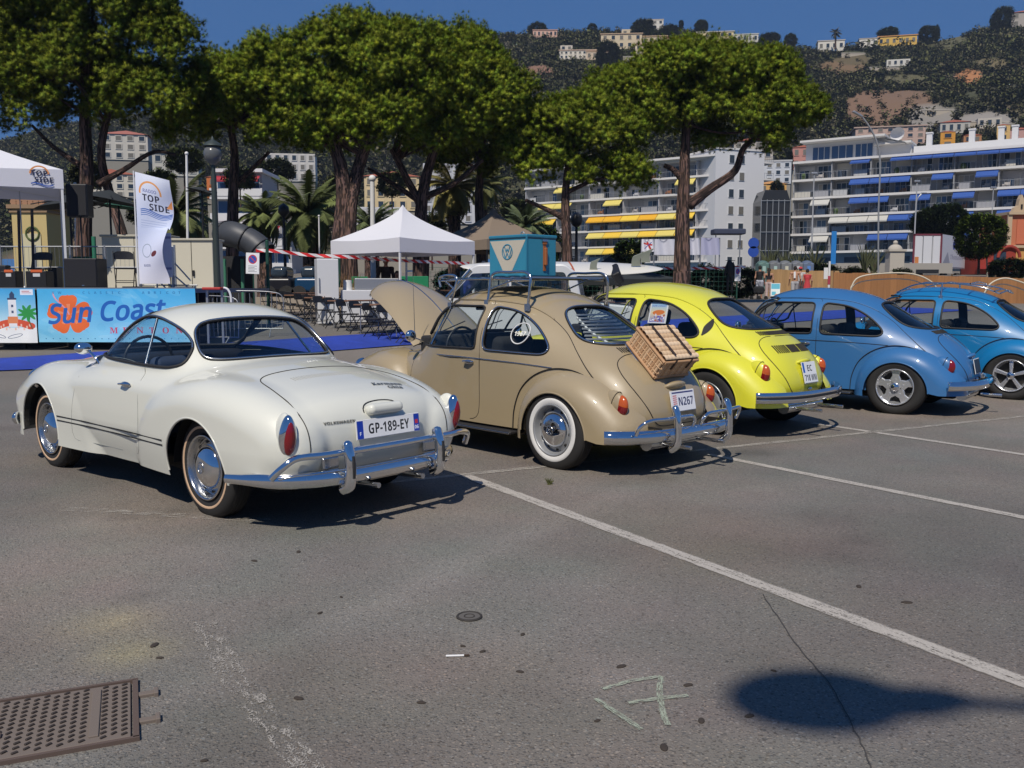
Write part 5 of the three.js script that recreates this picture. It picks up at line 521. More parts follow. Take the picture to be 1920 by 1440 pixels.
// ---------------------------------------------------------------- street furniture, signs, vehicles and walls beyond the car park
{ const d = 24, a = px(408, 540, d), top = px(408, 262, d), gy = groundY(a.x, -d), H = top.y - gy, o = thing('street_lamp', 'grey-green lamp post with a round dark lantern, left of the pines', 'street lamp', [a.x, gy, a.z]), m = std([0.05, 0.065, 0.06], 0.5, 0.3); part('post', [cyl(0.07, 0.1, H - 0.9, 12, 0, (H - 0.9) / 2, 0), cyl(0.13, 0.16, 0.5, 12, 0, 0.25, 0), cyl(0.05, 0.05, 0.3, 10, 0, H - 0.8, 0)], m, o); part('lantern', put(lathe([[0.05, 0], [0.2, 0.12], [0.24, 0.3], [0.2, 0.46], [0.02, 0.5]], 20), 0, H - 0.65, 0), new THREE.MeshPhysicalMaterial({ color: new THREE.Color().setRGB(0.25, 0.26, 0.26), roughness: 0.2, transmission: 0.5, side: THREE.DoubleSide }), o); part('lantern_cap', put(lathe([[0.25, 0], [0.2, 0.08], [0.05, 0.16], [0.01, 0.26]], 20), 0, H - 0.17, 0), m, o); }
{ const d = 40, a = px(536, 540, d), gy = groundY(a.x, -d), H = px(536, 405, d).y - gy, o = thing('street_lamp', 'slim black street lamp in front of the palms', 'street lamp', [a.x, gy, a.z]); part('post', cyl(0.05, 0.08, H, 8, 0, H / 2, 0), MAT.blackSteel, o); part('lantern', put(lathe([[0.05, 0], [0.26, 0.25], [0.22, 0.5], [0.03, 0.65]], 12), 0, H - 0.1, 0), MAT.plastic, o); const b = px(1080, 540, 44), gb = groundY(b.x, -44), Hb = px(1080, 420, 44).y - gb, q = thing('street_lamp', 'black street lamp with a globe, just right of the slender pine', 'street lamp', [b.x, gb, b.z]); part('post', cyl(0.06, 0.1, Hb, 8, 0, Hb / 2, 0), MAT.blackSteel, q); part('lantern', ball(0.3, 0, Hb + 0.2, 0, 1, 1.2, 1, 12), MAT.plastic, q); }
[[352, 288, 30, 0.05, 'white flagpole behind the flag banner', 6], [700, 335, 42, 0.13, 'thick white flagpole behind the left edge of the white gazebo', 0], [600, 405, 42, 0.04, 'thin pale pole left of the forked pine trunk', 0], [143, 345, 36, 0.05, 'thin white pole beside the far left pine trunk', 0]].forEach(([u, v, d, r, label]) => { const a = px(u, 540, d), t = px(u - 2, v, d), gy = groundY(a.x, -d), o = thing('flagpole', label, 'pole', [a.x, gy, a.z]); part('shaft', bar(V(0, 0, 0), V(t.x - a.x, t.y - gy, 0), r, 8, r * 0.8), MAT.white, o); part('finial', ball(r * 1.3, t.x - a.x, t.y - gy, 0, 1, 1, 1, 8), MAT.white, o); });
const greenSteel = std([0.015, 0.075, 0.05], 0.6, 0.2);
[[503, 452, 26.5, 'green metal post holding the left end of the striped tape'], [637, 485, 31, 'green metal post right of the white fridge'], [1005, 500, 44, 'green fence post below the brown gazebo'], [1285, 500, 46, 'green fence post beside the umbrella pine trunk']].forEach(([u, v, d, label]) => { const a = px(u, 540, d), t = px(u, v, d), gy = groundY(a.x, -d), o = thing('post', label, 'post', [a.x, gy, a.z]); part('shaft', cyl(0.05, 0.05, t.y - gy, 8, 0, (t.y - gy) / 2, 0), greenSteel, o); part('cap', ball(0.055, 0, t.y - gy, 0, 1, 0.6, 1, 8), greenSteel, o); });
const tapeTex = (() => { const t = dataTex(64, (u, v, i, j) => ((i + j) % 64 < 32 ? [0.83, 0.12, 0.14] : [0.93, 0.92, 0.92]), true, 32); return t; })();
function tape(label, pts, h = 0.085) { const c = new THREE.CatmullRomCurve3(pts), q = c.getPoints(50); let L = 0; const P = [], U = [], I = []; q.forEach((p, i) => { if (i) L += p.distanceTo(q[i - 1]); P.push(p.x, p.y - h / 2, p.z, p.x, p.y + h / 2, p.z + 0.02 * Math.sin(i)); U.push(L / 0.5, 0, L / 0.5, 1); if (i) I.push(2 * i - 2, 2 * i, 2 * i - 1, 2 * i - 1, 2 * i, 2 * i + 1); }); const g = new THREE.BufferGeometry(); g.setAttribute('position', new THREE.Float32BufferAttribute(P, 3)); g.setAttribute('uv', new THREE.Float32BufferAttribute(U, 2)); g.setIndex(I); g.computeVertexNormals(); solo('barrier_tape', g, std([1, 1, 1], 0.6, 0, { map: tapeTex }), label, 'tape'); }
tape('red and white striped tape strung from the green post past the fridge and gazebo', [px(480, 470, 26.5), px(505, 470, 26.5), px(590, 479, 27), px(640, 481, 27), px(740, 488, 29), px(880, 494, 33)], 0.1); tape('red and white striped tape stretched behind the surfboard fins to the right', [px(1235, 503, 41), px(1330, 503, 42), px(1398, 500, 42)], 0.11);
// signs
const signTex = (txt) => canvasTex(128, 192, (c, w, h) => { c.fillStyle = '#eef0f4'; c.fillRect(0, 0, w, h); c.fillStyle = '#2c55b4'; c.beginPath(); c.arc(64, 58, 42, 0, 6.3); c.fill(); c.strokeStyle = '#c9333f'; c.lineWidth = 9; c.beginPath(); c.arc(64, 58, 38, 0, 6.3); c.stroke(); c.beginPath(); c.moveTo(38, 32); c.lineTo(90, 84); c.stroke(); c.fillStyle = '#555a66'; for (let k = 0; k < 5; k++) c.fillRect(22, 118 + k * 13, 84 - (k % 2) * 22, 4); });
function signBoard(label, u, v, d, wpx, hpx, tex, tilt = 0) { const c = px(u, v, d), s = d / FOCAL, o = thing('sign', label, 'sign', [c.x, c.y - hpx * s / 2, c.z]); part('panel', rbox(wpx * s, hpx * s, 0.02, 0.004, 0, hpx * s / 2, 0, 0, 0, tilt), MAT.white, o); const f = part('printed_face', new THREE.PlaneGeometry(wpx * s * 0.98, hpx * s * 0.98), std([1, 1, 1], 0.6, 0, { map: tex }), o); f.position.set(0, hpx * s / 2, 0.013); f.rotation.z = tilt; part('fixing', cyl(0.02, 0.02, c.y - hpx * s / 2 - groundY(c.x, c.z) + hpx * s * 0.6, 6, 0, -(c.y - hpx * s / 2 - groundY(c.x, c.z)) / 2 + hpx * s * 0.3, -0.03), greenSteel, o); return o; }
signBoard('white no-parking notice with a blue disc hung beside the left green post', 474, 494, 26.4, 25, 39, signTex(), -0.04); signBoard('white no-parking notice with a blue disc at the right end of the striped tape', 1383, 514, 41, 11, 26, signTex());
{ const d = 60, c = px(1412, 462, d), s = d / FOCAL, gy = groundY(c.x, -d), o = thing('road_sign', 'two round blue road signs one above the other on a post', 'road sign', [c.x, gy, c.z]); const b = std([0.02, 0.07, 0.36], 0.5); part('post', cyl(0.05, 0.05, px(1412, 445, d).y - gy, 8, 0, (px(1412, 445, d).y - gy) / 2, 0), MAT.galv, o); for (const v of [456, 472]) part('sign_disc', put(cyl(10 * s, 10 * s, 0.03, 24), 0, px(1412, v, d).y - gy, 0.08, Math.PI / 2), b, o); }
// white fridge behind the chairs
{ const d = 26.2, a = px(592, 485, d), b = px(636, 485, d), w = b.x - a.x, gy = groundY(a.x, -d), h = a.y - gy, o = thing('fridge', 'tall white upright fridge standing behind the rows of chairs', 'fridge', [(a.x + b.x) / 2, gy, -d], 0.35); part('cabinet', rbox(w * 0.9, h, w * 0.8, 0.02, 0, h / 2, -0.25), std([0.62, 0.63, 0.66], 0.5), o); part('door', rbox(w * 0.88, h * 0.6, 0.05, 0.012, 0, h * 0.69, w * 0.4 - 0.23), std([0.68, 0.69, 0.7], 0.45), o); part('door', rbox(w * 0.88, h * 0.36, 0.05, 0.012, 0, h * 0.19, w * 0.4 - 0.23), std([0.68, 0.69, 0.7], 0.45), o); part('handle', box(0.03, 0.4, 0.03, -w * 0.38, h * 0.6, w * 0.4 - 0.19), MAT.galv, o); }
{ const d = 27, a = px(700, 540, d), gy = groundY(a.x, -d), o = thing('serving_table', 'white cloth-covered serving table right of the fridge', 'table', [a.x, gy, a.z], 0.2); part('table_cloth', rbox(1.9, 0.95, 0.7, 0.03, 0, 0.48, 0), std([0.6, 0.61, 0.64], 0.8), o); part('dispenser', rbox(1.3, 0.35, 0.5, 0.03, 0.1, 1.13, 0), MAT.galv, o); part('kettle', [cyl(0.12, 0.14, 0.3, 12, -0.75, 1.1, 0)], MAT.white, o); }
{ const d = 31, a = px(757, 540, d), gy = groundY(a.x, -d), o = thing('planter', 'stone coloured planter with dry grass right of the fridge', 'planter', [px(655, 540, d).x, gy, -d]); part('tub', rbox(1.1, 0.9, 0.6, 0.05, 0, 0.45, 0), std([0.3, 0.24, 0.17], 0.95), o); const r = rng(5), b = []; for (let k = 0; k < 60; k++) { const x = (r() - 0.5), l = 0.3 + 0.4 * r(); b.push(put(new THREE.ConeGeometry(0.02, l, 3), x, 0.9 + l / 2, (r() - 0.5) * 0.4, 0, 0, (r() - 0.5) * 0.8)); } tag(part('grass', b, std([0.26, 0.16, 0.07], 0.9), o), null, null, null, 'stuff'); }
[[678, 'green plastic chair beside an orange crate under the white gazebo', 33], [770, 'bright green plastic bench right of the gazebo leg', 34], [793, 'bright green plastic bench, right-hand one under the white gazebo', 34]].forEach(([u, label, d]) => { const a = px(u, 540, d), gy = groundY(a.x, -d), o = thing('plastic_seat', label, 'seat', [a.x, gy, a.z], 0.4), m = std([0.02, 0.24, 0.1], 0.6); part('seat', rbox(0.6, 0.06, 0.5, 0.02, 0, 0.75, 0), m, o); part('backrest', rbox(0.6, 0.45, 0.06, 0.02, 0, 1.02, -0.25), m, o); for (const s of [-1, 1]) for (const q of [-1, 1]) part('leg', box(0.05, 0.75, 0.05, s * 0.25, 0.37, q * 0.2), m, o); });
{ const d = 32.6, a = px(682, 530, d), gy = groundY(a.x, -d), o = thing('crate', 'orange crate below the green plastic chair', 'crate', [a.x + 0.1, gy, a.z]); part('crate_body', rbox(0.35, 0.5, 0.3, 0.02, 0, 0.78, 0.3), std([0.55, 0.1, 0.02], 0.7), o); part('crate_rim', rbox(0.38, 0.05, 0.33, 0.01, 0, 1.02, 0.3), std([0.5, 0.08, 0.02], 0.7), o); }
{ const d = 36, a = px(650, 540, d), gy = groundY(a.x, -d), mk = (u0, u1, label, c) => { const x0 = px(u0, 540, d).x, x1 = px(u1, 540, d).x, o = thing('parked_car', label, 'car', [(x0 + x1) / 2, gy + 0.25, -d]), L = x1 - x0; part('body', [rbox(L, 0.6, 1.6, 0.15, 0, 0.62, 0)], std(c, 0.3), o); part('cabin', rbox(L * 0.6, 0.5, 1.4, 0.2, 0, 1.1, 0), darkGlass, o); for (const s of [-1, 1]) part('wheel', put(cyl(0.3, 0.3, 0.2, 16), s * L * 0.32, 0.3, 0.75, Math.PI / 2), MAT.tyre, o); }; mk(560, 612, 'small dark blue car parked behind the fridge', [0.01, 0.05, 0.12]); mk(505, 556, 'dark car with a red lamp behind the left green post', [0.015, 0.015, 0.02]); }
{ const o = struct('low_wall', [box(22, 0.5, 0.4, px(620, 540, 33).x, groundY(0, -33) + 0.25, -33)], std([0.36, 0.31, 0.25], 0.9)); }
{ const d = 47, o = thing('mesh_fence', 'green wire fence along the promenade behind the cars', 'fence', [px(1150, 540, d).x, groundY(0, -d), -d]); for (let k = -6; k <= 4; k++) part('fence_post', cyl(0.04, 0.04, 1.7, 6, k * 1.6, 0.85, 0), greenSteel, o); part('fence_wire', [...Array.from({ length: 7 }, (_, k) => box(16, 0.015, 0.015, -1.6, 0.2 + k * 0.24, 0)), ...Array.from({ length: 69 }, (_, k) => box(0.012, 1.55, 0.012, -9.7 + k * 0.233, 0.8, 0))], greenSteel, o); }
{ const r = rng(17); [[1085, 515, 'dark green hedge bush below the surfboard'], [1035, 512, 'dark hedge bush left below the surfboard'], [1330, 515, 'dark ivy bush right of the umbrella pine trunk'], [1240, 520, 'dark bush behind the surfboard fins'], [860, 515, 'dark bush under the brown gazebo'], [1385, 530, 'grey-green bush at the end of the striped tape']].forEach(([u, v, label], i) => { const c = px(u, v, 50); leafy('bush', label, 'bush', V(c.x, groundY(c.x, c.z) + 0.9, c.z), 1.3, 0.9, 0.8, 200 + i, [0.02, 0.04, 0.022], 0.22); }); }
{ const c = px(1130, 465, 60); leafy('bush', 'bright green bush in front of the yellow awnings', 'bush', px(1010, 460, 62), 1.7, 1.5, 1.2, 91, [0.05, 0.095, 0.02], 0.25); leafy('bush', 'bright green bush right of the black gazebo', 'bush', px(1180, 478, 60), 1.2, 0.9, 1, 92, [0.06, 0.11, 0.02], 0.25); }
// white flags on the promenade
{ const d = 58, tex = canvasTex(128, 128, (c, w, h) => { c.fillStyle = '#e6e6f0'; c.fillRect(0, 0, w, h); c.strokeStyle = '#c3342f'; c.lineWidth = 16; c.beginPath(); c.moveTo(20, 40); c.lineTo(108, 60); c.moveTo(60, 28); c.lineTo(96, 110); c.stroke(); c.strokeStyle = '#3a55a8'; c.lineWidth = 8; c.beginPath(); c.moveTo(30, 100); c.lineTo(100, 30); c.stroke(); }), w1 = std([0.62, 0.63, 0.72], 0.85), mk = (u0, u1, v0, v1, m, label) => { const a = px(u0, v0, d), b = px(u1, v1, d), o = thing('hanging_banner', label, 'banner', [(a.x + b.x) / 2, b.y, -d]); part('banner_cloth', grid(16, 6, (u, v) => V((u - 0.5) * (b.x - a.x), v * (a.y - b.y), 0.12 * Math.sin(u * 9 + v))), m, o); part('top_line', bar(V(-(b.x - a.x) / 2, a.y - b.y, 0), V((b.x - a.x) / 2, a.y - b.y, 0), 0.02), MAT.galv, o); for (const s of [-1, 1]) part('pole', cyl(0.04, 0.04, a.y - groundY(a.x, -d), 6, s * (b.x - a.x) / 2, (a.y - groundY(a.x, -d)) / 2 - (b.y - groundY(a.x, -d)), -0.05), MAT.galv, o); };
  mk(1203, 1226, 449, 472, std([1, 1, 1], 0.85, 0, { map: tex }), 'small white flag banner with red and blue strokes behind the surfboard'); mk(1227, 1267, 449, 478, w1, 'plain white banner left of the umbrella pine trunk'); mk(1289, 1312, 447, 478, w1, 'plain white banner right of the umbrella pine trunk'); mk(1314, 1349, 446, 478, std([0.42, 0.43, 0.6], 0.85), 'lilac grey banner with a dark mark, rightmost of the white banners'); }
{ const c = px(1365, 435, 75), o = thing('roof_sign', 'long flat dark canopy in front of the plain white end block', 'canopy', [c.x, c.y, c.z]); part('canopy_top', rbox(2.6, 0.45, 1.5, 0.1, 0, 0, 0), std([0.04, 0.05, 0.09], 0.8), o); for (const s of [-1, 1]) part('pole', cyl(0.05, 0.05, 3.2, 6, s * 1, -1.7, 0), MAT.galv, o); }
// recycling containers and reed fences
{ const d = 58; [[1428, [0.11, 0.2, 0.18], 'grey-green'], [1449, [0.16, 0.17, 0.18], 'grey'], [1470, [0.18, 0.19, 0.2], 'grey'], [1491, [0.17, 0.18, 0.2], 'grey'], [1511, [0.12, 0.16, 0.24], 'bluish']].forEach(([u, c, w], i) => { const a = px(u, 540, d), gy = groundY(a.x, -d), o = thing('recycling_bin', ['grey-green recycling container at the left end of the row', 'grey recycling container with a green sticker, second from the left', 'grey recycling container with a pale sticker, in the middle of the row', 'grey recycling container second from the right end of the row', 'bluish recycling container at the right end of the row'][i], 'recycling bin', [a.x, gy, a.z]), h = px(u, 489, d).y - gy; part('bin_body', [rbox(0.68, h - 0.15, 0.9, 0.08, 0, (h - 0.15) / 2, 0)], std(c, 0.7), o); part('bin_lid', put(new THREE.SphereGeometry(1, 14, 8, 0, 6.283, 0, 1.57), 0, h - 0.2, 0, 0, 0, 0, 0.36, 0.22, 0.46), std(c.map(q => q * 0.8), 0.7), o); part('sticker', box(0.2, 0.34, 0.01, 0, h * 0.72, 0.455), std([[0.35, 0.5, 0.45], [0.4, 0.55, 0.5], [0.6, 0.58, 0.45], [0.6, 0.6, 0.6], [0.1, 0.25, 0.6]][i], 0.7), o); }); }
function reedFence(label, a, b, h0, h1, col, seed) { const { len, turn } = span(a, b), o = thing('reed_fence', label, 'fence', [a.x, a.y, a.z], turn), r = rng(seed), n = Math.round(len / 0.3); const tex = dataTex(128, (u, v, i, j) => { const s = 0.68 + 0.5 * hash(i, 3, seed) + 0.25 * (noise(i * 0.3, j * 0.04, seed) - 0.5); return [Math.pow(clamp(col[0] * s), 0.4545), Math.pow(clamp(col[1] * s), 0.4545), Math.pow(clamp(col[2] * s), 0.4545)]; }); for (let k = 0; k < n; k++) { const w = len / n, h = lerp(h0, h1, k / n) + 0.05 * (r() - 0.5), f = 0.88 + 0.24 * r(); const m = std([f, f, f], 0.95, 0, { map: tex }); part('reed_panel', box(w * 1.0, h, 0.04, (k + 0.5) * w, h / 2, 0.012 * (k % 2)), fenceM(m, f), o); } for (let k = 0; k <= n; k += 6) part('fence_post', cyl(0.04, 0.04, lerp(h0, h1, k / n) + 0.1, 6, k * len / n, 0.5 * (lerp(h0, h1, k / n) + 0.1), -0.06), std([0.1, 0.07, 0.04], 0.9), o); return o; }
const fmCache = {}; function fenceM(m, f) { const k = Math.round(f * 12); return fmCache[m.map.uuid + k] ??= m; }
{ const a = px(1438, 540, 55), b = px(1572, 540, 53), yb = groundY(a.x, -55); reedFence('pale straw reed screen behind the people at the kerb', V(a.x, yb, a.z), V(b.x, yb, b.z), px(1440, 505, 55).y - yb, px(1570, 509, 53).y - yb, [0.44, 0.27, 0.12], 3); const c = px(1562, 540, 45), e = px(2010, 540, 39), yc = groundY(c.x, -45) - 0.1; reedFence('long reddish reed screen behind the two blue cars', V(c.x, yc, c.z), V(e.x, yc, e.z), px(1565, 511, 45).y - yc, px(1925, 525, 40).y - yc, [0.36, 0.17, 0.065], 5); }
[[1595, 1672, 1720, 1760, 512, 'cream curved tube frame against the reed screen, left one'], [1845, 1880, 1905, 1950, 522, 'cream curved tube frame against the reed screen, right one']].forEach(([u0, u1, u2, u3, v, label]) => { const d = 39, P = [px(u0, v + 28, d), px(u0 + 12, v + 10, d), px(u1, v, d), px(u2, v + 4, d), px(u3 - 10, v + 20, d), px(u3, v + 38, d)], o = thing('arch_frame', label, 'frame', P[2]); const off = P[2]; part('tube', tube(P.map(q => q.clone().sub(off)), 0.035, 40, 6), std([0.62, 0.55, 0.42], 0.6), o); part('tube', tube(P.map(q => q.clone().sub(off).add(V(0, -0.25, -0.2))), 0.025, 40, 6), std([0.62, 0.55, 0.42], 0.6), o); part('leg', bar(P[0].clone().sub(off), V(P[0].x - off.x, groundY(P[0].x, -d) - off.y, 0), 0.03), std([0.62, 0.55, 0.42], 0.6), o); });
{ const d = 48, a = px(1553, 560, d), gy = groundY(a.x, -d), H = px(1553, 490, d).y - gy, o = thing('striped_post', 'white post with a red band and placard at the reed screen end', 'post', [a.x, gy, a.z]); part('shaft', cyl(0.06, 0.06, H, 8, 0, H / 2, 0), MAT.white, o); part('red_band', cyl(0.075, 0.075, 0.45, 8, 0, H * 0.5, 0), std([0.42, 0.05, 0.08], 0.6), o); part('placard', rbox(0.22, 0.6, 0.03, 0.01, -0.18, H * 0.68, 0), MAT.white, o); }
// road wall, kiosk, parked cars and lorry
{ const d = 64; struct('retaining_wall', [box(34, 1.2, 0.5, px(1660, 540, d).x, 1.6, -d), box(12, 0.8, 0.4, px(1640, 540, 72).x, 3.0, -72)], std([0.34, 0.32, 0.29], 0.9)); }
{ const d = 70, c = px(1677, 495, d), gy = 2.3, o = thing('wall_pier', 'pale stone pier with a stepped top, left of the lorry', 'pier', [c.x, gy, c.z]), m = std([0.46, 0.42, 0.36], 0.9), h = px(1677, 470, d).y - gy; part('shaft', box(1.1, h, 0.9, 0, h / 2, 0), m, o); part('cap', [box(1.35, 0.14, 1.1, 0, h, 0), put(new THREE.SphereGeometry(0.55, 14, 8, 0, 6.283, 0, 1.57), 0, h + 0.05, 0, 0, 0, 0, 1, 0.8, 0.8), ball(0.18, 0, h + 0.6, 0)], m, o); }
{
  const d = 72, a = px(1709, 520, d), b = px(1762, 520, d), e = px(1832, 520, d + 3.2), gy = px(1760, 531, d).y, o = thing('lorry', 'white box lorry with dark red framed rear doors, parked on the road', 'lorry', [b.x, gy, b.z], 0), s = d / FOCAL; const top = px(1720, 439, d).y - gy, bot = px(1720, 502, d).y - gy, W = b.x - a.x, rear = V(-W, 0, 0);
  const whiteM = std([0.62, 0.63, 0.66], 0.5), red = std([0.16, 0.03, 0.05], 0.6), L = V(e.x - b.x, 0, -5.4); const lt = Math.atan2(-L.z, L.x), len = L.length();
  part('cargo_box', (() => { const g = new THREE.BufferGeometry(), y0 = bot, y1 = top, q = [V(-W, 0, 0), V(0, 0, 0), L.clone(), V(-W, 0, 0).add(L)], P = []; const quad = (A, B, C, D) => P.push(...[A, B, C, A, C, D].flatMap(w => [w.x, w.y, w.z])); const lo = q.map(w => w.clone().setY(y0)), hi = q.map(w => w.clone().setY(y1)); quad(lo[0], lo[1], hi[1], hi[0]); quad(lo[1], lo[2], hi[2], hi[1]); quad(lo[2], lo[3], hi[3], hi[2]); quad(lo[3], lo[0], hi[0], hi[3]); quad(hi[0], hi[1], hi[2], hi[3]); quad(lo[3], lo[2], lo[1], lo[0]); g.setAttribute('position', new THREE.Float32BufferAttribute(P, 3)); g.computeVertexNormals(); g.setAttribute('uv', new THREE.BufferAttribute(new Float32Array(P.length / 3 * 2), 2)); return g; })(), whiteM, o);
  const yc = (top + bot) / 2, hh = top - bot; for (const [x, w] of [[-W * 0.82, W * 0.26], [-W * 0.5, W * 0.34], [-W * 0.17, W * 0.26]]) part('rear_door', rbox(w, hh - 0.3, 0.05, 0.01, x, yc, 0.03), whiteM, o); part('door_frame', [box(0.14, hh, 0.08, -0.05, yc, 0.04), box(0.14, hh, 0.08, -W + 0.05, yc, 0.04), box(W, 0.14, 0.08, -W / 2, top - 0.05, 0.04), box(W, 0.16, 0.08, -W / 2, bot + 0.05, 0.04)], red, o); part('lock_bar', [-0.66, -0.34].map(k => cyl(0.025, 0.025, hh - 0.2, 6, W * k, yc, 0.08)), MAT.galv, o); part('marker', box(0.3, 0.5, 0.02, -W + 0.3, bot + 0.6, 0.075), std([0.55, 0.2, 0.06], 0.6), o);
  const tex = canvasTex(512, 256, (c, w, h) => { c.fillStyle = '#cfd2d8'; c.fillRect(0, 0, w, h); c.fillStyle = '#2f4a9a'; c.beginPath(); c.ellipse(250, 70, 26, 40, 0, 0, 6.3); c.fill(); c.fillStyle = '#9aa0ac'; c.beginPath(); c.moveTo(0, 256); c.lineTo(120, 130); c.lineTo(190, 256); c.fill(); c.fillStyle = '#8d93a4'; c.font = 'italic bold 54px serif'; c.fillText('Thomasset', 170, 190); });
  const sp = part('side_print', new THREE.PlaneGeometry(len * 0.96, hh * 0.92), std([1, 1, 1], 0.5, 0, { map: tex }), o); const nrm = V(-L.z, 0, L.x).normalize(); if (nrm.z < 0) nrm.negate(); sp.position.copy(L.clone().multiplyScalar(0.5)).setY(yc).addScaledVector(nrm, 0.03); sp.rotation.y = Math.atan2(nrm.x, nrm.z);
  part('chassis', [box(W * 0.8, 0.3, 0.5, -W / 2, bot - 0.3, 0.0), rbox(W * 0.9, 0.2, 0.15, 0.03, -W / 2, bot - 0.65, 0.1)], MAT.plastic, o); for (const [t, x] of [[0.2, 0], [0.2, -W + 0.3], [0.75, 0]]) part('wheel', put(cyl(0.45, 0.45, 0.3, 20), 0, 0, 0, 0, 0, Math.PI / 2).translate(L.x * t + x - 0.15, 0.42, L.z * t), MAT.tyre, o);
}
{ const d = 68; [[1700, 'dark blue parked car with a white roof box, left of the lorry', [0.01, 0.02, 0.12], 1640, 1712], [1880, 'dark parked car with a pink cloth, right behind the reed screen', [0.015, 0.012, 0.03], 1872, 1930]].forEach(([u, label, c, u0, u1]) => { const x0 = px(u0, 540, d).x, x1 = px(u1, 540, d).x, y = px(u, 531, d).y, o = thing('parked_car', label, 'car', [(x0 + x1) / 2, y, -d]), L = x1 - x0; part('body', rbox(L, 0.45, 1.6, 0.15, 0, 0.25, 0), std(c, 0.25), o); part('cabin', rbox(L * 0.55, 0.4, 1.4, 0.15, 0, 0.6, 0), darkGlass, o); if (u < 1800) part('roof_box', rbox(0.8, 0.2, 0.7, 0.08, 0.7, 0.85, 0), MAT.white, o); else part('cloth', rbox(0.28, 0.75, 0.3, 0.06, 0, 0.75, 0.6), std([0.5, 0.24, 0.27], 0.9), o); for (const s of [-1, 1]) part('wheel', put(cyl(0.28, 0.28, 0.2, 14), s * L * 0.33, 0, 0.75, Math.PI / 2), MAT.tyre, o); }); }
// red building and ochre chapel at the right edge
{ const d = 82, y = 3.0, o = thing('chapel', 'orange and cream chapel front with a small bell gable at the right edge', 'building', [px(1905, 540, d).x, y, -d]), s = d / FOCAL, m = std([0.50, 0.17, 0.085], 0.9), cr = std([0.50, 0.38, 0.25], 0.9), H = px(1905, 400, d).y - y; part('wall', box(58 * s, H, 5, 8 * s, H / 2, -2.5), m, o); part('corner_band', [box(8 * s, H, 0.15, -20 * s, H / 2, 0.08), box(8 * s, H, 0.15, 28 * s, H / 2, 0.08)], cr, o); part('cornice', [box(64 * s, 0.25, 5.4, 8 * s, H, -2.4), box(64 * s, 0.22, 0.4, 8 * s, H * 0.42, 0.15)], cr, o); part('lower_wall', box(60 * s, H * 0.4, 0.12, 8 * s, H * 0.2, 0.06), std([0.55, 0.28, 0.08], 0.9), o); part('gable', put(extrude([[-16 * s, 0], [16 * s, 0], [12 * s, 8 * s], [6 * s, 12 * s], [4 * s, 24 * s], [0, 32 * s], [-4 * s, 24 * s], [-6 * s, 12 * s], [-12 * s, 8 * s]], 0.5), 0, H + 0.1, -0.4), cr, o); part('bell_opening', box(3 * s, 8 * s, 0.1, 0, H + 12 * s, 0.12), MAT.seam, o); part('wall_panel', box(20 * s, H * 0.42, 0.08, 4 * s, H * 0.68, 0.05), std([0.56, 0.16, 0.08], 0.9), o); }
{ const d = 76, a = px(1835, 470, d), y = 2.6, w = px(1905, 470, d).x - a.x, h = px(1835, 462, d).y - y, o = thing('red_building', 'low dark red building with a black window behind the small tree', 'building', [a.x + w / 2, y, a.z]), m = std([0.3, 0.035, 0.02], 0.8); part('wall', box(w, h, 3, 0, h / 2, -1.5), m, o); part('window', box(1.0, 0.9, 0.1, 0.2, h * 0.6, 0.02), darkGlass, o); part('ledge', box(w + 0.2, 0.3, 0.6, 0, h * 0.25, 0.2), std([0.34, 0.03, 0.02], 0.7), o); part('arch', put(new THREE.TorusGeometry(0.9, 0.15, 6, 14, Math.PI), w * 0.3, h * 0.6, 0.1), m, o); }
{ const d = 62; leafy('street_tree', 'small leafy street tree with a thin trunk in front of the lorry', 'tree', px(1838, 442, d), 1.75, 1.65, 1.6, 61, [0.10, 0.155, 0.02], 0.2, 0.9); const c = px(1853, 525, d), o = thing('tree_stake', 'pale thin stake beside the street tree trunk', 'stake', c); part('stake', bar(V(0, -1, 0), V(-0.25, 2.2, 0), 0.05), std([0.36, 0.34, 0.28], 0.9), o); part('tie', cyl(0.07, 0.07, 0.06, 8, -0.2, 1.6, 0), MAT.plastic, o); }
leafy('round_tree', 'dark round clipped tree behind the lorry, left of two', 'tree', px(1738, 418, 90), 1.7, 1.4, 1.4, 63, [0.035, 0.062, 0.014], 0.28, 1.5); leafy('round_tree', 'dark round clipped tree behind the lorry, right of two', 'tree', px(1772, 414, 90), 2.2, 1.8, 1.8, 64, [0.035, 0.064, 0.016], 0.28, 1.5);
[[1537, 515, 60, 'clipped green hedge right of the recycling containers'], [1600, 521, 26, 'low clipped hedge on top of the road wall'], [1690, 524, 24, 'low hedge left of the lorry'], [1890, 505, 64, 'green hedge below the red building']].forEach(([u, v, w, label], i) => { const d = 60; leafy('hedge', label, 'hedge', px(u, v, d), w * d / FOCAL / 2 + 0.4, 0.75, 0.7, 300 + i, [0.04, 0.062, 0.02], 0.2); });
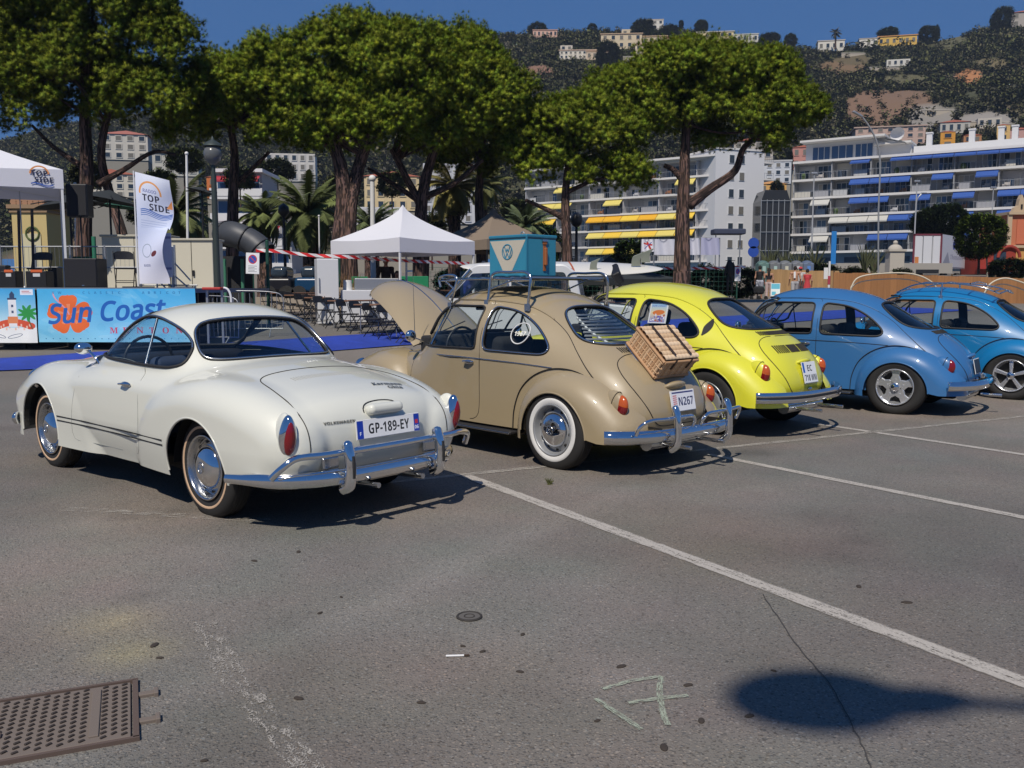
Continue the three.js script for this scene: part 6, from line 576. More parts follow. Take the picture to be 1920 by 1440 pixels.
[[1445, 470, 'tall cactus-like plant left in the planting below the glass tower'], [1475, 478, 'spiky plant in the planting, right of the tall cactus-like plant'], [1530, 465, 'leafy banana-like plant left of the blue totem sign'], [1500, 482, 'low spiky plant between the taller plants'], [1622, 465, 'tall feathery plant right of the blue totem sign'], [1640, 475, 'pale feathery plant beside the tall lamp post']].forEach(([u, v, label], i) => { const d = 66, c = px(u, v, d), gy = 2.2, o = thing('succulent_plant', label, 'plant', [c.x, gy, c.z]), r = rng(400 + i), list = [], m = std([0.075, 0.085, 0.035], 0.8); for (let k = 0; k < 30; k++) { const a = r() * 6.28, t = 0.15 + 0.75 * r(), l = (c.y - gy) * (0.5 + 0.6 * r()) + 0.5; list.push(put(new THREE.ConeGeometry(0.12, l, 4), 0.4 * Math.cos(a) * t, l / 2, 0.4 * Math.sin(a) * t, t * 0.7 * Math.sin(a), 0, -t * 0.7 * Math.cos(a))); } part('leaf', list, m, o).userData.kind = 'stuff'; part('stem', cyl(0.15, 0.2, 1, 8, 0, 0.5, 0), barkMat, o); });
{ const d = 66, a = px(1562, 487, d), t = px(1562, 434, d), o = thing('totem_sign', 'narrow bright blue vertical totem sign', 'sign', [a.x, a.y - 0.4, a.z]), h = t.y - a.y + 0.4; part('panel', rbox(0.36, h, 0.12, 0.03, 0, h / 2, 0), std([0.02, 0.2, 0.55], 0.5), o); part('foot', box(0.5, 0.1, 0.3, 0, 0.05, 0), MAT.galv, o); }
// tall lamp posts
[[1519, 325, 76, 0.07, 0, 'tall pale mast with cross fittings, left of the blue totem sign'], [1710, 340, 80, 0.07, 0, 'pale lamp mast rising left of the lorry'], [1852, 352, 80, 0.05, 0, 'short pale mast in front of the right part of the blue-awning building']].forEach(([u, v, d, r, arm, label]) => { const a = px(u, 540, d), t = px(u, v, d), o = thing('lamp_mast', label, 'mast', [a.x, 2.2, a.z]), h = t.y - 2.2; part('mast', cyl(r * 0.7, r * 1.2, h, 8, 0, h / 2, 0), std([0.42, 0.43, 0.44], 0.5, 0.2), o); part('lamp_head', rbox(0.5, 0.18, 0.25, 0.05, 0, h, 0), MAT.galv, o); });
{ const d = 60, a = px(1646, 540, d), o = thing('lamp_mast', 'tall lamp post with a long arm reaching up to the left', 'street lamp', [a.x, 1.8, a.z]), P = [[1646, 540], [1647, 400], [1649, 290], [1642, 262], [1628, 235], [1612, 214]].map(q => px(...q, d).sub(o.position)); P[0].y = 0; part('mast', tube(P, 0.06, 40, 8), std([0.3, 0.31, 0.32], 0.5, 0.3), o); part('lamp_head', rbox(0.7, 0.12, 0.25, 0.04, P[5].x - 0.15, P[5].y, 0, 0, 0, -0.5), MAT.galv, o); const b = px(1717, 400, 84), q = thing('lamp_mast', 'grey lamp post with a short curved arm beside the pale mast', 'street lamp', [b.x, 2.4, b.z]), hh = px(1717, 372, 84).y - 2.4; part('mast', tube([V(0, 0, 0), V(0, hh * 0.8, 0), V(0.1, hh, 0), V(0.5, hh + 0.45, 0)], 0.06, 30, 8), MAT.galv, q); part('lamp_head', rbox(0.5, 0.1, 0.2, 0.04, 0.65, hh + 0.48, 0), MAT.galv, q); }
// street lamp behind the photographer, whose head throws the soft shadow in the foreground
{ const hd = V(1.12, 0, -3.02).addScaledVector(SUN, 13), o = thing('street_lamp', 'street lamp with a wide flat head on a curved arm, behind the viewer', 'street lamp', [hd.x + 3.4, 0, hd.z + 0.6]); const q = hd.clone().sub(o.position); part('mast', tube([V(0, 0, 0), V(0, q.y * 0.7, 0), V(-0.25, q.y + 0.05, -0.1), V(q.x * 0.5, q.y + 0.12, q.z * 0.5), V(q.x + 0.25, q.y, q.z)], 0.04, 60, 10), MAT.galv, o); part('lamp_head', put(new THREE.SphereGeometry(1, 24, 14), q.x - 0.05, q.y, q.z, 0, 0.1, 0.0, 0.33, 0.09, 0.25), MAT.silver, o); part('lamp_neck', put(new THREE.SphereGeometry(1, 20, 12), q.x + 0.26, q.y, q.z + 0.02, 0, 0.1, 0, 0.24, 0.07, 0.12), MAT.silver, o); part('lamp_glass', put(new THREE.SphereGeometry(1, 20, 10, 0, 6.283, 1.57, 1.57), q.x - 0.05, q.y - 0.02, q.z, 0, 0.1, 0, 0.26, 0.12, 0.17), MAT.clear, o); }

// broad-leaved trees and olives on the slope behind the stage and the gazebos
[[165, 330, 70, 60, 52, 'olive-green tree between the left trunks and the far houses'], [300, 345, 74, 62, 48, 'pale olive tree behind the flag banner'], [345, 300, 95, 70, 44, 'olive tree higher on the slope, right of the flag banner'], [265, 400, 60, 46, 40, 'light green tree low behind the speaker and flag'], [450, 335, 90, 60, 36, 'green tree above the low white and red building'], [520, 318, 120, 70, 36, 'dark green tree right of the bare pinkish trunk'], [640, 350, 90, 60, 46, 'green tree behind the forked pine trunk'], [735, 345, 100, 56, 44, 'green tree above the cream villa between the trunks'], [810, 430, 70, 60, 50, 'green tree behind the dark-limbed pine trunk'], [905, 445, 76, 60, 44, 'green tree behind the peak of the brown gazebo'], [970, 400, 95, 60, 50, 'green tree left of the yellow awnings'], [60, 340, 80, 60, 60, 'dark tree behind the ochre gatehouse']].forEach(([u, v, d, w, h, label], i) => leafy('slope_tree', label, 'tree', px(u, v, d), w * d / FOCAL / 2, h * d / FOCAL / 2, w * d / FOCAL / 2.4, 500 + i, [[0.095, 0.105, 0.045], [0.075, 0.10, 0.03], [0.06, 0.08, 0.025]][i % 3], 0.2 + d * 0.0022, 2));
// ---------------------------------------------------------------- cars: x forwards, y up, z to the right; origin on the ground under the rear axle
const rearWheelMat = {};
function tyreGeo(rad, half, rim) { return put(lathe([[rim, -half * 0.7], [rim + 0.012, -half * 0.92], [rim + (rad - rim) * 0.5, -half * 1.08], [rad - 0.03, -half * 0.95], [rad - 0.008, -half * 0.78], [rad, -half * 0.5], [rad, half * 0.5], [rad - 0.008, half * 0.78], [rad - 0.03, half * 0.95], [rim + (rad - rim) * 0.5, half * 1.08], [rim + 0.012, half * 0.92], [rim, half * 0.7]], 56), 0, 0, 0, Math.PI / 2, 0, 0); }
const outward = (pts, n = 48) => put(lathe(pts, n), 0, 0, 0, -Math.PI / 2, 0, 0);   // lathe profile (radius, outwards) turned so that outwards is -z
const slot = (r, w, h, a, z) => put(rbox(w, h, 0.012, 0.005), r * Math.cos(a), r * Math.sin(a), z, 0, 0, a - Math.PI / 2);
function wheel(o, x, z, kind) {   // z < 0: left side; the outer face is at |z|
  const w = new THREE.Group(); w.name = 'wheel'; w.position.set(x, 0, z); if (z > 0) w.rotation.y = Math.PI; o.add(w);
  const rad = 0.325, half = kind === 'wide' || kind === 'cross' ? 0.095 : 0.08, up = g => g.translate(0, rad - 0.012, half + 0.002);
  part('tyre', up(tyreGeo(rad, half, 0.197)), MAT.tyre, w);
  const f = half;   // everything below is modelled with the tyre's middle at z = 0, outside at -f
  const grooves = []; for (const q of [-0.5, -0.17, 0.17, 0.5]) grooves.push(put(new THREE.TorusGeometry(rad + 0.0006, 0.004, 4, 56), 0, 0, q * half)); part('tread_groove', up(merge(grooves)), MAT.seam, w);
  const rimMat = kind === 'coupe' ? MAT.chromeDull : kind === 'white' ? MAT.silverGrey : kind === 'sport' ? MAT.silver : MAT.chrome;
  const slots = [];
  if (kind === 'coupe' || kind === 'white' || kind === 'sport') {
    part('rim', up(merge([outward([[0.205, f - 0.004], [0.21, f + 0.008], [0.2, f + 0.012], [0.192, f + 0.002], [0.186, f - 0.035], [0.18, f - 0.04], [0.176, f - 0.055], [0.15, f - 0.03], [0.13, f - 0.022], [0.1, f - 0.024], [0.002, f - 0.03]])])), kind === 'coupe' ? MAT.chromeDull : kind === 'white' ? MAT.silverGrey : MAT.silver, w);
    if (kind === 'coupe' || kind === 'white') { const s = MAT.stripe; if (kind === 'coupe') part('sidewall_stripe', up(outward([[0.247, f + 0.004], [0.249, f + 0.0075], [0.262, f + 0.0075], [0.264, f + 0.003]])), s, w); else part('white_sidewall', up(outward([[0.208, f + 0.001], [0.214, f + 0.007], [0.236, f + 0.0105], [0.252, f + 0.0085], [0.257, f + 0.001]])), MAT.whitewall, w); }
    const n = kind === 'sport' ? 14 : 10; for (let k = 0; k < n; k++) slots.push(slot(0.158, kind === 'sport' ? 0.03 : 0.024, 0.02, k * 2 * Math.PI / n + 0.15, -(f - 0.035)));
    part('rim_slot', up(merge(slots)), MAT.seam, w);
    if (kind === 'sport') { part('hub_cap', up(outward([[0.06, f - 0.028], [0.058, f - 0.005], [0.05, f + 0.004], [0.001, f + 0.006]])), MAT.plastic, w); const b = []; for (let k = 0; k < 4; k++) b.push(put(cyl(0.011, 0.011, 0.02, 8), 0.085 * Math.cos(k * 1.571 + 0.5), 0.085 * Math.sin(k * 1.571 + 0.5), -(f - 0.018), Math.PI / 2)); part('wheel_bolt', up(merge(b)), MAT.chromeDull, w); }
    else { part('hub_cap', up(outward([[0.137, f - 0.03], [0.139, f - 0.022], [0.134, f - 0.012], [0.118, f + 0.006], [0.092, f + 0.02], [0.06, f + 0.028], [0.03, f + 0.031], [0.001, f + 0.0315]])), MAT.chrome, w); part('emblem', up(merge([put(new THREE.TorusGeometry(0.034, 0.0035, 6, 28), 0, 0, -(f + 0.031)), ...[[-0.02, 0.024, -0.008, -0.001], [-0.008, -0.001, 0, 0.014], [0, 0.014, 0.008, -0.001], [0.008, -0.001, 0.02, 0.024], [-0.028, 0.012, -0.013, -0.028], [-0.013, -0.028, 0, -0.006], [0, -0.006, 0.013, -0.028], [0.013, -0.028, 0.028, 0.012]].map(q => bar(V(q[0], q[1], -(f + 0.0315)), V(q[2], q[3], -(f + 0.0315)), 0.0025, 4))])), MAT.chromeDull, w); }
  } else {
    part('rim', up(outward([[0.203, f - 0.004], [0.21, f + 0.01], [0.2, f + 0.014], [0.193, f + 0.004], [0.188, f - 0.02], [0.182, f - 0.05], [0.17, f - 0.075]])), MAT.polished, w);
    part('rim_back', up(outward([[0.176, f - 0.078], [0.002, f - 0.08]])), MAT.seam, w);
    const n = 5, sp = [];
    for (let k = 0; k < n; k++) {
      const a = k * 2 * Math.PI / n + Math.PI / 2;
      if (kind === 'cross') sp.push(put(extrude([[-0.012, 0.03], [0.012, 0.03], [0.02, 0.184], [-0.02, 0.184]], 0.026, 0.006), 0, 0, -(f - 0.022), 0, 0, a - Math.PI / 2));
      else sp.push(put(extrude([[-0.04, 0.03], [0.04, 0.03], [0.05, 0.085], [0.03, 0.13], [0.047, 0.186], [-0.047, 0.186], [-0.03, 0.13], [-0.05, 0.085]], 0.02, 0.008), 0, 0, -(f - 0.03), 0, 0, a - Math.PI / 2), put(new THREE.ConeGeometry(0.03, 0.03, 4), 0.09 * Math.cos(a), 0.09 * Math.sin(a), -(f - 0.028), -Math.PI / 2, 0, 0));
    }
    for (const s of sp) part('spoke', up(s), MAT.polished, w);
    part('hub_cap', up(outward([[0.05, f - 0.03], [0.046, f + 0.004], [0.036, f + 0.014], [0.001, f + 0.018]])), MAT.chrome, w);
  }
  return w;
}
MAT.polished = std([0.74, 0.75, 0.77], 0.24, 0.75); MAT.silverGrey = std([0.33, 0.34, 0.35], 0.4, 0.35); MAT.stripe = std([0.62, 0.42, 0.27], 0.7);
const seamTube = (pts, r = 0.0032) => openTube(pts, r, 5);

const BEETLE = (() => {
  const prof = spline([[-0.655, 0.34], [-0.70, 0.46], [-0.685, 0.585], [-0.605, 0.735], [-0.475, 0.87], [-0.31, 0.985], [-0.13, 1.085], [0.06, 1.19], [0.28, 1.312], [0.52, 1.415], [0.82, 1.479], [1.13, 1.5], [1.42, 1.478], [1.63, 1.42], [1.78, 1.325], [1.93, 1.14], [2.02, 1.025], [2.2, 0.985], [2.5, 0.905], [2.76, 0.78], [2.93, 0.62], [2.985, 0.46]], 9);
  const O = new Outline([...prof, [2.98, -2], [-0.64, -2]]), W = table([[-0.75, 0.5], [-0.55, 0.565], [-0.25, 0.625], [0.2, 0.668], [0.6, 0.695], [1.05, 0.703], [1.5, 0.697], [1.9, 0.665], [2.15, 0.615], [2.5, 0.52], [2.9, 0.4], [3.05, 0.36]]), RR = table([[-0.7, 0.34], [-0.2, 0.46], [0.3, 0.56], [0.9, 0.6], [1.6, 0.54], [2.05, 0.4], [2.4, 0.33], [3, 0.3]]);
  const body = (x, y, z) => inflate(1 - O.sd(x, y) / RR(x), Math.abs(z) / W(x), lerp(3.1, 2.35, smooth(-0.65, 0.15, x)));
  const rOut = new Outline([...spline([[0.52, 0.2], [0.515, 0.4], [0.45, 0.6], [0.3, 0.76], [0.08, 0.845], [-0.15, 0.835], [-0.37, 0.75], [-0.55, 0.605], [-0.67, 0.45], [-0.7, 0.3]], 8), [-0.7, -2], [0.52, -2]]);
  const rear = (x, y, z) => inflate(1 - rOut.sd(x, y) / 0.235, (z - 0.38) / (0.395 - 0.08 * smooth(-0.2, -0.75, x)), 2.5);
  const fOut = new Outline([...spline([[1.86, 0.24], [1.9, 0.42], [1.99, 0.64], [2.16, 0.82], [2.4, 0.885], [2.66, 0.86], [2.88, 0.76], [3.0, 0.6], [3.03, 0.42], [3.0, 0.3]], 8), [3, -2], [1.86, -2]]);
  const front = (x, y, z) => inflate(1 - fOut.sd(x, y) / 0.25, (z - 0.36) / 0.41, 2.4);
  const cell = 0.024, half = (f, lo, hi) => clip(surfaceNet(f, lo, hi, cell), (x, y, z) => -z)[0];
  let hull = clip(surfaceNet(body, [-0.85, 0.2, -0.06], [3.12, 1.56, 0.78], cell), (x, y, z) => -z)[0];
  hull = clip(hull, (x, y, z) => 0.31 + 0.03 * smooth(0, -0.4, x) - y)[0];
  const door = new Outline(roundPoly([[0.935, 0.335], [0.925, 1.365], [1.6, 1.365], [1.78, 1.27], [1.985, 0.96], [1.985, 0.335]], [0.12, 0.03, 0.1, 0.1, 0.05, 0.06]));
  const dwin = new Outline(roundPoly([[0.99, 0.955], [0.99, 1.318], [1.54, 1.322], [1.72, 1.24], [1.925, 0.985], [1.915, 0.945]], [0.035, 0.06, 0.12, 0.14, 0.02, 0.02]));
  const qwin = new Outline(roundPoly([[0.89, 0.955], [0.89, 1.318], [0.6, 1.285], [0.36, 1.16], [0.185, 0.99], [0.225, 0.935]], [0.06, 0.06, 0.25, 0.25, 0.1, 0.08]));
  const rwin = new Outline(roundPoly([[-0.33, 1.02], [-0.435, 1.05], [-0.335, 1.265], [-0.19, 1.322], [0.19, 1.322], [0.335, 1.265], [0.435, 1.05], [0.33, 1.02]], [0.1, 0.07, 0.12, 0.12, 0.12, 0.12, 0.07, 0.1]));
  const wscr = new Outline(roundPoly([[-0.58, 1.05], [-0.5, 1.375], [0.5, 1.375], [0.58, 1.05]], [0.06, 0.1, 0.1, 0.06]));
  const lid = new Outline(roundPoly([[-0.28, 0.955], [-0.43, 0.885], [-0.45, 0.72], [-0.3, 0.41], [0.3, 0.41], [0.45, 0.72], [0.43, 0.885], [0.28, 0.955]], [0.12, 0.1, 0.2, 0.1, 0.1, 0.2, 0.1, 0.12]));
  const hoodW = table([[2.03, 0.5], [2.3, 0.485], [2.6, 0.44], [2.85, 0.36], [2.99, 0.24]]);
  let rest = hull; const cut = g => { const [a, b] = clip(rest, g); rest = b; return a; };
  const gs = {};
  cut((x, y, z) => -dwin.sd(x, y) + (z < 0.3 ? 1 : 0)); const dGlassM = clip(hull, (x, y, z) => -dwin.sd(x, y) + (z < 0.3 ? 1 : 0))[0];
  cut((x, y, z) => -qwin.sd(x, y) + (z < 0.3 ? 1 : 0)); const qGlassM = clip(hull, (x, y, z) => -qwin.sd(x, y) + (z < 0.3 ? 1 : 0))[0];
  cut((x, y, z) => Math.max(-rwin.sd(z, y), x - 0.8)); const rGlassM = clip(hull, (x, y, z) => Math.max(-rwin.sd(z, y), x - 0.8))[0];
  cut((x, y, z) => Math.max(-wscr.sd(z, y), 1.4 - x)); const wGlassM = clip(hull, (x, y, z) => Math.max(-wscr.sd(z, y), 1.4 - x))[0];
  const inside = rest;
  const doorM = cut((x, y, z) => -door.sd(x, y) + (z < 0.3 ? 1 : 0));
  const lidM = cut((x, y, z) => Math.max(-lid.sd(z, y), x + 0.05));
  const hoodM = cut((x, y, z) => Math.max(z - hoodW(x), 2.03 - x, 0.36 - y, z - 0.22 - 1.2 * Math.max(0, y - 0.44)));
  const both = m => join(m, mirror(m)), S = (m, o = 0) => shell(m, body, o);
  gs.body = S(both(rest)); gs.doorR = S(doorM); gs.doorL = S(mirror(doorM)); gs.lid = S(both(lidM)); gs.hood = S(both(hoodM));
  gs.lining = S(clip(both(inside), (x, y, z) => Math.max(-0.2 - x, x - 2.05, 0.34 - y))[0], -0.02);
  gs.dGlassR = S(dGlassM, -0.008); gs.dGlassL = S(mirror(dGlassM), -0.008); gs.qGlassR = S(qGlassM, -0.008); gs.qGlassL = S(mirror(qGlassM), -0.008); gs.rGlass = S(both(rGlassM), -0.008); gs.wGlass = S(both(wGlassM), -0.008);
  const arch = (m, cx, r, f) => { let q = clip(m, (x, y, z) => -Math.min(1, z - 0.4))[0]; q = clip(q, (x, y, z) => (0.25 + (x < cx ? 0.05 : 0)) - y)[0]; q = clip(q, (x, y, z) => { const dx = x - cx, c = r - Math.hypot(dx, y - 0.305); const tail = dx < 0 ? 0.40 + dx * 0.22 - y - Math.max(0, dx + 0.2) * 5 : -1; return Math.max(c, tail); })[0]; return q; };
  const rf = arch(surfaceNet(rear, [-0.84, 0.14, 0.3], [0.66, 0.96, 0.82], cell), 0.0, 0.352, rear), ff = arch(surfaceNet(front, [1.76, 0.14, 0.3], [3.14, 0.98, 0.82], cell), 2.4, 0.352, front);
  gs.rfR = shell(rf, rear); gs.rfL = shell(mirror(rf), rear); { const mr = (x, y, z) => rear(x, y, -z), mf = (x, y, z) => front(x, y, -z); gs.rfL = shell(mirror(rf), mr); gs.ffR = shell(ff, front); gs.ffL = shell(mirror(ff), mf); }
  const archLip = (f, cx, s) => { const p = []; for (let k = -2; k <= 36; k++) { const a = Math.PI * k / 36 + 0.05, x = cx + 0.352 * Math.cos(a), y = 0.305 + 0.352 * Math.sin(a); if (y < 0.3) continue; const z = f(x, y, 0.4) > 0 ? 0.4 : root(w => f(x, y, w), 0.4, 1); p.push(V(x, y, s * (z - 0.004))); } return p; };
  gs.lip = s => [openTube(archLip(rear, 0, s), 0.008), openTube(archLip(front, 2.4, s), 0.008)];
  return { body, rear, front, gs, O: { door, dwin, qwin, rwin, wscr, lid }, prof, W, hoodW };
})();

function plateTex(w, h, draw) { return std([1, 1, 1], 0.4, 0, { map: canvasTex(w, h, draw) }); }
// a flat plate with printed face, standing with its face towards -x; width along z
function plate(parent, mat, w, h, x, y, z, tilt = 0, yaw = 0) { const g = new THREE.PlaneGeometry(w, h); put(g, 0, 0, 0, 0, -Math.PI / 2, 0); const b = rbox(0.008, h + 0.012, w + 0.012, 0.004, 0.006, 0, 0); const m = part('number_plate', put(b, x, y, z, 0, yaw, tilt), MAT.white, parent); const f = part('plate_print', put(g, 0, 0, 0), mat, m); f.position.set(x, y, z); f.rotation.set(0, yaw, tilt, 'YXZ'); return m; }

function lens(parent, f, s, x, y, z, w, h, d, kind) {   // tail lamp on a rear wing, facing backwards
  const pod = new THREE.Group(); pod.name = 'tail_light'; pod.position.set(x, y, z * s); pod.rotation.set(0, s * -0.12, 0.12); parent.add(pod);
  return pod;
}
function seat(o, x, z, w, mat) { part('seat', [rbox(0.5, 0.16, w, 0.05, x, 0.5, z), rbox(0.13, 0.56, w * 0.96, 0.05, x - 0.27, 0.8, z, 0, 0, 0.16)], mat, o); }

const fitMatrix = f => f ? new THREE.Matrix4().makeTranslation(1, -(f.low ?? 0), 0).multiply(new THREE.Matrix4().makeRotationZ((f.nose ?? 0) * R)).multiply(new THREE.Matrix4().makeScale(1, f.sy ?? 1, 1)).multiply(new THREE.Matrix4().makeTranslation(-1, 0, 0)) : new THREE.Matrix4();   // how the body sits on its wheels
function beetle(name, label, spec) {
  const { body, rear, front, gs, O } = BEETLE, o = thing(name, label, 'car', spec.pos, (90 + spec.turn) * R, 'vintage cars parked in a row'), P = spec.paint, trim = spec.trim ?? MAT.chrome;
  const H = m => m;
  part('body', gs.body, P, o);
  const p = (n, g, m, l) => H(part(n, g, m, o, l));
  p('interior_lining', gs.lining, spec.lining ?? MAT.cloth);
  for (const s of ['L', 'R']) {
    const d = p('door', gs['door' + s], P); const k = s === 'L' ? -1 : 1;
    const hx = 1.06, hy = 0.835, hz = sideZ(body, hx, hy);
    part('door_handle', [put(new THREE.SphereGeometry(1, 14, 10), hx, hy, k * (hz + 0.012), 0, 0, 0, 0.062, 0.02, 0.014), tube([V(hx - 0.06, hy + 0.004, k * (hz + 0.01)), V(hx - 0.01, hy + 0.008, k * (hz + 0.038)), V(hx + 0.055, hy + 0.004, k * (hz + 0.03))], 0.009, 12, 6)], MAT.chrome, d);
    p('side_window', gs['dGlass' + s], spec.doorOpen && s === 'L' && spec.windowDown ? MAT.glass : MAT.glass); p('side_window', gs['qGlass' + s], spec.glass ?? MAT.glass);
    p('fender', gs['rf' + s], P); p('fender', gs['ff' + s], P);
    p('window_seal', [closedTube(sideCurve(body, O.dwin.p.filter((_, i) => i % 2 === 0), k, 0.001), 0.011, 6), closedTube(sideCurve(body, O.qwin.p.filter((_, i) => i % 2 === 0), k, 0.001), 0.012, 6)], MAT.rubber);
    if (spec.brightSeal) p('window_trim', [closedTube(sideCurve(body, O.qwin.p.filter((_, i) => i % 2 === 0), k, 0.011), 0.005, 5)], MAT.chrome);
    p('vent_window_bar', [bar(sideCurve(body, [[1.66, 0.96]], k, -0.002)[0], sideCurve(body, [[1.64, 1.31]], k, -0.002)[0], 0.007)], spec.brightSeal ? MAT.chrome : MAT.rubber);
    p('panel_gap', [seamTube([...sideCurve(body, O.door.p.filter((_, i) => i % 2 === 0), k, -0.0005)]), seamTube(sideCurve(rear, [[0.5, 0.36], [0.43, 0.62], [0.29, 0.77], [0.08, 0.848]], k, 0).map(q => q))].slice(0, 1), MAT.seam);
    const drip = spline([[1.99, 0.985], [1.89, 1.13], [1.76, 1.29], [1.6, 1.355], [1.3, 1.376], [1.04, 1.37], [0.78, 1.355], [0.55, 1.32], [0.33, 1.235], [0.14, 1.12], [-0.05, 0.965], [-0.2, 0.84], [-0.36, 0.71], [-0.5, 0.61]], 6);
    p('drip_rail', openTube(sideCurve(body, drip.slice(0, 50), k, 0.003), 0.0065, 5), P); p('panel_gap', openTube(sideCurve(body, drip, k, 0.002).map(q => q.add(V(0, -0.008, 0))), 0.0055, 5), MAT.seam);
    p('waist_moulding', openTube(sideCurve(body, spec.rearMould ? [[2.75, 0.66], [2.5, 0.78], [2.2, 0.855], [1.98, 0.872], [1.5, 0.876], [1.05, 0.872], [0.6, 0.862], [0.3, 0.848], [0.12, 0.835]] : [[2.2, 0.855], [1.98, 0.872], [1.5, 0.876], [1.05, 0.872], [0.6, 0.862], [0.3, 0.848], [0.12, 0.835]], k, 0.002), spec.moulding ? 0.006 : 0.0035, 5), spec.moulding ? MAT.chromeDull : MAT.seam);
    // rear wing: joint with the body, arch lip, lamp
    const joint = []; for (const [x, y] of spline([[0.515, 0.3], [0.5, 0.47], [0.43, 0.64], [0.3, 0.76], [0.13, 0.828], [-0.05, 0.832], [-0.22, 0.785], [-0.38, 0.7], [-0.51, 0.6], [-0.6, 0.48]], 5)) { const zb = sideZ(body, x, y - 0.012); joint.push(V(x, y, k * (zb + 0.006))); }
    p('panel_gap', openTube(joint, 0.005, 5), MAT.seam); p('fender_lip', gs.lip(k), P);
    const lx = -0.53, ly = spec.lampY ?? 0.605, lz = 0.565, lw = spec.big ? 0.05 : 0.044, lh = spec.big ? 0.106 : 0.094, rx = rearX(rear, lz, ly, -1.2, 0.3);
    const tl = new THREE.Group(); tl.name = 'tail_light'; tl.position.set(rx + 0.004, ly, k * lz); tl.rotation.set(0, k * 0.1, 0.3, 'YXZ'); o.add(tl);
    part('lamp_pod', put(new THREE.SphereGeometry(1, 28, 20), 0.07, 0, 0, 0, 0, 0, 0.12, lh * 1.1, lw * 1.32), P, tl); part('panel_gap', put(new THREE.TorusGeometry(1, 0.035, 5, 40), 0.052, 0, 0, 0, Math.PI / 2, 0, lw * 1.34, lh * 1.12, 0.1), MAT.seam, tl);
    const shape = (g0, m, n) => part(n, put(g0, 0.006, 0, 0, 0, 0, 0, 0.075, lh, lw), m, tl);
    const hemi = (a, b) => new THREE.SphereGeometry(1, 22, 10, 0, Math.PI * 2, a, b - a);
    if (spec.redLamp) shape(hemi(0, Math.PI), MAT.red, 'red_lens'); else { shape(hemi(0, Math.PI * 0.42), MAT.amber, 'amber_lens'); shape(hemi(Math.PI * 0.42, spec.big ? Math.PI * 0.74 : Math.PI), MAT.red, 'red_lens'); if (spec.big) shape(hemi(Math.PI * 0.74, Math.PI), MAT.clear, 'clear_lens'); }
    // running board
    const rb = p('running_board', [rbox(1.48, 0.03, 0.17, 0.012, 1.22, 0.275, k * 0.675)], MAT.rubber); part('board_trim', [rbox(1.46, 0.014, 0.008, 0.003, 1.22, 0.272, k * 0.764)], MAT.chromeDull, rb);
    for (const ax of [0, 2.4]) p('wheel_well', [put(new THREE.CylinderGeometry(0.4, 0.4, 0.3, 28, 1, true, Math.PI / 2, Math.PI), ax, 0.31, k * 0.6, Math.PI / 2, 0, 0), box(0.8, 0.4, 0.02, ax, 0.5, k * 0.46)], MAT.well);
    const rz = k * (spec.rearFace ?? 0.755), fz = k * (spec.frontFace ?? 0.725); wheel(o, 0, rz, spec.wheels); wheel(o, 2.4, fz, spec.wheels);
    const mx = 1.86, mz = sideZ(body, mx, 0.97), mr = p('wing_mirror', [ball(1, mx + 0.06, 1.03, k * (mz + 0.15), 0.035, 0.055, 0.06), bar(V(mx, 0.96, k * mz), V(mx + 0.04, 1.01, k * (mz + 0.12)), 0.008)], MAT.chrome);
    part('headlight', put(new THREE.SphereGeometry(1, 20, 14), 2.93, 0.66, k * 0.55, 0, 0, -0.2, 0.07, 0.1, 0.1), MAT.chrome, o);
  }
  p('underbody', [rbox(2.9, 0.1, 1.06, 0.04, 1.2, 0.27, 0), rbox(0.6, 0.16, 0.5, 0.05, -0.25, 0.3, 0), cyl(0.035, 0.035, 1.3, 10, 0, 0.31, 0, Math.PI / 2)], MAT.well);
  p('rear_window', gs.rGlass, spec.glass ?? MAT.glass); p('windscreen', gs.wGlass, MAT.glass);
  p('window_seal', [closedTube(rearCurve(body, O.rwin.p.filter((_, i) => i % 2 === 0), 0.001), 0.013, 6)], MAT.rubber); if (spec.brightSeal) p('window_trim', closedTube(rearCurve(body, O.rwin.p.filter((_, i) => i % 2 === 0), 0.0115), 0.005, 5), MAT.chrome);
  p('window_seal', [closedTube(rearCurve(body, O.wscr.p.filter((_, i) => i % 2 === 0), 0.001, 2.6, 1.2), 0.013, 6)], MAT.rubber);
  const lidPart = p('engine_lid', gs.lid, P); p('panel_gap', openTube([...rearCurve(body, O.lid.p.filter((_, i) => i % 2 === 0), 0.0005)], 0.0042, 5), MAT.seam);
  // vents under the rear window
  const vents = []; for (let k = -13; k <= 13; k++) { const z = k * 0.021; vents.push(openTube(rearCurve(body, [[z, 1.0], [z, 0.985], [z, 0.965]], 0.0008), 0.0055, 4)); } p('air_vent', vents, MAT.seam);
  if (spec.lidVents) { const lv = []; for (const [a, b] of [[-0.3, -0.12], [-0.08, 0.08], [0.12, 0.3]]) for (let k = 0; k < 7; k++) { const z = lerp(a, b, k / 6); lv.push(openTube(rearCurve(body, [[z, 0.87], [z, 0.835], [z, 0.80]], 0.001), 0.0075, 4)); } part('air_vent', lv, MAT.seam, lidPart); }
  // number-plate lamp, plate, lid handle
  const px = rearX(body, 0, 0.70);
  part('plate_lamp', [put(new THREE.SphereGeometry(1, 24, 14), rearX(body, 0, 0.705) + 0.012, 0.70, 0, 0, 0, -0.5, 0.075, 0.036, 0.13)], P, lidPart);
  part('lid_handle', [put(new THREE.SphereGeometry(1, 12, 8), rearX(body, 0, 0.45) - 0.01, 0.45, 0, 0, 0, 0, 0.02, 0.016, 0.035)], MAT.chrome, lidPart);
  if (spec.plate) plate(lidPart, spec.plate.mat, spec.plate.w, spec.plate.h, rearX(body, 0.0, spec.plate.y) - 0.03, spec.plate.y, 0, spec.plate.tilt ?? -0.42);
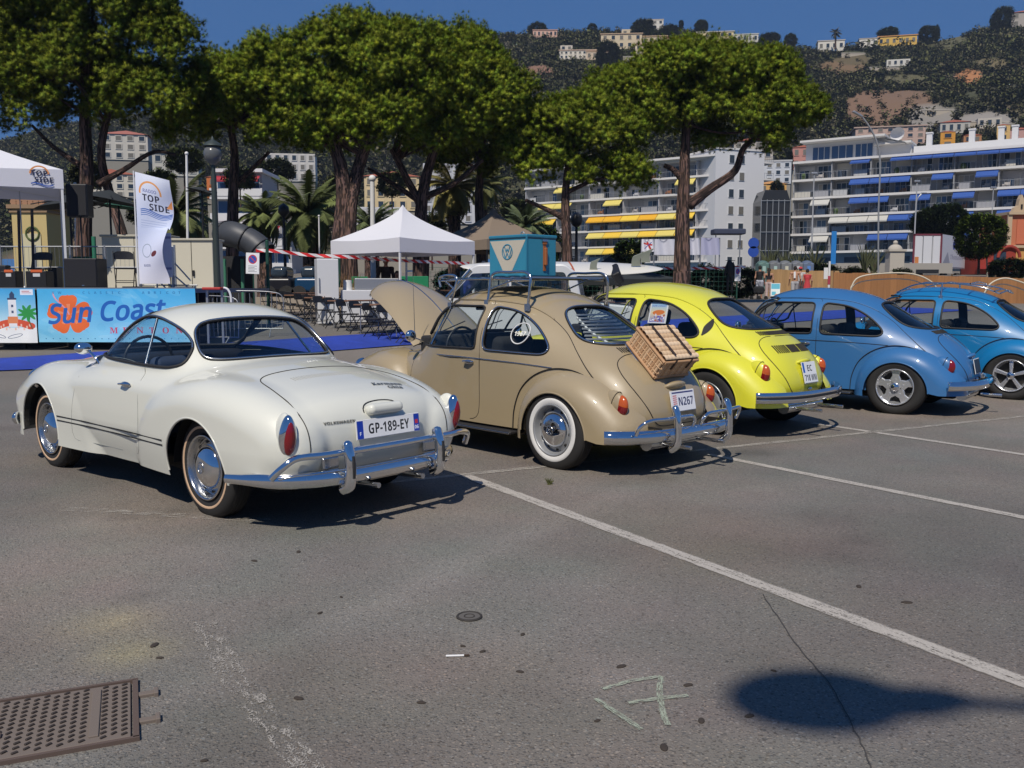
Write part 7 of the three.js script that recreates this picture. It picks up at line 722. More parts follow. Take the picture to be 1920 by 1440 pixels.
  // bumpers
  const bow = (x0, x1, h, ext) => { const q = []; for (let k = 0; k <= 36; k++) { const t = k / 18 - 1, a = Math.abs(t); q.push(V(x0 + (x1 - x0) * Math.pow(a, 3.2), h, -t * ext)); } return q; };
  const blade = spec.bumper === 'euro' ? [[0, -0.058], [0.02, -0.06], [0.032, -0.045], [0.034, -0.012], [0.028, -0.008], [0.028, 0.008], [0.034, 0.012], [0.032, 0.045], [0.02, 0.06], [0, 0.058]] : [[-0.012, -0.062], [0.012, -0.056], [0.032, -0.03], [0.04, 0], [0.032, 0.03], [0.012, 0.056], [-0.012, 0.062], [0, 0]];
  const bh = spec.bumperH ?? 0.415, rb = p('rear_bumper', sweep(bow(-0.835, -0.56, bh, 0.775).reverse(), blade.map(q => [q[0], q[1] * 0.86])), MAT.chrome);
  if (spec.bumper === 'euro') part('bumper_strip', sweep(bow(-0.835, -0.56, bh, 0.77).reverse(), [[0.028, -0.012], [0.037, -0.012], [0.037, 0.012], [0.028, 0.012]]), MAT.rubber, rb);
  p('bumper_bracket', [box(0.3, 0.05, 0.012, -0.66, 0.4, -0.4), box(0.3, 0.05, 0.012, -0.66, 0.4, 0.4)], MAT.seam);
  p('front_bumper', sweep(bow(3.16, 2.9, 0.42, 0.77), blade), MAT.chrome);
  if (spec.overriders) for (const s of [-1, 1]) {
    part('overrider', tube([V(-0.86, bh - 0.1, s * 0.34), V(-0.905, bh - 0.06, s * 0.34), V(-0.912, bh + 0.05, s * 0.34), V(-0.9, bh + 0.17, s * 0.34), V(-0.885, bh + 0.205, s * 0.34)], 0.03, 20, 10), MAT.chrome, rb);
    part('overrider', [ball(0.03, -0.885, bh + 0.207, s * 0.34), ball(0.03, -0.86, bh - 0.1, s * 0.34)], MAT.chrome, rb);
    part('guard_rail', tube([V(-0.77, bh + 0.03, s * 0.66), V(-0.8, bh + 0.09, s * 0.655), V(-0.84, bh + 0.135, s * 0.6), V(-0.87, bh + 0.14, s * 0.45), V(-0.88, bh + 0.14, s * 0.34), V(-0.885, bh + 0.14, s * 0.22), V(-0.875, bh + 0.13, s * 0.1), V(-0.865, bh + 0.1, s * 0.06), V(-0.84, bh + 0.05, s * 0.05)], 0.015, 60, 8), MAT.chrome, rb);
  }
  p('exhaust_pipe', spec.bumper === 'euro' || spec.overriders ? [cyl(0.016, 0.016, 0.26, 10, -0.82, 0.27, 0.22, 0, 0, Math.PI / 2), cyl(0.016, 0.016, 0.26, 10, -0.82, 0.27, -0.22, 0, 0, Math.PI / 2), cyl(0.06, 0.06, 0.7, 12, -0.62, 0.28, 0, Math.PI / 2)] : [cyl(0.02, 0.02, 0.22, 10, -0.86, 0.27, 0.05, 0, 0, Math.PI / 2), cyl(0.06, 0.06, 0.7, 12, -0.62, 0.28, 0, Math.PI / 2)], MAT.chromeDull);
  // cabin
  const sm = spec.seats ?? MAT.cloth; for (const z of [-0.33, 0.33]) { const g = new THREE.Group(); g.name = 'front_seat'; H(g); o.add(g); part('cushion', rbox(0.5, 0.15, 0.46, 0.06, 1.2, 0.5, z), sm, g); part('backrest', rbox(0.13, 0.56, 0.45, 0.06, 0.94, 0.78, z, 0, 0, 0.2), sm, g); if (spec.headrest) part('headrest', rbox(0.08, 0.16, 0.24, 0.035, 0.83, 1.13, z, 0, 0, 0.15), sm, g); }
  p('rear_seat', [rbox(0.42, 0.15, 1.05, 0.06, 0.45, 0.55, 0), rbox(0.14, 0.45, 1.05, 0.06, 0.2, 0.78, 0, 0, 0, 0.3), box(0.3, 0.02, 0.8, 0.12, 0.93, 0)], sm);
  p('dashboard', [rbox(0.14, 0.26, 1.16, 0.03, 1.86, 0.9, 0), box(2.1, 0.02, 1.2, 1.0, 0.37, 0)], spec.dash ?? MAT.cloth);
  p('steering_wheel', [put(new THREE.TorusGeometry(0.19, 0.012, 8, 32), 1.6, 0.92, -0.33, 0, Math.PI / 2, 0).applyMatrix4(new THREE.Matrix4()), bar(V(1.6, 0.92, -0.33), V(1.85, 0.82, -0.33), 0.018), bar(V(1.6, 0.92, -0.52), V(1.6, 0.92, -0.14), 0.009)], MAT.plastic);
  p('rear_view_mirror', [rbox(0.025, 0.07, 0.2, 0.012, 1.66, 1.3, 0), bar(V(1.66, 1.32, 0), V(1.7, 1.38, 0), 0.006)], MAT.plastic);
  if (spec.hoodOpen) {
    const hg = new THREE.Group(); hg.name = 'hood'; hg.position.set(2.04, 1.0, 0); hg.rotation.z = spec.hoodOpen * R; hg.scale.set(1.24, 1.04, 1.04); o.add(hg);
    const inner = shell({ p: Array.from(gs.hood.attributes.position.array), i: Array.from(gs.hood.index.array) }, body, -0.012);
    part('hood_skin', put(gs.hood.clone(), -2.04, -1.0, 0), P, hg); part('hood_inside', put(inner, -2.04, -1.0, 0), MAT.cloth, hg);
    const mid = []; for (let k = 0; k <= 22; k++) { const x = lerp(2.06, 2.96, k / 22); mid.push(V(x - 2.04, topY(body, x, 0, 1.1) - 1.0 + 0.003, 0)); } part('hood_moulding', openTube(mid, 0.007, 5), MAT.chromeDull, hg);
    p('luggage_well', [box(0.8, 0.02, 0.8, 2.45, 0.55, 0), box(0.02, 0.4, 0.9, 2.06, 0.8, 0)], MAT.cloth);
  } else { p('hood', gs.hood, P); }
  if (spec.blind) { const g = new THREE.Group(); g.name = 'window_blind'; o.add(g); for (let k = 0; k < 9; k++) { const y = 1.065 + k * 0.027, hw = lerp(0.39, 0.2, k / 8), q = []; for (let i = 0; i <= 16; i++) { const z = lerp(-hw, hw, i / 16), x = rearX(body, z, y); q.push(lift(body, x, y, z, -0.035)); } part('blind_slat', sweep(q, [[-0.001, -0.008], [0.006, 0.008], [0.007, 0.008], [0.001, -0.008]]), MAT.white, g); } part('blind_rod', [openTube(rearCurve(body, [[-0.2, 1.05], [-0.24, 1.15], [-0.2, 1.27]], -0.05), 0.01)], MAT.white, g); }
  if (spec.sticker) { const q = [[0.52, 1.11]]; const ring = []; for (let i = 0; i < 26; i++) ring.push([0.5 + 0.085 * Math.cos(i * 0.2417), 1.1 + 0.085 * Math.sin(i * 0.2417)]); const t = canvasTex(256, 128, (c, w, h) => { c.clearRect(0, 0, w, h); c.fillStyle = '#eceadf'; c.font = 'bold 84px sans-serif'; c.textAlign = 'center'; c.fillText('1967', 128, 96); }); part('window_sticker', closedTube(sideCurve(body, ring, -1, 0.001), 0.006, 4), MAT.white, o); part('window_sticker', grid(8, 4, (u, v) => { const x = 0.5 + (0.5 - u) * 0.15, y = 1.1 + (v - 0.5) * 0.075; const p2 = sideCurve(body, [[x, y]], -1, 0.0015)[0]; return p2; }), std([1, 1, 1], 0.6, 0, { map: t, transparent: true, alphaTest: 0.4 }), o); }
  if (spec.crescent) for (const k of [-1, 1]) p('crescent_vent', grid(14, 3, (u, v) => { const a = lerp(-0.58, 0.22, u), w = 0.034 * Math.sin(Math.PI * clamp(u, 0.03, 0.97)) + 0.004, r = 0.205 + (v - 0.5) * 2 * w; return sideCurve(body, [[0.335 - r * Math.cos(a), 1.075 + r * Math.sin(a)]], k, 0.004)[0]; }), MAT.seam);
  if (spec.antenna) p('antenna', [bar(V(2.03, 0.98, -0.56), V(2.0, 1.62, -0.6), 0.004, 5, 0.002)], MAT.chromeDull);
  p('wiper', [-0.3, 0.12].map(z => { const a = rearX(body, z, 1.06, 2.6, 1.2), b = rearX(body, z + 0.3, 1.14, 2.6, 1.2); return bar(V(a + 0.02, 1.05, z), V(b + 0.015, 1.15, z + 0.3), 0.006); }), MAT.plastic);
  const T = fitMatrix(spec.fit); for (const c of o.children) if (c.name !== 'wheel') c.applyMatrix4(T);
  return o;
}
// ---------------------------------------------------------------- the ivory coupe
const COUPE = (() => {
  const deck = spline([[-0.80, 0.30], [-0.855, 0.42], [-0.87, 0.55], [-0.845, 0.665], [-0.77, 0.755], [-0.62, 0.815], [-0.4, 0.865], [-0.15, 0.91], [0.1, 0.945], [0.4, 0.965], [0.9, 0.97], [1.6, 0.955], [2.1, 0.925], [2.5, 0.875], [2.85, 0.8], [3.12, 0.68], [3.2, 0.5], [3.15, 0.3]], 8);
  const O = new Outline([...deck, [3.15, -2], [-0.8, -2]]), W = table([[-0.85, 0.63], [-0.6, 0.7], [-0.2, 0.745], [0.3, 0.765], [1.0, 0.785], [1.7, 0.785], [2.3, 0.76], [2.8, 0.69], [3.2, 0.56]]);
  const tuck = y => 1 - 0.13 * Math.pow(clamp((0.5 - y) / 0.35, 0, 1), 1.6) - 0.045 * Math.pow(clamp((y - 0.56) / 0.4, 0, 1), 1.4);
  const RRc = table([[-0.85, 0.17], [-0.4, 0.2], [0.2, 0.24], [1, 0.24], [2, 0.26], [3, 0.3]]);
  const lower = (x, y, z) => inflate(1 - O.sd(x, y) / RRc(x), Math.abs(z) / (W(x) * tuck(y)), 2.3);
  const hOut = new Outline([...spline([[0.95, 0.3], [0.8, 0.58], [0.58, 0.765], [0.3, 0.85], [0.05, 0.878], [-0.25, 0.855], [-0.5, 0.805], [-0.72, 0.725], [-0.835, 0.63], [-0.87, 0.53], [-0.86, 0.42], [-0.80, 0.30]], 8), [-0.8, -2], [0.92, -2]]);
  const zc = table([[-0.85, 0.52], [-0.4, 0.545], [0.2, 0.56], [0.9, 0.55]]), hw = table([[-0.85, 0.2], [-0.5, 0.245], [0, 0.258], [0.5, 0.25], [0.92, 0.225]]);
  const haunch = (x, y, z) => inflate(1 - hOut.sd(x, y) / 0.2, Math.abs(Math.abs(z) - zc(x)) / (hw(x) * (1 - 0.2 * Math.pow(clamp((0.48 - y) / 0.3, 0, 1), 1.5))), 2.2);
  const fOut = new Outline([...spline([[1.3, 0.3], [1.5, 0.7], [1.9, 0.835], [2.3, 0.855], [2.6, 0.83], [2.9, 0.74], [3.12, 0.62], [3.17, 0.45], [3.1, 0.3]], 8), [3.1, -2], [1.3, -2]]);
  const frontF = (x, y, z) => inflate(1 - fOut.sd(x, y) / 0.3, Math.abs(Math.abs(z) - 0.55) / table([[1.3, 0.2], [2.3, 0.255], [3.1, 0.2]])(x), 2.2);
  const roofO = new Outline([...spline([[-0.15, 0.78], [0.08, 0.9], [0.24, 0.985], [0.37, 1.085], [0.52, 1.2], [0.66, 1.275], [0.82, 1.315], [0.98, 1.326], [1.13, 1.312], [1.28, 1.27], [1.46, 1.175], [1.66, 1.045], [1.86, 0.92], [2.05, 0.78]], 8), [2.05, -2], [-0.15, -2]]);
  const rW = table([[0, 0.58], [0.4, 0.655], [0.9, 0.69], [1.5, 0.685], [2.1, 0.62]]), rR = table([[0, 0.3], [0.5, 0.34], [1.0, 0.36], [1.6, 0.32], [2.1, 0.3]]);
  const roof = (x, y, z) => inflate(1 - roofO.sd(x, y) / rR(x), Math.abs(z) / (rW(x) * (1 - 0.1 * clamp((y - 0.9) / 0.4, 0, 1))), 2.7);
  const body = (x, y, z) => { const a = lower(x, y, z), b = smin(haunch(x, y, z) * 0.8, frontF(x, y, z) * 0.8, 0.02); return smin(smin(a, b, 0.1), roof(x, y, z), 0.07); };
  const side = new Outline(roundPoly([[0.52, 0.905], [0.415, 0.93], [0.45, 1.05], [0.62, 1.165], [0.86, 1.226], [1.06, 1.238], [1.2, 1.215], [1.66, 0.95], [1.3, 0.93], [0.9, 0.912]], [0.06, 0.05, 0.12, 0.15, 0.15, 0.12, 0.1, 0.015, 0.3, 0.3]));
  const rwin = new Outline(roundPoly([[-0.42, 0.955], [-0.515, 0.965], [-0.45, 1.185], [-0.2, 1.222], [0.2, 1.222], [0.45, 1.185], [0.515, 0.965], [0.42, 0.955], [0, 0.965]], [0.07, 0.08, 0.12, 0.2, 0.2, 0.12, 0.08, 0.07, 0.3]));
  const wscr = new Outline(roundPoly([[-0.56, 0.96], [-0.48, 1.25], [0.48, 1.25], [0.56, 0.96]], [0.06, 0.1, 0.1, 0.06]));
  const lidTop = new Outline(roundPoly([[-0.95, -0.548], [-0.6, -0.54], [-0.28, -0.49], [-0.19, -0.42], [-0.17, 0], [-0.19, 0.42], [-0.28, 0.49], [-0.6, 0.54], [-0.95, 0.548]], [0.02, 0.3, 0.1, 0.1, 0.3, 0.1, 0.1, 0.3, 0.02]));
  const door = new Outline(roundPoly([[0.75, 0.30], [0.74, 0.66], [0.79, 0.9], [1.7, 0.93], [1.8, 0.3]], [0.1, 0.3, 0.04, 0.04, 0.1]));
  let hull = clip(surfaceNet(body, [-1.0, 0.16, -0.06], [3.32, 1.4, 0.92], 0.022), (x, y, z) => -z)[0];
  hull = clip(hull, (x, y, z) => 0.225 + 0.06 * smooth(-0.1, -0.5, x) - y)[0];
  const archR = (x, y, z) => { const dx = x; return z < 0.42 ? -1 : Math.max(0.345 - Math.hypot(dx, y - 0.295), 0); };
  const cutA = (m, cx, cy, r) => clip(m, (x, y, z) => z < 0.42 ? -1 : r - Math.hypot(x - cx, y - cy))[0];
  const clean = m => m;
  hull = cutA(hull, 0, 0.29, 0.345); hull = cutA(hull, 2.4, 0.31, 0.375);
  let rest = hull; const cut = g => { const [a, b] = clip(rest, g); rest = b; return a; };
  const gS = cut((x, y, z) => z < 0.25 ? 1 : -side.sd(x, y)), gR = cut((x, y, z) => Math.max(-rwin.sd(z, y), x - 0.95)), gW = cut((x, y, z) => Math.max(-wscr.sd(z, y), 1.15 - x));
  const inside = rest, lidM = cut((x, y, z) => Math.max(-lidTop.sd(x, z), 0.5 - y)), doorM = cut((x, y, z) => z < 0.3 ? 1 : -door.sd(x, y));
  const both = m => join(m, mirror(m)), S = (m, o = 0) => shell(m, body, o), gs = {};
  gs.body = S(both(rest)); gs.lid = S(both(lidM)); gs.doorR = S(doorM); gs.doorL = S(mirror(doorM)); gs.sideR = S(gS, -0.006); gs.sideL = S(mirror(gS), -0.006); gs.rear = S(both(gR), -0.006); gs.wind = S(both(gW), -0.006);
  gs.lining = S(clip(both(inside), (x, y, z) => Math.max(0.05 - x, x - 2.35, 0.4 - y))[0], -0.02);
  return { body, gs, side, rwin, wscr, lidTop, door };
})();
function coupe(label, pos, turn, P) {
  const { body, gs, side, rwin, wscr, lidTop, door } = COUPE, o = thing('vintage_coupe', label, 'car', pos, (90 + turn) * R, 'vintage cars parked in a row'), p = (n, g, m, l, par = o) => part(n, g, m, par, l);
  const third = a => a.filter((_, i) => i % 2 === 0);
  p('body', gs.body, P); p('interior_lining', gs.lining, std([0.03, 0.05, 0.10], 0.9)); const lid = p('engine_lid', gs.lid, P);
  for (const s of [-1, 1]) {
    const L = s < 0 ? 'L' : 'R', d = p('door', gs['door' + L], P); p('side_window', gs['side' + L], MAT.glass);
    const hz = sideZ(body, 0.9, 0.775); part('door_handle', [put(new THREE.SphereGeometry(1, 14, 10), 0.92, 0.775, s * (hz + 0.01), 0, 0, 0, 0.07, 0.02, 0.012), tube([V(0.86, 0.78, s * (hz + 0.01)), V(0.9, 0.782, s * (hz + 0.036)), V(0.985, 0.776, s * (hz + 0.028))], 0.009, 12, 6)], MAT.chrome, d);
    p('window_seal', closedTube(sideCurve(body, third(side.p), s, 0.001), 0.011), MAT.rubber); p('window_trim', openTube(sideCurve(body, third(side.p).filter(q => q[1] > 0.98 && q[0] > 0.45), s, 0.008), 0.006), MAT.chromeDull);
    p('window_divider', bar(sideCurve(body, [[0.80, 0.908]], s, 0)[0], sideCurve(body, [[0.95, 1.236]], s, 0)[0], 0.01), MAT.chromeDull);
    p('panel_gap', seamTube(sideCurve(body, third(door.p).filter(q => q[1] < 0.9), s, -0.0004), 0.0022), std([0.25, 0.26, 0.24], 0.8));
    for (const y of [0.42, 0.452]) p('sill_stripe', openTube(sideCurve(body, [[2.02, y + 0.005], [1.6, y + 0.003], [1.1, y], [0.7, y + 0.002], [0.36, y + 0.004]], s, 0.001), 0.005, 5), MAT.seam);
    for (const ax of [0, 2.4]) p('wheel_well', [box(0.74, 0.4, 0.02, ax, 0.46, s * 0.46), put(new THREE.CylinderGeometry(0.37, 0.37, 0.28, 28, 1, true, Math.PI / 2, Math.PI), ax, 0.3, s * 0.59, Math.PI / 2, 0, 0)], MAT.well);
    const lip = (cx, cy, r) => { const q = []; for (let k = 0; k <= 40; k++) { const a = Math.PI * (k / 40) * 1.06 - 0.09, x = cx + r * Math.cos(a), y = cy + r * Math.sin(a); q.push([x, y]); } return sideCurve(body, q, s, -0.004); };
    p('arch_lip', [openTube(lip(0, 0.29, 0.345), 0.008), openTube(lip(2.4, 0.31, 0.375), 0.008)], P);
    wheel(o, 0, s * 0.722, 'coupe'); wheel(o, 2.4, s * 0.715, 'coupe');
    // tall oval tail lamp in a chrome rim
    const lx = rearX(body, 0.655, 0.585), tl = new THREE.Group(); tl.name = 'tail_light'; tl.position.set(lx + 0.01, 0.585, s * 0.655); tl.rotation.set(0, s * 0.2, 0.16, 'YXZ'); o.add(tl);
    const almond = (r, w, d) => { const g = new THREE.SphereGeometry(1, 26, 24); const q = g.attributes.position; for (let i = 0; i < q.count; i++) { const y = q.getY(i); q.setXYZ(i, q.getX(i) * d, y * r * (y > 0 ? 1.08 : 1), q.getZ(i) * w * (1 - 0.22 * Math.max(0, y))); } g.computeVertexNormals(); return g; };
    part('lamp_pod', put(almond(0.122, 0.055, 0.09), 0.045, 0, 0), P, tl); part('lamp_rim', put(almond(0.122, 0.056, 0.055), 0, 0, 0), MAT.chrome, tl); part('red_lens', put(almond(0.104, 0.043, 0.05), -0.016, -0.004, 0), MAT.red, tl);
    p('headlight', ball(1, 3.02, 0.66, s * 0.54, 0.06, 0.09, 0.09), MAT.chrome); p('bumper_lamp', [rbox(0.03, 0.075, 0.12, 0.012, -0.855, 0.405, s * 0.4)], MAT.chromeDull);
  }
  { const mz = sideZ(body, 1.6, 0.88), m = p('wing_mirror', [ball(1, 1.72, 0.985, -(mz + 0.06), 0.05, 0.045, 0.065), tube([V(1.56, 0.85, -mz), V(1.6, 0.91, -(mz + 0.02)), V(1.69, 0.975, -(mz + 0.04))], 0.01, 12, 6)], MAT.chrome); }
  p('rear_window', gs.rear, MAT.glass); p('windscreen', gs.wind, MAT.glass);
  p('window_seal', [closedTube(rearCurve(body, third(rwin.p), 0.001), 0.012), closedTube(rearCurve(body, third(wscr.p), 0.001, 2.7, 1.2), 0.012)], MAT.rubber); p('window_trim', [closedTube(rearCurve(body, third(rwin.p), 0.011), 0.006, 5)], MAT.chromeDull);
  const lidSeam = third(lidTop.p).filter(q => q[0] > -0.8).map(([x, z]) => { const y = topY(body, x, z, 1.12); return lift(body, x, y, z, 0.0006); });
  const seq = (() => { const q = lidSeam.slice(), best = []; const i0 = q.reduce((b, w, i) => { const n = q[(i + 1) % q.length]; return w.distanceTo(n) > q[b].distanceTo(q[(b + 1) % q.length]) ? i : b; }, 0); for (let k = 1; k <= q.length; k++) best.push(q[(i0 + k) % q.length]); return best; })();
  const down = s => { const q = []; for (let y = 0.7; y >= 0.46; y -= 0.03) q.push([s * 0.546, y]); return rearCurve(body, q, 0.0006); };
  p('panel_gap', [seamTube(seq, 0.0036), seamTube(down(-1), 0.0036), seamTube(down(1), 0.0036)], MAT.seam); p('panel_gap', seamTube(rearCurve(body, [[-0.54, 0.47], [-0.2, 0.462], [0, 0.46], [0.2, 0.462], [0.54, 0.47]], 0.0006), 0.0036), MAT.seam);
  // louvres across the lid
  const lv = []; for (let k = -15; k <= 15; k++) { const z = k * 0.02; for (const x of [-0.36]) { const a = V(x + 0.03, topY(body, x + 0.03, z, 1.12) + 0.0006, z), b = V(x - 0.03, topY(body, x - 0.03, z, 1.12) + 0.0006, z); lv.push(bar(a, b, 0.0022, 4)); } } part('air_vent', lv, std([0.3, 0.3, 0.28], 0.8), lid);
  const px = rearX(body, 0, 0.665); part('plate_lamp', [rbox(0.12, 0.07, 0.27, 0.033, px + 0.005, 0.685, 0.02, 0, 0, -0.3)], P, lid); part('plate_lamp_gap', openTube([[-0.125, 0.675], [-0.12, 0.70], [-0.09, 0.722], [0.02, 0.735], [0.13, 0.722], [0.16, 0.70], [0.165, 0.675]].map(q => { const x = rearX(body, q[0], q[1]); return lift(body, x, q[1], q[0], 0.001); }), 0.004), MAT.seam, lid);
  plate(lid, plateTex(1024, 216, (c, w, h) => { c.fillStyle = '#f2f2f2'; c.fillRect(0, 0, w, h); c.fillStyle = '#1c3fae'; c.fillRect(0, 0, 96, h); c.fillRect(w - 92, 0, 92, h); c.fillStyle = '#fff'; c.font = 'bold 60px sans-serif'; c.textAlign = 'center'; c.fillText('F', 48, 176); c.font = 'bold 66px sans-serif'; c.fillText('06', w - 46, 190); c.fillStyle = '#c63a4a'; c.fillRect(w - 72, 70, 52, 52); c.fillStyle = '#16181c'; c.font = 'bold 172px sans-serif'; c.save(); c.translate(w / 2, 168); c.scale(0.83, 1); c.fillText('GP-189-EY', 0, 0); c.restore(); }), 0.5, 0.108, rearX(body, 0.02, 0.58) - 0.022, 0.58, 0.03, -0.1);
  // lettering on the lid
  const script = (txt, w, h, x, y, z, font, tilt) => { const t = canvasTex(512, 256, (c, W2, H2) => { c.clearRect(0, 0, W2, H2); c.fillStyle = '#22231f'; c.textAlign = 'center'; txt.forEach(([s, px2, py, f]) => { c.font = f; c.fillText(s, px2, py); }); }); const g = grid(14, 8, (u, v) => { const zz = z + (u - 0.5) * w, yy = y + (v - 0.5) * h, xx = rearX(body, zz, yy); return lift(body, xx, yy, zz, 0.004); }); part('badge', g, std([1, 1, 1], 0.4, 0.3, { map: t, transparent: true, alphaTest: 0.4 }), lid); };
  script([['VOLKSWAGEN', 256, 150, 'bold 66px sans-serif']], 0.25, 0.09, 0, 0.635, -0.31);
  { const t = canvasTex(512, 256, (c, W2, H2) => { c.clearRect(0, 0, W2, H2); c.fillStyle = '#2a2b28'; c.textAlign = 'center'; c.font = 'italic bold 104px serif'; c.fillText('Karmann', 256, 110); c.fillText('Ghia', 300, 215); }); const g = grid(10, 8, (u, v) => { const z = 0.24 + (u - 0.5) * 0.26, x = lerp(-0.72, -0.58, v); return V(x, topY(body, x, z, 1.12) + 0.004, z); }); part('badge', g, std([1, 1, 1], 0.4, 0.3, { map: t, transparent: true, alphaTest: 0.4 }), lid); }
  // bumper: blade, upper bar and two overriders
  const bow = (x0, x1, h, ext, pw = 3) => { const q = []; for (let k = 0; k <= 40; k++) { const t = k / 20 - 1, a = Math.abs(t); q.push(V(x0 + (x1 - x0) * Math.pow(a, pw), h, t * ext)); } return q; };
  const bl = [[-0.012, -0.05], [0.012, -0.046], [0.03, -0.024], [0.036, 0], [0.03, 0.024], [0.012, 0.046], [-0.012, 0.05], [-0.002, 0]], rb = p('rear_bumper', sweep(bow(-0.93, -0.45, 0.325, 0.845, 4.2), bl, V(0, 1, 0), t => lerp(0.55, 1, smooth(0, 0.1, Math.min(t, 1 - t)))), MAT.chrome);
  part('guard_rail', tube([V(-0.8, 0.36, -0.77), V(-0.85, 0.42, -0.73), V(-0.88, 0.468, -0.66), V(-0.93, 0.475, -0.5), V(-0.96, 0.478, -0.2), V(-0.965, 0.478, 0), V(-0.96, 0.478, 0.2), V(-0.93, 0.475, 0.5), V(-0.88, 0.468, 0.68), V(-0.85, 0.44, 0.76), V(-0.8, 0.37, 0.79)], 0.021, 90, 10), MAT.chrome, rb);
  for (const s of [-1, 1]) { part('overrider', [tube([V(-0.93, 0.25, s * 0.36), V(-0.985, 0.28, s * 0.36), V(-0.998, 0.37, s * 0.36), V(-0.99, 0.47, s * 0.36), V(-0.972, 0.515, s * 0.36)], 0.034, 24, 12), ball(0.034, -0.972, 0.516, s * 0.36)], MAT.chrome, rb); part('overrider_rubber', tube([V(-1.026, 0.33, s * 0.36), V(-1.03, 0.4, s * 0.36), V(-1.022, 0.46, s * 0.36)], 0.011, 10, 6), MAT.rubber, rb); }
  p('front_bumper', sweep(bow(3.27, 2.85, 0.36, 0.8, 3).reverse(), bl), MAT.chrome); p('front_overrider', tube([V(3.27, 0.3, -0.36), V(3.33, 0.38, -0.36), V(3.3, 0.52, -0.36)], 0.03, 12, 8), MAT.chrome);
  p('underbody', [rbox(3.3, 0.1, 1.1, 0.03, 1.15, 0.24, 0), rbox(0.5, 0.2, 0.9, 0.06, -0.45, 0.33, 0)], MAT.well); p('exhaust_pipe', [-0.16, 0.2].map(z => cyl(0.017, 0.017, 0.3, 10, -0.86, 0.245, z, 0, 0, Math.PI / 2 - 0.06)), MAT.chromeDull);
  const sm = std([0.025, 0.04, 0.085], 0.8); for (const z of [-0.34, 0.34]) { const g = new THREE.Group(); g.name = 'front_seat'; o.add(g); part('cushion', rbox(0.5, 0.14, 0.5, 0.06, 1.25, 0.42, z), sm, g); part('backrest', rbox(0.12, 0.52, 0.5, 0.055, 0.97, 0.7, z, 0, 0, 0.28), sm, g); }
  p('rear_shelf', [rbox(0.5, 0.04, 0.96, 0.02, 0.4, 0.87, 0), rbox(0.14, 0.4, 1.0, 0.05, 0.62, 0.7, 0, 0, 0, 0.3)], sm); p('dashboard', [rbox(0.22, 0.22, 1.2, 0.06, 1.7, 0.82, 0)], MAT.plastic);
  p('steering_wheel', [put(new THREE.TorusGeometry(0.19, 0.012, 8, 32), 1.42, 0.88, -0.35, 0, Math.PI / 2, 0), bar(V(1.42, 0.88, -0.35), V(1.7, 0.78, -0.35), 0.018), bar(V(1.42, 0.88, -0.53), V(1.42, 0.88, -0.17), 0.008)], MAT.plastic); p('rear_view_mirror', rbox(0.02, 0.06, 0.2, 0.01, 1.4, 1.16, 0), MAT.plastic);
  return o;
}
// ---------------------------------------------------------------- the row of cars
const bw = (w, h, draw) => plateTex(w, h, draw);
coupe('ivory white low two-door coupe parked nearest, at the left of the car row', [-1.448, 0, -6.105], 48.4, paint([0.70, 0.70, 0.615]));
const tanPaint = paint([0.36, 0.285, 0.17]);
const tanCar = beetle('vintage_car', 'beige rounded car with whitewall tyres, open front hood and a roof rack', { pos: [0.866, 0, -7.579], turn: 43.3, fit: { low: 0.045 }, paint: tanPaint, wheels: 'white', moulding: true, brightSeal: true, overriders: true, hoodOpen: 48, antenna: true, blind: true, sticker: true, lampY: 0.575, bumperH: 0.365,
  plate: { w: 0.3, h: 0.155, y: 0.595, tilt: -0.2, mat: bw(512, 256, (c, w, h) => { c.fillStyle = '#e8e9ee'; c.fillRect(0, 0, w, h); c.fillStyle = '#c8484a'; for (let k = 0; k < 5; k++) c.fillRect(30, 50 + k * 26, 84, 13); c.fillStyle = '#2b3f94'; c.fillRect(30, 180, 84, 50); c.fillStyle = '#20295a'; c.font = 'bold 150px sans-serif'; c.fillText('N267', 138, 190, 340); c.fillStyle = '#3a3f78'; c.fillRect(20, 8, 470, 20); }) } });
beetle('vintage_car', 'bright yellow rounded car with black lid slots, beside the beige one', { pos: [2.433, 0, -9.323], turn: 45, paint: paint([0.70, 0.68, 0.035]), wheels: 'sport', bumper: 'euro', bumperH: 0.405, crescent: true, big: true, lidVents: true, headrest: true,
  plate: { w: 0.26, h: 0.2, y: 0.61, tilt: -0.25, mat: bw(256, 200, (c, w, h) => { c.fillStyle = '#eceef0'; c.fillRect(0, 0, w, h); c.fillStyle = '#1f5fc0'; c.fillRect(0, 0, 34, 100); c.fillStyle = '#17181c'; c.font = 'bold 84px sans-serif'; c.fillText('EC', 80, 88); c.fillText('718 WM', 12, 182, 236); }) } });
beetle('vintage_car', 'mid blue lowered rounded car with polished five-spoke wheels beside the yellow one', { pos: [4.803, 0, -10.781], turn: 53, paint: paint([0.035, 0.15, 0.36]), wheels: 'wide', fit: { low: 0.06 }, rearMould: true, redLamp: true, plate: { w: 0.3, h: 0.16, y: 0.6, tilt: -0.2, mat: MAT.plastic } });
beetle('vintage_car', 'teal blue rounded car with a thin roof rack at the right edge', { pos: [6.894, 0, -12.11], turn: 50, paint: paint([0.004, 0.17, 0.40]), wheels: 'cross', fit: { low: 0.05 }, rearMould: true });
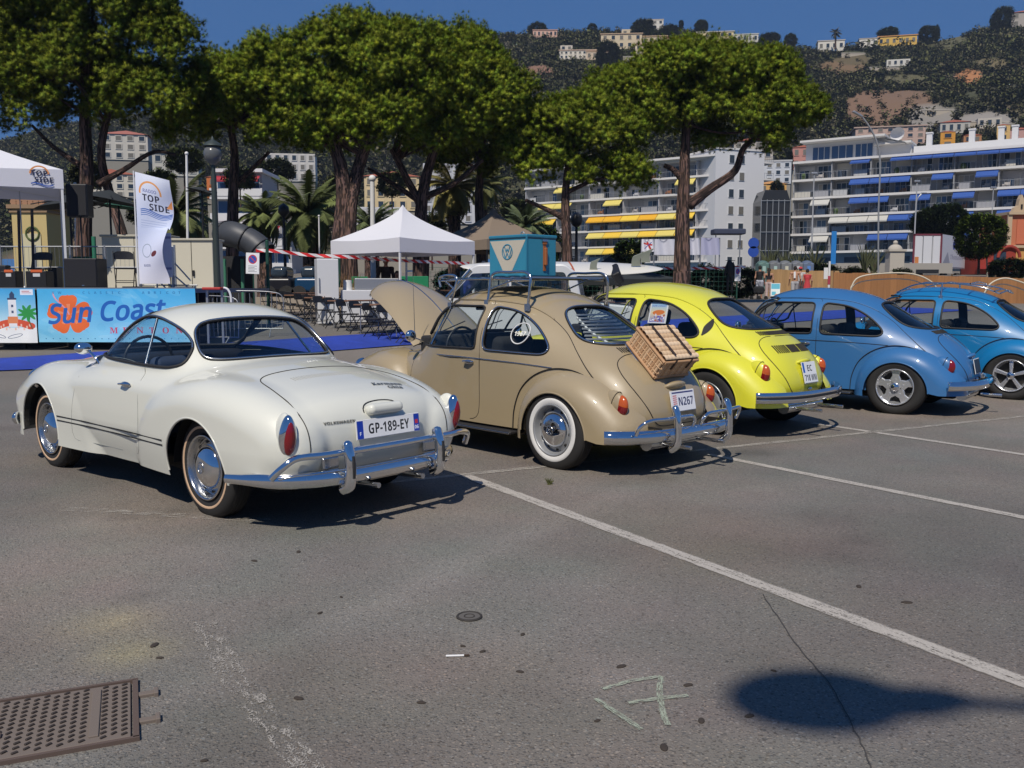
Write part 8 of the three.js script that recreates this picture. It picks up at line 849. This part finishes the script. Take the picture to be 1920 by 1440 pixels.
// ---------------------------------------------------------------- things carried by the cars
const tanA = (90 + 43.3) * R, onTan = (x, y, z) => V(x, y, z).applyAxisAngle(V(0, 1, 0), tanA).add(V(0.866, 0, -7.579));
{   // roof rack of the beige car
  const o = thing('roof_rack', 'polished tubular roof rack on the beige car, carrying the turquoise box', 'roof rack', [0.866, 0, -7.579], tanA), m = MAT.chromeDull;
  const roofY = (x, z) => topY(BEETLE.body, x, z) - 0.045;
  for (const s of [-1, 1]) {
    part('side_hoop', tube([V(0.535, 1.285, s * 0.50), V(0.515, 1.42, s * 0.5), V(0.52, 1.53, s * 0.49), V(0.57, 1.563, s * 0.485), V(0.78, 1.568, s * 0.485), V(0.96, 1.565, s * 0.485), V(1.0, 1.54, s * 0.49), V(1.02, 1.42, s * 0.5), V(1.03, 1.3, s * 0.515)], 0.0125, 70, 8), m, o);
    part('side_hoop', tube([V(1.55, 1.3, s * 0.5), V(1.5, 1.42, s * 0.5), V(1.48, 1.52, s * 0.49), V(1.52, 1.545, s * 0.485), V(1.72, 1.545, s * 0.46), V(1.8, 1.52, s * 0.44), V(1.78, 1.44, s * 0.44)], 0.0115, 60, 8), m, o);
    part('side_rail', tube([V(0.53, 1.5, s * 0.47), V(1.1, 1.515, s * 0.47), V(1.75, 1.5, s * 0.45)], 0.010, 30, 6), m, o); for (const [x, y, z] of [[1.03, 1.3, 0.525], [1.55, 1.27, 0.515], [0.535, 1.27, 0.51]]) part('gutter_clamp', box(0.05, 0.06, 0.02, x, y, s * z), m, o); part('brace', [bar(V(1.02, 1.42, s * 0.5), V(0.75, 1.5, s * 0.47), 0.008), bar(V(1.5, 1.42, s * 0.5), V(1.7, 1.5, s * 0.45), 0.008)], m, o);
  }
  for (let k = 0; k < 7; k++) part('rack_slat', box(0.045, 0.014, 0.96, 0.56 + k * 0.19, 1.523, 0), m, o); part('tray', rbox(0.75, 0.02, 0.8, 0.008, 1.1, 1.516, 0), MAT.plastic, o);
}
{   // turquoise box with a cream triangle
  const c = onTan(1.12, 1.535, 0), o = thing('picnic_box', 'turquoise painted box with a cream triangle and leather strap on the roof rack', 'box', c, tanA), tq = std([0.035, 0.24, 0.36], 0.5), L = 0.5, W = 0.38, H = 0.36;
  part('box_body', rbox(L, H, W, 0.014, 0, H / 2, 0), tq, o); part('lid', rbox(L + 0.012, 0.03, W + 0.012, 0.01, 0, H, 0), std([0.03, 0.2, 0.31], 0.45), o); part('lid_gap', box(L + 0.004, 0.005, W + 0.004, 0, H - 0.02, 0), MAT.seam, o);
  const tri = part('cream_triangle', put(extrude([[-L / 2 + 0.015, H - 0.035], [L / 2 - 0.015, H - 0.035], [0.055, 0.045], [-0.055, 0.045]], 0.003), 0, 0, 0, 0, Math.PI, 0), std([0.55, 0.50, 0.40], 0.6), o); tri.position.z = -W / 2 + 0.001;
  const z = -W / 2 - 0.0045, em = [put(new THREE.TorusGeometry(0.066, 0.006, 6, 36), 0, 0, 0)], st = [[-0.036, 0.052, -0.014, 0.0], [-0.014, 0, 0, 0.03], [0, 0.03, 0.014, 0], [0.014, 0, 0.036, 0.052], [-0.056, 0.03, -0.026, -0.058], [-0.026, -0.058, 0, -0.008], [0, -0.008, 0.026, -0.058], [0.026, -0.058, 0.056, 0.03]]; for (const q of st) em.push(bar(V(q[0], q[1], 0), V(q[2], q[3], 0), 0.006, 5)); const e = part('round_emblem', em, std([0.05, 0.22, 0.33], 0.5), o); e.position.set(0, H * 0.62, z); e.rotation.y = Math.PI; e.scale.set(1, 1, 0.35);
  const lea = std([0.32, 0.10, 0.03], 0.6); part('leather_strap', [rbox(0.008, H * 0.72, 0.035, 0.003, -L / 2 - 0.005, H * 0.5, 0.03), rbox(0.012, 0.03, 0.05, 0.004, -L / 2 - 0.008, H * 0.84, 0.03), rbox(0.03, 0.16, 0.03, 0.01, -L / 2 - 0.02, H * 0.5, 0.03)], lea, o); part('strap_buckle', box(0.012, 0.018, 0.07, -L / 2 - 0.012, H * 0.9, 0.03), MAT.chromeDull, o); part('corner_strip', [box(0.014, H, 0.014, -L / 2, H / 2, -W / 2)], std([0.03, 0.2, 0.31], 0.4), o); part('lid_knob', put(new THREE.TorusGeometry(0.022, 0.006, 6, 16), 0, H + 0.03, 0), MAT.galv, o);
}
{   // wicker hamper on the engine lid, on its own little rack
  const A = V(-0.445, 1.131, 0), D = V(-0.696, 0.896, 0), n = V(0.114, -0.138, 0).normalize(), s = D.clone().sub(A), len = s.length() + 0.02, th = 0.19, W = 0.42; s.normalize();
  const mid = A.clone().lerp(D, 0.5).addScaledVector(n, th / 2), c = onTan(mid.x, mid.y, 0), o = thing('wicker_hamper', 'wicker picnic hamper with two dark straps on the back of the beige car', 'hamper', c, tanA), g = new THREE.Group();
  // local frame: X down the slope, Y out of the lid, Z across
  const fr = new THREE.Matrix4().makeBasis(s, n.clone().negate(), V(0, 0, 1).multiplyScalar(s.clone().cross(n.clone().negate()).z > 0 ? 1 : -1)), W3 = q => { q.applyMatrix4(fr); return q; };
  const wick = [[0.56, 0.36, 0.2], [0.48, 0.28, 0.145], [0.62, 0.42, 0.25]].map(k => std(k, 0.75)), r = rng(12);
  const wickPale = [[0.66, 0.47, 0.29], [0.72, 0.54, 0.36], [0.6, 0.41, 0.24]].map(k => std(k, 0.75)); part('basket_core', W3(rbox(len - 0.02, th - 0.02, W - 0.02, 0.01)), std([0.22, 0.11, 0.05], 0.9), o);
  const rod = (a, b, rad) => bar(a, b, rad, 6);
  for (let k = 0; k < 8; k++) { const x = -len / 2 + 0.024 + k * (len - 0.048) / 7; part('lid_band', W3(grid(30, 6, (u, v) => { const a2 = Math.PI * v; return V(x - 0.0235 * Math.cos(a2), th / 2 - 0.012 + (0.013 + 0.004 * Math.sin(u * 60 + k * 3)) * Math.sin(a2), (u - 0.5) * (W + 0.012)); })), wickPale[k % 3], o); }
  for (const z of [-1, 1]) for (let k = 0; k < 14; k++) { const x = -len / 2 + 0.02 + k * (len - 0.04) / 13; part('side_stake', W3(rod(V(x, -th / 2, z * W / 2), V(x, th / 2 - 0.04, z * W / 2), 0.014)), wick[(k * 2) % 3], o); }
  for (const x of [-1, 1]) for (let k = 0; k < 15; k++) { const z = -W / 2 + 0.02 + k * (W - 0.04) / 14; part('side_stake', W3(rod(V(x * len / 2, -th / 2, z), V(x * len / 2, th / 2 - 0.04, z), 0.014)), wick[(k * 2 + 1) % 3], o); }
  const weave = []; for (const y of [-0.6, -0.1, 0.4]) { const yy = y * th / 2, P = []; for (let k = 0; k < 48; k++) { const t = k / 48 * 4, sd = Math.floor(t), f = t - sd, w = (k % 2 ? 0.011 : 0.006); const q = sd === 0 ? V(lerp(-len / 2, len / 2, f), yy, -W / 2 - w) : sd === 1 ? V(len / 2 + w, yy, lerp(-W / 2, W / 2, f)) : sd === 2 ? V(lerp(len / 2, -len / 2, f), yy, W / 2 + w) : V(-len / 2 - w, yy, lerp(W / 2, -W / 2, f)); P.push(q); } weave.push(W3(new THREE.TubeGeometry(new THREE.CatmullRomCurve3(P, true, 'centripetal'), 180, 0.0045, 5, true))); } tag(part('weave', weave, wick[0], o), null, null, null, 'stuff');
  for (const y of [-th / 2, th / 2 - 0.035]) { const hx = len / 2 + 0.008, hz = W / 2 + 0.008; part('rim', W3(merge([rod(V(-hx, y, -hz), V(hx, y, -hz), 0.013), rod(V(-hx, y, hz), V(hx, y, hz), 0.013), rod(V(-hx, y, -hz), V(-hx, y, hz), 0.013), rod(V(hx, y, -hz), V(hx, y, hz), 0.013)])), wick[1], o); }
  for (const z of [-0.11, 0.09]) part('strap', W3(merge([rbox(len * 0.9, 0.006, 0.022, 0.002, 0.0, th / 2 + 0.012, z), rbox(0.006, th * 0.5, 0.022, 0.002, len / 2 + 0.018, th * 0.2, z)])), std([0.035, 0.018, 0.012], 0.6), o);
  const q = thing('luggage_rack', 'slim chromed luggage rack under the wicker hamper on the engine lid', 'luggage rack', c, tanA); part('rack_frame', W3(tube([V(-len / 2 - 0.02, -th / 2 - 0.03, -0.2), V(len / 2 + 0.01, -th / 2 - 0.03, -0.2), V(len / 2 + 0.03, -th / 2 - 0.03, -0.16), V(len / 2 + 0.03, -th / 2 - 0.03, 0.16), V(len / 2 + 0.01, -th / 2 - 0.03, 0.2), V(-len / 2 - 0.02, -th / 2 - 0.03, 0.2)], 0.009, 60, 6)), MAT.chrome, q); for (const z of [-0.12, -0.04, 0.04, 0.12]) part('rack_bar', W3(rod(V(-len / 2, -th / 2 - 0.03, z), V(len / 2 + 0.02, -th / 2 - 0.03, z), 0.006)), MAT.chromeDull, q); for (const z of [-0.19, 0.19]) part('rack_foot', W3(rod(V(-len / 2 + 0.02, -th / 2 - 0.03, z), V(-len / 2 + 0.0, -th / 2 - 0.1, z), 0.01)), MAT.chromeDull, q);
}
{   // show card leaning inside the yellow car's rear side window
  const ya = (90 + 45) * R, tex = canvasTex(192, 256, (c, w, h) => { c.fillStyle = '#e9e6f0'; c.fillRect(0, 0, w, h); const g = c.createLinearGradient(0, 14, 0, h); g.addColorStop(0, '#9fc4ee'); g.addColorStop(0.45, '#f0d8b0'); g.addColorStop(1, '#8b86c4'); c.fillStyle = g; c.fillRect(12, 12, w - 24, h - 24); c.fillStyle = '#5f78c8'; c.font = 'bold 30px sans-serif'; c.fillText('SUN COAST', 18, 48, 156); c.fillStyle = '#e07a35'; c.beginPath(); c.ellipse(100, 120, 66, 32, -0.1, 0, 6.3); c.fill(); const r = rng(2); for (let k = 0; k < 26; k++) { c.fillStyle = ['#7268b8', '#e8e0f2', '#b86a50', '#4f4f9a'][k % 4]; c.beginPath(); c.ellipse(24 + r() * 146, 150 + r() * 84, 9 + 9 * r(), 6 + 7 * r(), r() * 3, 0, 6.3); c.fill(); } });
  const o = thing('show_poster', 'small printed poster propped inside the yellow car rear side window', 'poster', V(0.73, 1.06, -0.545).applyAxisAngle(V(0, 1, 0), ya).add(V(2.433, 0, -9.323)), ya); part('card', put(rbox(0.23, 0.225, 0.006, 0.002), 0, 0.112, 0, 0.28), MAT.white, o); const f = part('printed_face', put(new THREE.PlaneGeometry(0.222, 0.218), 0, 0, 0, 0, Math.PI, 0), std([1, 1, 1], 0.7, 0, { map: tex }), o); f.position.set(0, 0.112, -0.0045); f.rotation.x = 0.28;
}
{   // thin rack on the teal car
  const ta = (90 + 50) * R, o = thing('roof_rack', 'thin dark roof rack with raised ends on the teal car', 'roof rack', [6.894, 0, -12.11], ta), m = MAT.chromeDull; for (const s of [-1, 1]) part('side_rail', tube([V(0.25, 1.36, s * 0.4), V(0.45, 1.44, s * 0.45), V(0.9, 1.50, s * 0.45), V(1.3, 1.48, s * 0.45), V(1.55, 1.37, s * 0.43)], 0.011, 40, 6), m, o); for (const s of [-1, 1]) part('rack_leg', [bar(V(0.95, 1.50, s * 0.45), V(0.95, 1.3, s * 0.5), 0.012), box(0.05, 0.05, 0.03, 0.95, 1.31, s * 0.5)], m, o); for (const x of [0.3, 0.6, 0.95, 1.25, 1.5]) { const y = x < 0.4 ? 1.39 : x > 1.4 ? 1.4 : 1.49; part('cross_bar', tube([V(x, y, -0.45), V(x, y + 0.025, 0), V(x, y, 0.45)], 0.01, 16, 6), m, o); } part('front_rail', tube([V(0.25, 1.36, -0.4), V(0.22, 1.4, 0), V(0.25, 1.36, 0.4)], 0.01, 16, 6), m, o);
}
{   // pale van behind the beige car, carrying a surfboard
  const d = 14.6, a = px(838, 560, d), o = thing('van', 'white roofed old van with a blue windscreen behind the beige car', 'van', [a.x, 0, -d], -0.12), wh = paint([0.62, 0.63, 0.64]), H = px(900, 499, d).y;
  const side = [[-0.25, 0.4], [-0.2, 1.05], [-0.02, 1.25], [0.36, H - 0.08], [0.5, H], [1.9, H], [2.05, H - 0.12], [2.15, 1.2], [2.95, 1.12], [3.05, 0.9], [3.05, 0.4]]; part('body', put(extrude(roundPoly(side, 0.06), 1.55, 0.03, [roundPoly([[0.04, 1.27], [0.42, H - 0.12], [0.98, H - 0.1], [0.98, 1.27]], 0.03), roundPoly([[1.05, 1.27], [1.05, H - 0.1], [1.9, H - 0.1], [2.04, 1.27]], 0.05)]), 0, 0, -1.55), wh, o);
  part('windscreen', grid(8, 8, (u, v) => V(lerp(-0.03, 0.36, v), lerp(1.28, H - 0.1, v), -1.45 * u - 0.05)), std([0.06, 0.09, 0.14], 0.05, 0), o); for (const z of [0.012, -1.56]) part('side_window', [box(0.8, 0.5, 0.006, 0.62, 1.45, z), box(1.0, 0.5, 0.006, 1.5, 1.45, z)], MAT.glass, o); part('interior', rbox(2.2, 0.7, 1.3, 0.1, 1.0, 0.9, -0.78), MAT.cloth, o); for (const x of [0.35, 2.4]) for (const z of [0.02, -1.4]) part('wheel', put(cyl(0.31, 0.31, 0.18, 24), x, 0.31, z - 0.05, Math.PI / 2), MAT.tyre, o); part('windscreen_pillar', [bar(V(-0.04, 1.24, 0.03), V(0.4, H - 0.06, 0.03), 0.03), bar(V(-0.04, 1.24, -1.58), V(0.4, H - 0.06, -1.58), 0.03)], MAT.chromeDull, o);
  // the board
  const e = px(1252, 506, d), s0 = px(860, 500, d), L = e.x - s0.x, y = px(1060, 504, d).y, b = thing('surfboard', 'long white surfboard with three pale fins, strapped on the van roof', 'surfboard', [s0.x, y, -d - 0.35], 0.02);
  b.rotation.x = 0.42; part('board', grid(60, 18, (u, v) => { const t = u * 2 - 1, w = 0.28 * Math.pow(1 - Math.pow(Math.abs(t), 2.4), 0.62), a2 = v * Math.PI * 2, th = 0.05 * Math.pow(1 - Math.pow(Math.abs(t), 3), 0.6); return V(u * L, th * Math.sin(a2) - 0.02 * u + 0.05 * (1 - u) ** 3, w * Math.cos(a2)); }), new THREE.MeshPhysicalMaterial({ color: new THREE.Color().setRGB(0.68, 0.66, 0.6), roughness: 0.3, clearcoat: 1, side: THREE.DoubleSide }), b);
  const fx = u => (u - 860) / (1252 - 860) * L, fin = (u, z) => part('fin', put(extrude(spline([[0, 0], [0.02, 0.16], [0.09, 0.2], [0.2, 0.24], [0.155, 0.17], [0.14, 0.08], [0.16, 0]], 5), 0.012), fx(u), 0.035, z), std([0.36, 0.38, 0.30], 0.4), b); fin(1162, 0.16).scale.setScalar(0.82); fin(1189, 0.0); fin(1210, -0.16);
  part('board_band', grid(4, 18, (u, v) => { const a2 = v * 6.2832; return V(fx(1073) + 0.03 * u + 0.04 * Math.cos(a2), 0.056 * Math.sin(a2) - 0.01, 0.29 * Math.cos(a2)); }), std([0.35, 0.08, 0.03], 0.6), b); part('strap_pad', put(rbox(0.16, 0.22, 0.4, 0.04, 0, 0, 0), fx(1160), -0.06, 0.12, 0, 0, 0.5), MAT.black, b); part('strap', [box(0.06, 0.3, 0.02, fx(1164), -0.16, 0.3, 0, 0, 0.3)], MAT.black, b); part('board_rack', [box(0.06, 0.12, 0.9, fx(905), -0.1, 0), box(0.06, 0.12, 0.9, fx(1030), -0.1, 0)], MAT.plastic, b);
}
// ---------------------------------------------------------------- people on the promenade: one continuous body each, clothes and hair as their own shells
function capsule(x, y, z, a, b, ra, rb) { const dx = b[0] - a[0], dy = b[1] - a[1], dz = b[2] - a[2], px2 = x - a[0], py = y - a[1], pz = z - a[2], t = clamp((px2 * dx + py * dy + pz * dz) / (dx * dx + dy * dy + dz * dz)); return Math.hypot(px2 - t * dx, py - t * dy, pz - t * dz) - lerp(ra, rb, t); }
function person(label, c, turn, k) {   // z forwards, y up
  const H = k.h ?? 1.72, s = H / 1.75, f = k.f ? 0.9 : 1, o = thing('person', label, 'person', [c.x, k.gy ?? groundY(c.x, c.z), c.z], turn);
  const st = k.stride ?? 0.12, arm = k.arm ?? [0.1, 0.1], J = { hipL: [-0.09, 0.93, 0], hipR: [0.09, 0.93, 0], knL: [-0.1, 0.5, st * 0.7], knR: [0.1, 0.5, -st * 0.2], anL: [-0.1, 0.09, st], anR: [0.1, 0.09, -st], toL: [-0.11, 0.03, st + 0.17], toR: [0.11, 0.03, -st + 0.17], pel: [0, 0.98, 0], ch: [0, 1.3, 0.01], nk: [0, 1.49, 0.0], hd: [0, 1.64, 0.03], shL: [-0.19 * f, 1.42, 0], shR: [0.19 * f, 1.42, 0], elL: [-0.26 * f, 1.14, -0.03], elR: [0.26 * f, 1.14, -0.03], haL: [-0.27 * f, 0.9, arm[0]], haR: [0.27 * f, 0.9, arm[1]] };
  const S = [['hipL', 'knL', 0.088, 0.058], ['hipR', 'knR', 0.088, 0.058], ['knL', 'anL', 0.056, 0.036], ['knR', 'anR', 0.056, 0.036], ['anL', 'toL', 0.042, 0.03], ['anR', 'toR', 0.042, 0.03], ['pel', 'ch', 0.135 * f, 0.145 * f], ['shL', 'shR', 0.065, 0.065], ['ch', 'nk', 0.12 * f, 0.055], ['nk', 'hd', 0.052, 0.06], ['shL', 'elL', 0.05 * f, 0.04], ['shR', 'elR', 0.05 * f, 0.04], ['elL', 'haL', 0.038, 0.027], ['elR', 'haR', 0.038, 0.027]];
  const ha = n => { const q = J[n]; return [q[0], q[1] - 0.09, q[2] + 0.03]; };
  const base = (x, y, z) => { x /= s; y /= s; z /= s; let d = 9; for (const [a, b, ra, rb] of S) d = smin(d, capsule(x, y, a === 'pel' ? z * 1.25 : z, J[a], J[b], ra, rb), 0.035); d = smin(d, Math.hypot(x / 0.85, (y - 1.655) / 1.2, (z - 0.02)) - 0.093, 0.02); d = smin(d, capsule(x, y, z, [0, 1.63, 0.11], [0, 1.665, 0.1], 0.014, 0.01), 0.01); for (const n of ['haL', 'haR']) { d = smin(d, capsule(x, y, z, J[n], ha(n), 0.03, 0.022), 0.015); const q = J[n], sg = n === 'haL' ? 1 : -1; for (let i = 0; i < 4; i++) d = smin(d, capsule(x, y, z, [q[0], q[1] - 0.08, q[2] + 0.01 + i * 0.016], [q[0], q[1] - 0.15 + 0.012 * Math.abs(i - 1.4), q[2] + 0.025 + i * 0.017], 0.009, 0.007), 0.006); d = smin(d, capsule(x, y, z, [q[0] + sg * 0.01, q[1] - 0.04, q[2] + 0.03], [q[0] + sg * 0.02, q[1] - 0.09, q[2] + 0.075], 0.011, 0.008), 0.008); } return d * s; };
  const m = surfaceNet(base, [-0.45, -0.05, -0.4], [0.45, H + 0.12, 0.45], 0.018), skin = std(k.skin ?? [0.42, 0.22, 0.14], 0.6); part('body', shell(m, base), skin, o);
  const cover = (name, lo, hi, off, col, extra) => { const q = clip(m, (x, y, z) => Math.max(lo * s - y, y - hi * s, extra ? extra(x / s, y / s, z / s) : -1))[0]; part(name, shell(q, base, off), std(col, 0.9), o); };
  const noArm = (x, y, z) => Math.abs(x) - (y > 1.2 ? 0.21 * f : 0.2 * f) ;
  if (k.top) cover('top', k.topLow ?? 0.95, k.topHigh ?? 1.47, 0.012, k.top, k.sleeve ? (x, y, z) => -1 : noArm);
  if (k.dress) { part('dress', put(lathe([[0.135 * f, 1.36], [0.145 * f, 1.22], [0.135 * f, 1.08], [0.18, 0.9], [0.22, 0.5], [0.25, 0.22]].map(q => [q[0] * s, q[1] * s]), 24), 0, 0, 0, 0, 0, 0, 1, 1, 0.85), std(k.dress, 0.9), o); cover('dress_top', 1.2, 1.46, 0.012, k.dress, noArm); }
  if (k.bottom) cover(k.long ? 'trousers' : 'shorts', k.long ? 0.12 : k.bottomLow ?? 0.6, 1.02, 0.022, k.bottom, (x, y, z) => Math.abs(x) - 0.19); if (k.skirt) part('skirt', put(lathe([[0.14, 1.02], [0.18, 0.9], [0.2, 0.72]].map(q => [q[0] * s, q[1] * s]), 20), 0, 0, 0, 0, 0, 0, 1, 1, 0.85), std(k.skirt, 0.9), o);
  const hairF = (x, y, z) => base(x, y, z); cover('hair', 1.55, 1.9, 0.014, k.hair ?? [0.02, 0.015, 0.012], (x, y, z) => (z - 0.055) - (y - 1.66) * 1.2 + (y < 1.6 ? 0.05 : 0)); if (k.longHair) part('hair_length', put(new THREE.SphereGeometry(1, 12, 10), 0, 1.5 * s, -0.09 * s, 0, 0, 0, 0.07, 0.2, 0.05), std(k.hair ?? [0.02, 0.015, 0.012], 0.8), o); if (k.cap) part('cap', [put(new THREE.SphereGeometry(0.112 * s, 16, 8, 0, 6.283, 0, 1.5), 0, 1.67 * s, 0.02 * s), put(new THREE.CylinderGeometry(0.08 * s, 0.08 * s, 0.01, 14), 0, 1.69 * s, 0.11 * s)], std(k.cap, 0.8), o);
  if (k.towel) part('towel', rbox(0.1, 0.34, 0.03, 0.012, k.towel * 0.05, 1.33 * s, -0.15 * s, 0.1, 0, 0), MAT.white, o); part('shoe', [rbox(0.09, 0.06, 0.26, 0.025, -0.105 * s, 0.035, (st + 0.07) * s), rbox(0.09, 0.06, 0.26, 0.025, 0.105 * s, 0.035, (-st + 0.07) * s)], std(k.shoe ?? [0.05, 0.05, 0.05], 0.8), o); return o;
}
const PD = 48, pk = (u, v = 560) => { const c = px(u, 540, PD); c.gy = px(u, v, PD).y; return c; };
{ let c = pk(1424, 562); person('woman in a black top and pale shorts walking away with a black pushchair', c, 2.9, { f: 1, gy: c.gy, top: [0.012, 0.012, 0.014], bottom: [0.45, 0.46, 0.52], h: 1.78, stride: 0.14 }); const a = px(1423, 540, PD - 0.6), o = thing('pushchair', 'black pushchair in front of the woman in pale shorts', 'pushchair', [a.x, c.gy - 0.05, a.z], 0.4); part('seat', rbox(0.42, 0.42, 0.5, 0.12, 0, 0.55, 0), MAT.cloth, o); part('handle', tube([V(-0.2, 0.6, -0.2), V(-0.2, 1.0, -0.4), V(0.2, 1.0, -0.4), V(0.2, 0.6, -0.2)], 0.015, 20, 6), MAT.blackSteel, o); for (const s of [-1, 1]) for (const q of [-1, 1]) part('wheel', put(cyl(0.13, 0.13, 0.05, 16), s * 0.24, 0.13, q * 0.28, 0, 0, Math.PI / 2), MAT.tyre, o);
  c = pk(1441, 564); person('woman in a black crop top and light trousers beside the pushchair', c, 2.8, { f: 1, gy: c.gy, top: [0.015, 0.013, 0.02], topLow: 1.16, topHigh: 1.36, bottom: [0.5, 0.38, 0.36], long: true, h: 1.7, longHair: true, stride: 0.1 });
  c = pk(1490, 566); person('shirtless man in grey shorts with a white towel over his back', c, 3.0, { gy: c.gy, bottom: [0.42, 0.42, 0.44], h: 1.86, skin: [0.46, 0.24, 0.14], towel: 1, stride: 0.16 }); c = pk(1497, 566); 
  c = pk(1513, 566); person('woman in a long red dress walking beside the shirtless man', c, 2.9, { f: 1, gy: c.gy, dress: [0.50, 0.05, 0.06], h: 1.72, stride: 0.08 }); }
{ const c = px(1500, 540, PD + 1.2); c.gy = px(1500, 563, PD + 1.2).y; person('person in a red and white cap hidden behind the shirtless man', c, 3.1, { gy: c.gy, top: [0.5, 0.48, 0.46], sleeve: true, bottom: [0.1, 0.1, 0.12], h: 1.78, cap: [0.5, 0.05, 0.06] }); }
{ const c = px(724, 540, 29.5); person('man in dark clothes standing under the white gazebo', c, 0.4, { gy: groundY(c.x, c.z) + 0.1, top: [0.02, 0.012, 0.014], sleeve: true, bottom: [0.015, 0.015, 0.018], long: true, h: 1.8, skin: [0.3, 0.15, 0.1] }); const d = px(745, 540, 30.5); person('person in black sitting back under the white gazebo, right of the man', d, 0.2, { gy: groundY(d.x, d.z) - 0.25, top: [0.012, 0.012, 0.012], sleeve: true, bottom: [0.02, 0.02, 0.025], long: true, h: 1.7 }); }
{ const c = px(1368, 540, 42), o = thing('wetsuit', 'dark wetsuit hanging from the fence beside the striped tape', 'wetsuit', [c.x, px(1368, 545, 42).y, c.z]); part('suit', [put(new THREE.SphereGeometry(1, 14, 10), 0, 1.0, 0, 0, 0, 0.1, 0.17, 0.42, 0.1), limb([V(-0.1, 1.3, 0), V(-0.2, 1.0, 0.02), V(-0.22, 0.7, 0)], 0.06, 0.04, 8), limb([V(0.1, 1.3, 0), V(0.2, 1.0, 0.02), V(0.22, 0.7, 0)], 0.06, 0.04, 8), limb([V(-0.08, 0.7, 0), V(-0.1, 0.3, 0), V(-0.1, -0.1, 0)], 0.08, 0.05, 8), limb([V(0.08, 0.7, 0), V(0.1, 0.3, 0), V(0.1, -0.1, 0)], 0.08, 0.05, 8)], MAT.rubber, o); part('hanger', bar(V(-0.22, 1.38, 0), V(0.22, 1.38, 0), 0.015), MAT.blackSteel, o); }
{ const a = px(1454, 540, PD - 1.5), gy = px(1454, 565, PD - 1.5).y, o = thing('a_board', 'white and turquoise folding pavement sign beside the two women', 'sign', [a.x, gy, a.z], -0.3), tex = canvasTex(128, 192, (c, w, h) => { c.fillStyle = '#dfe9e6'; c.fillRect(0, 0, w, h); c.fillStyle = '#5fb4c8'; c.fillRect(0, 0, w, 60); c.fillRect(10, 90, 60, 40); c.fillStyle = '#d98a5a'; c.beginPath(); c.ellipse(80, 140, 30, 24, 0, 0, 6.3); c.fill(); }); part('panel', put(box(0.46, 0.95, 0.03), 0, 0.46, 0.12, -0.25), MAT.white, o); part('panel', put(box(0.46, 0.95, 0.03), 0, 0.46, -0.12, 0.25), MAT.plastic, o); const f = part('printed_face', new THREE.PlaneGeometry(0.42, 0.88), std([1, 1, 1], 0.7, 0, { map: tex }), o); f.position.set(0, 0.47, 0.14); f.rotation.x = -0.25; }
renderer.render(scene, camera);
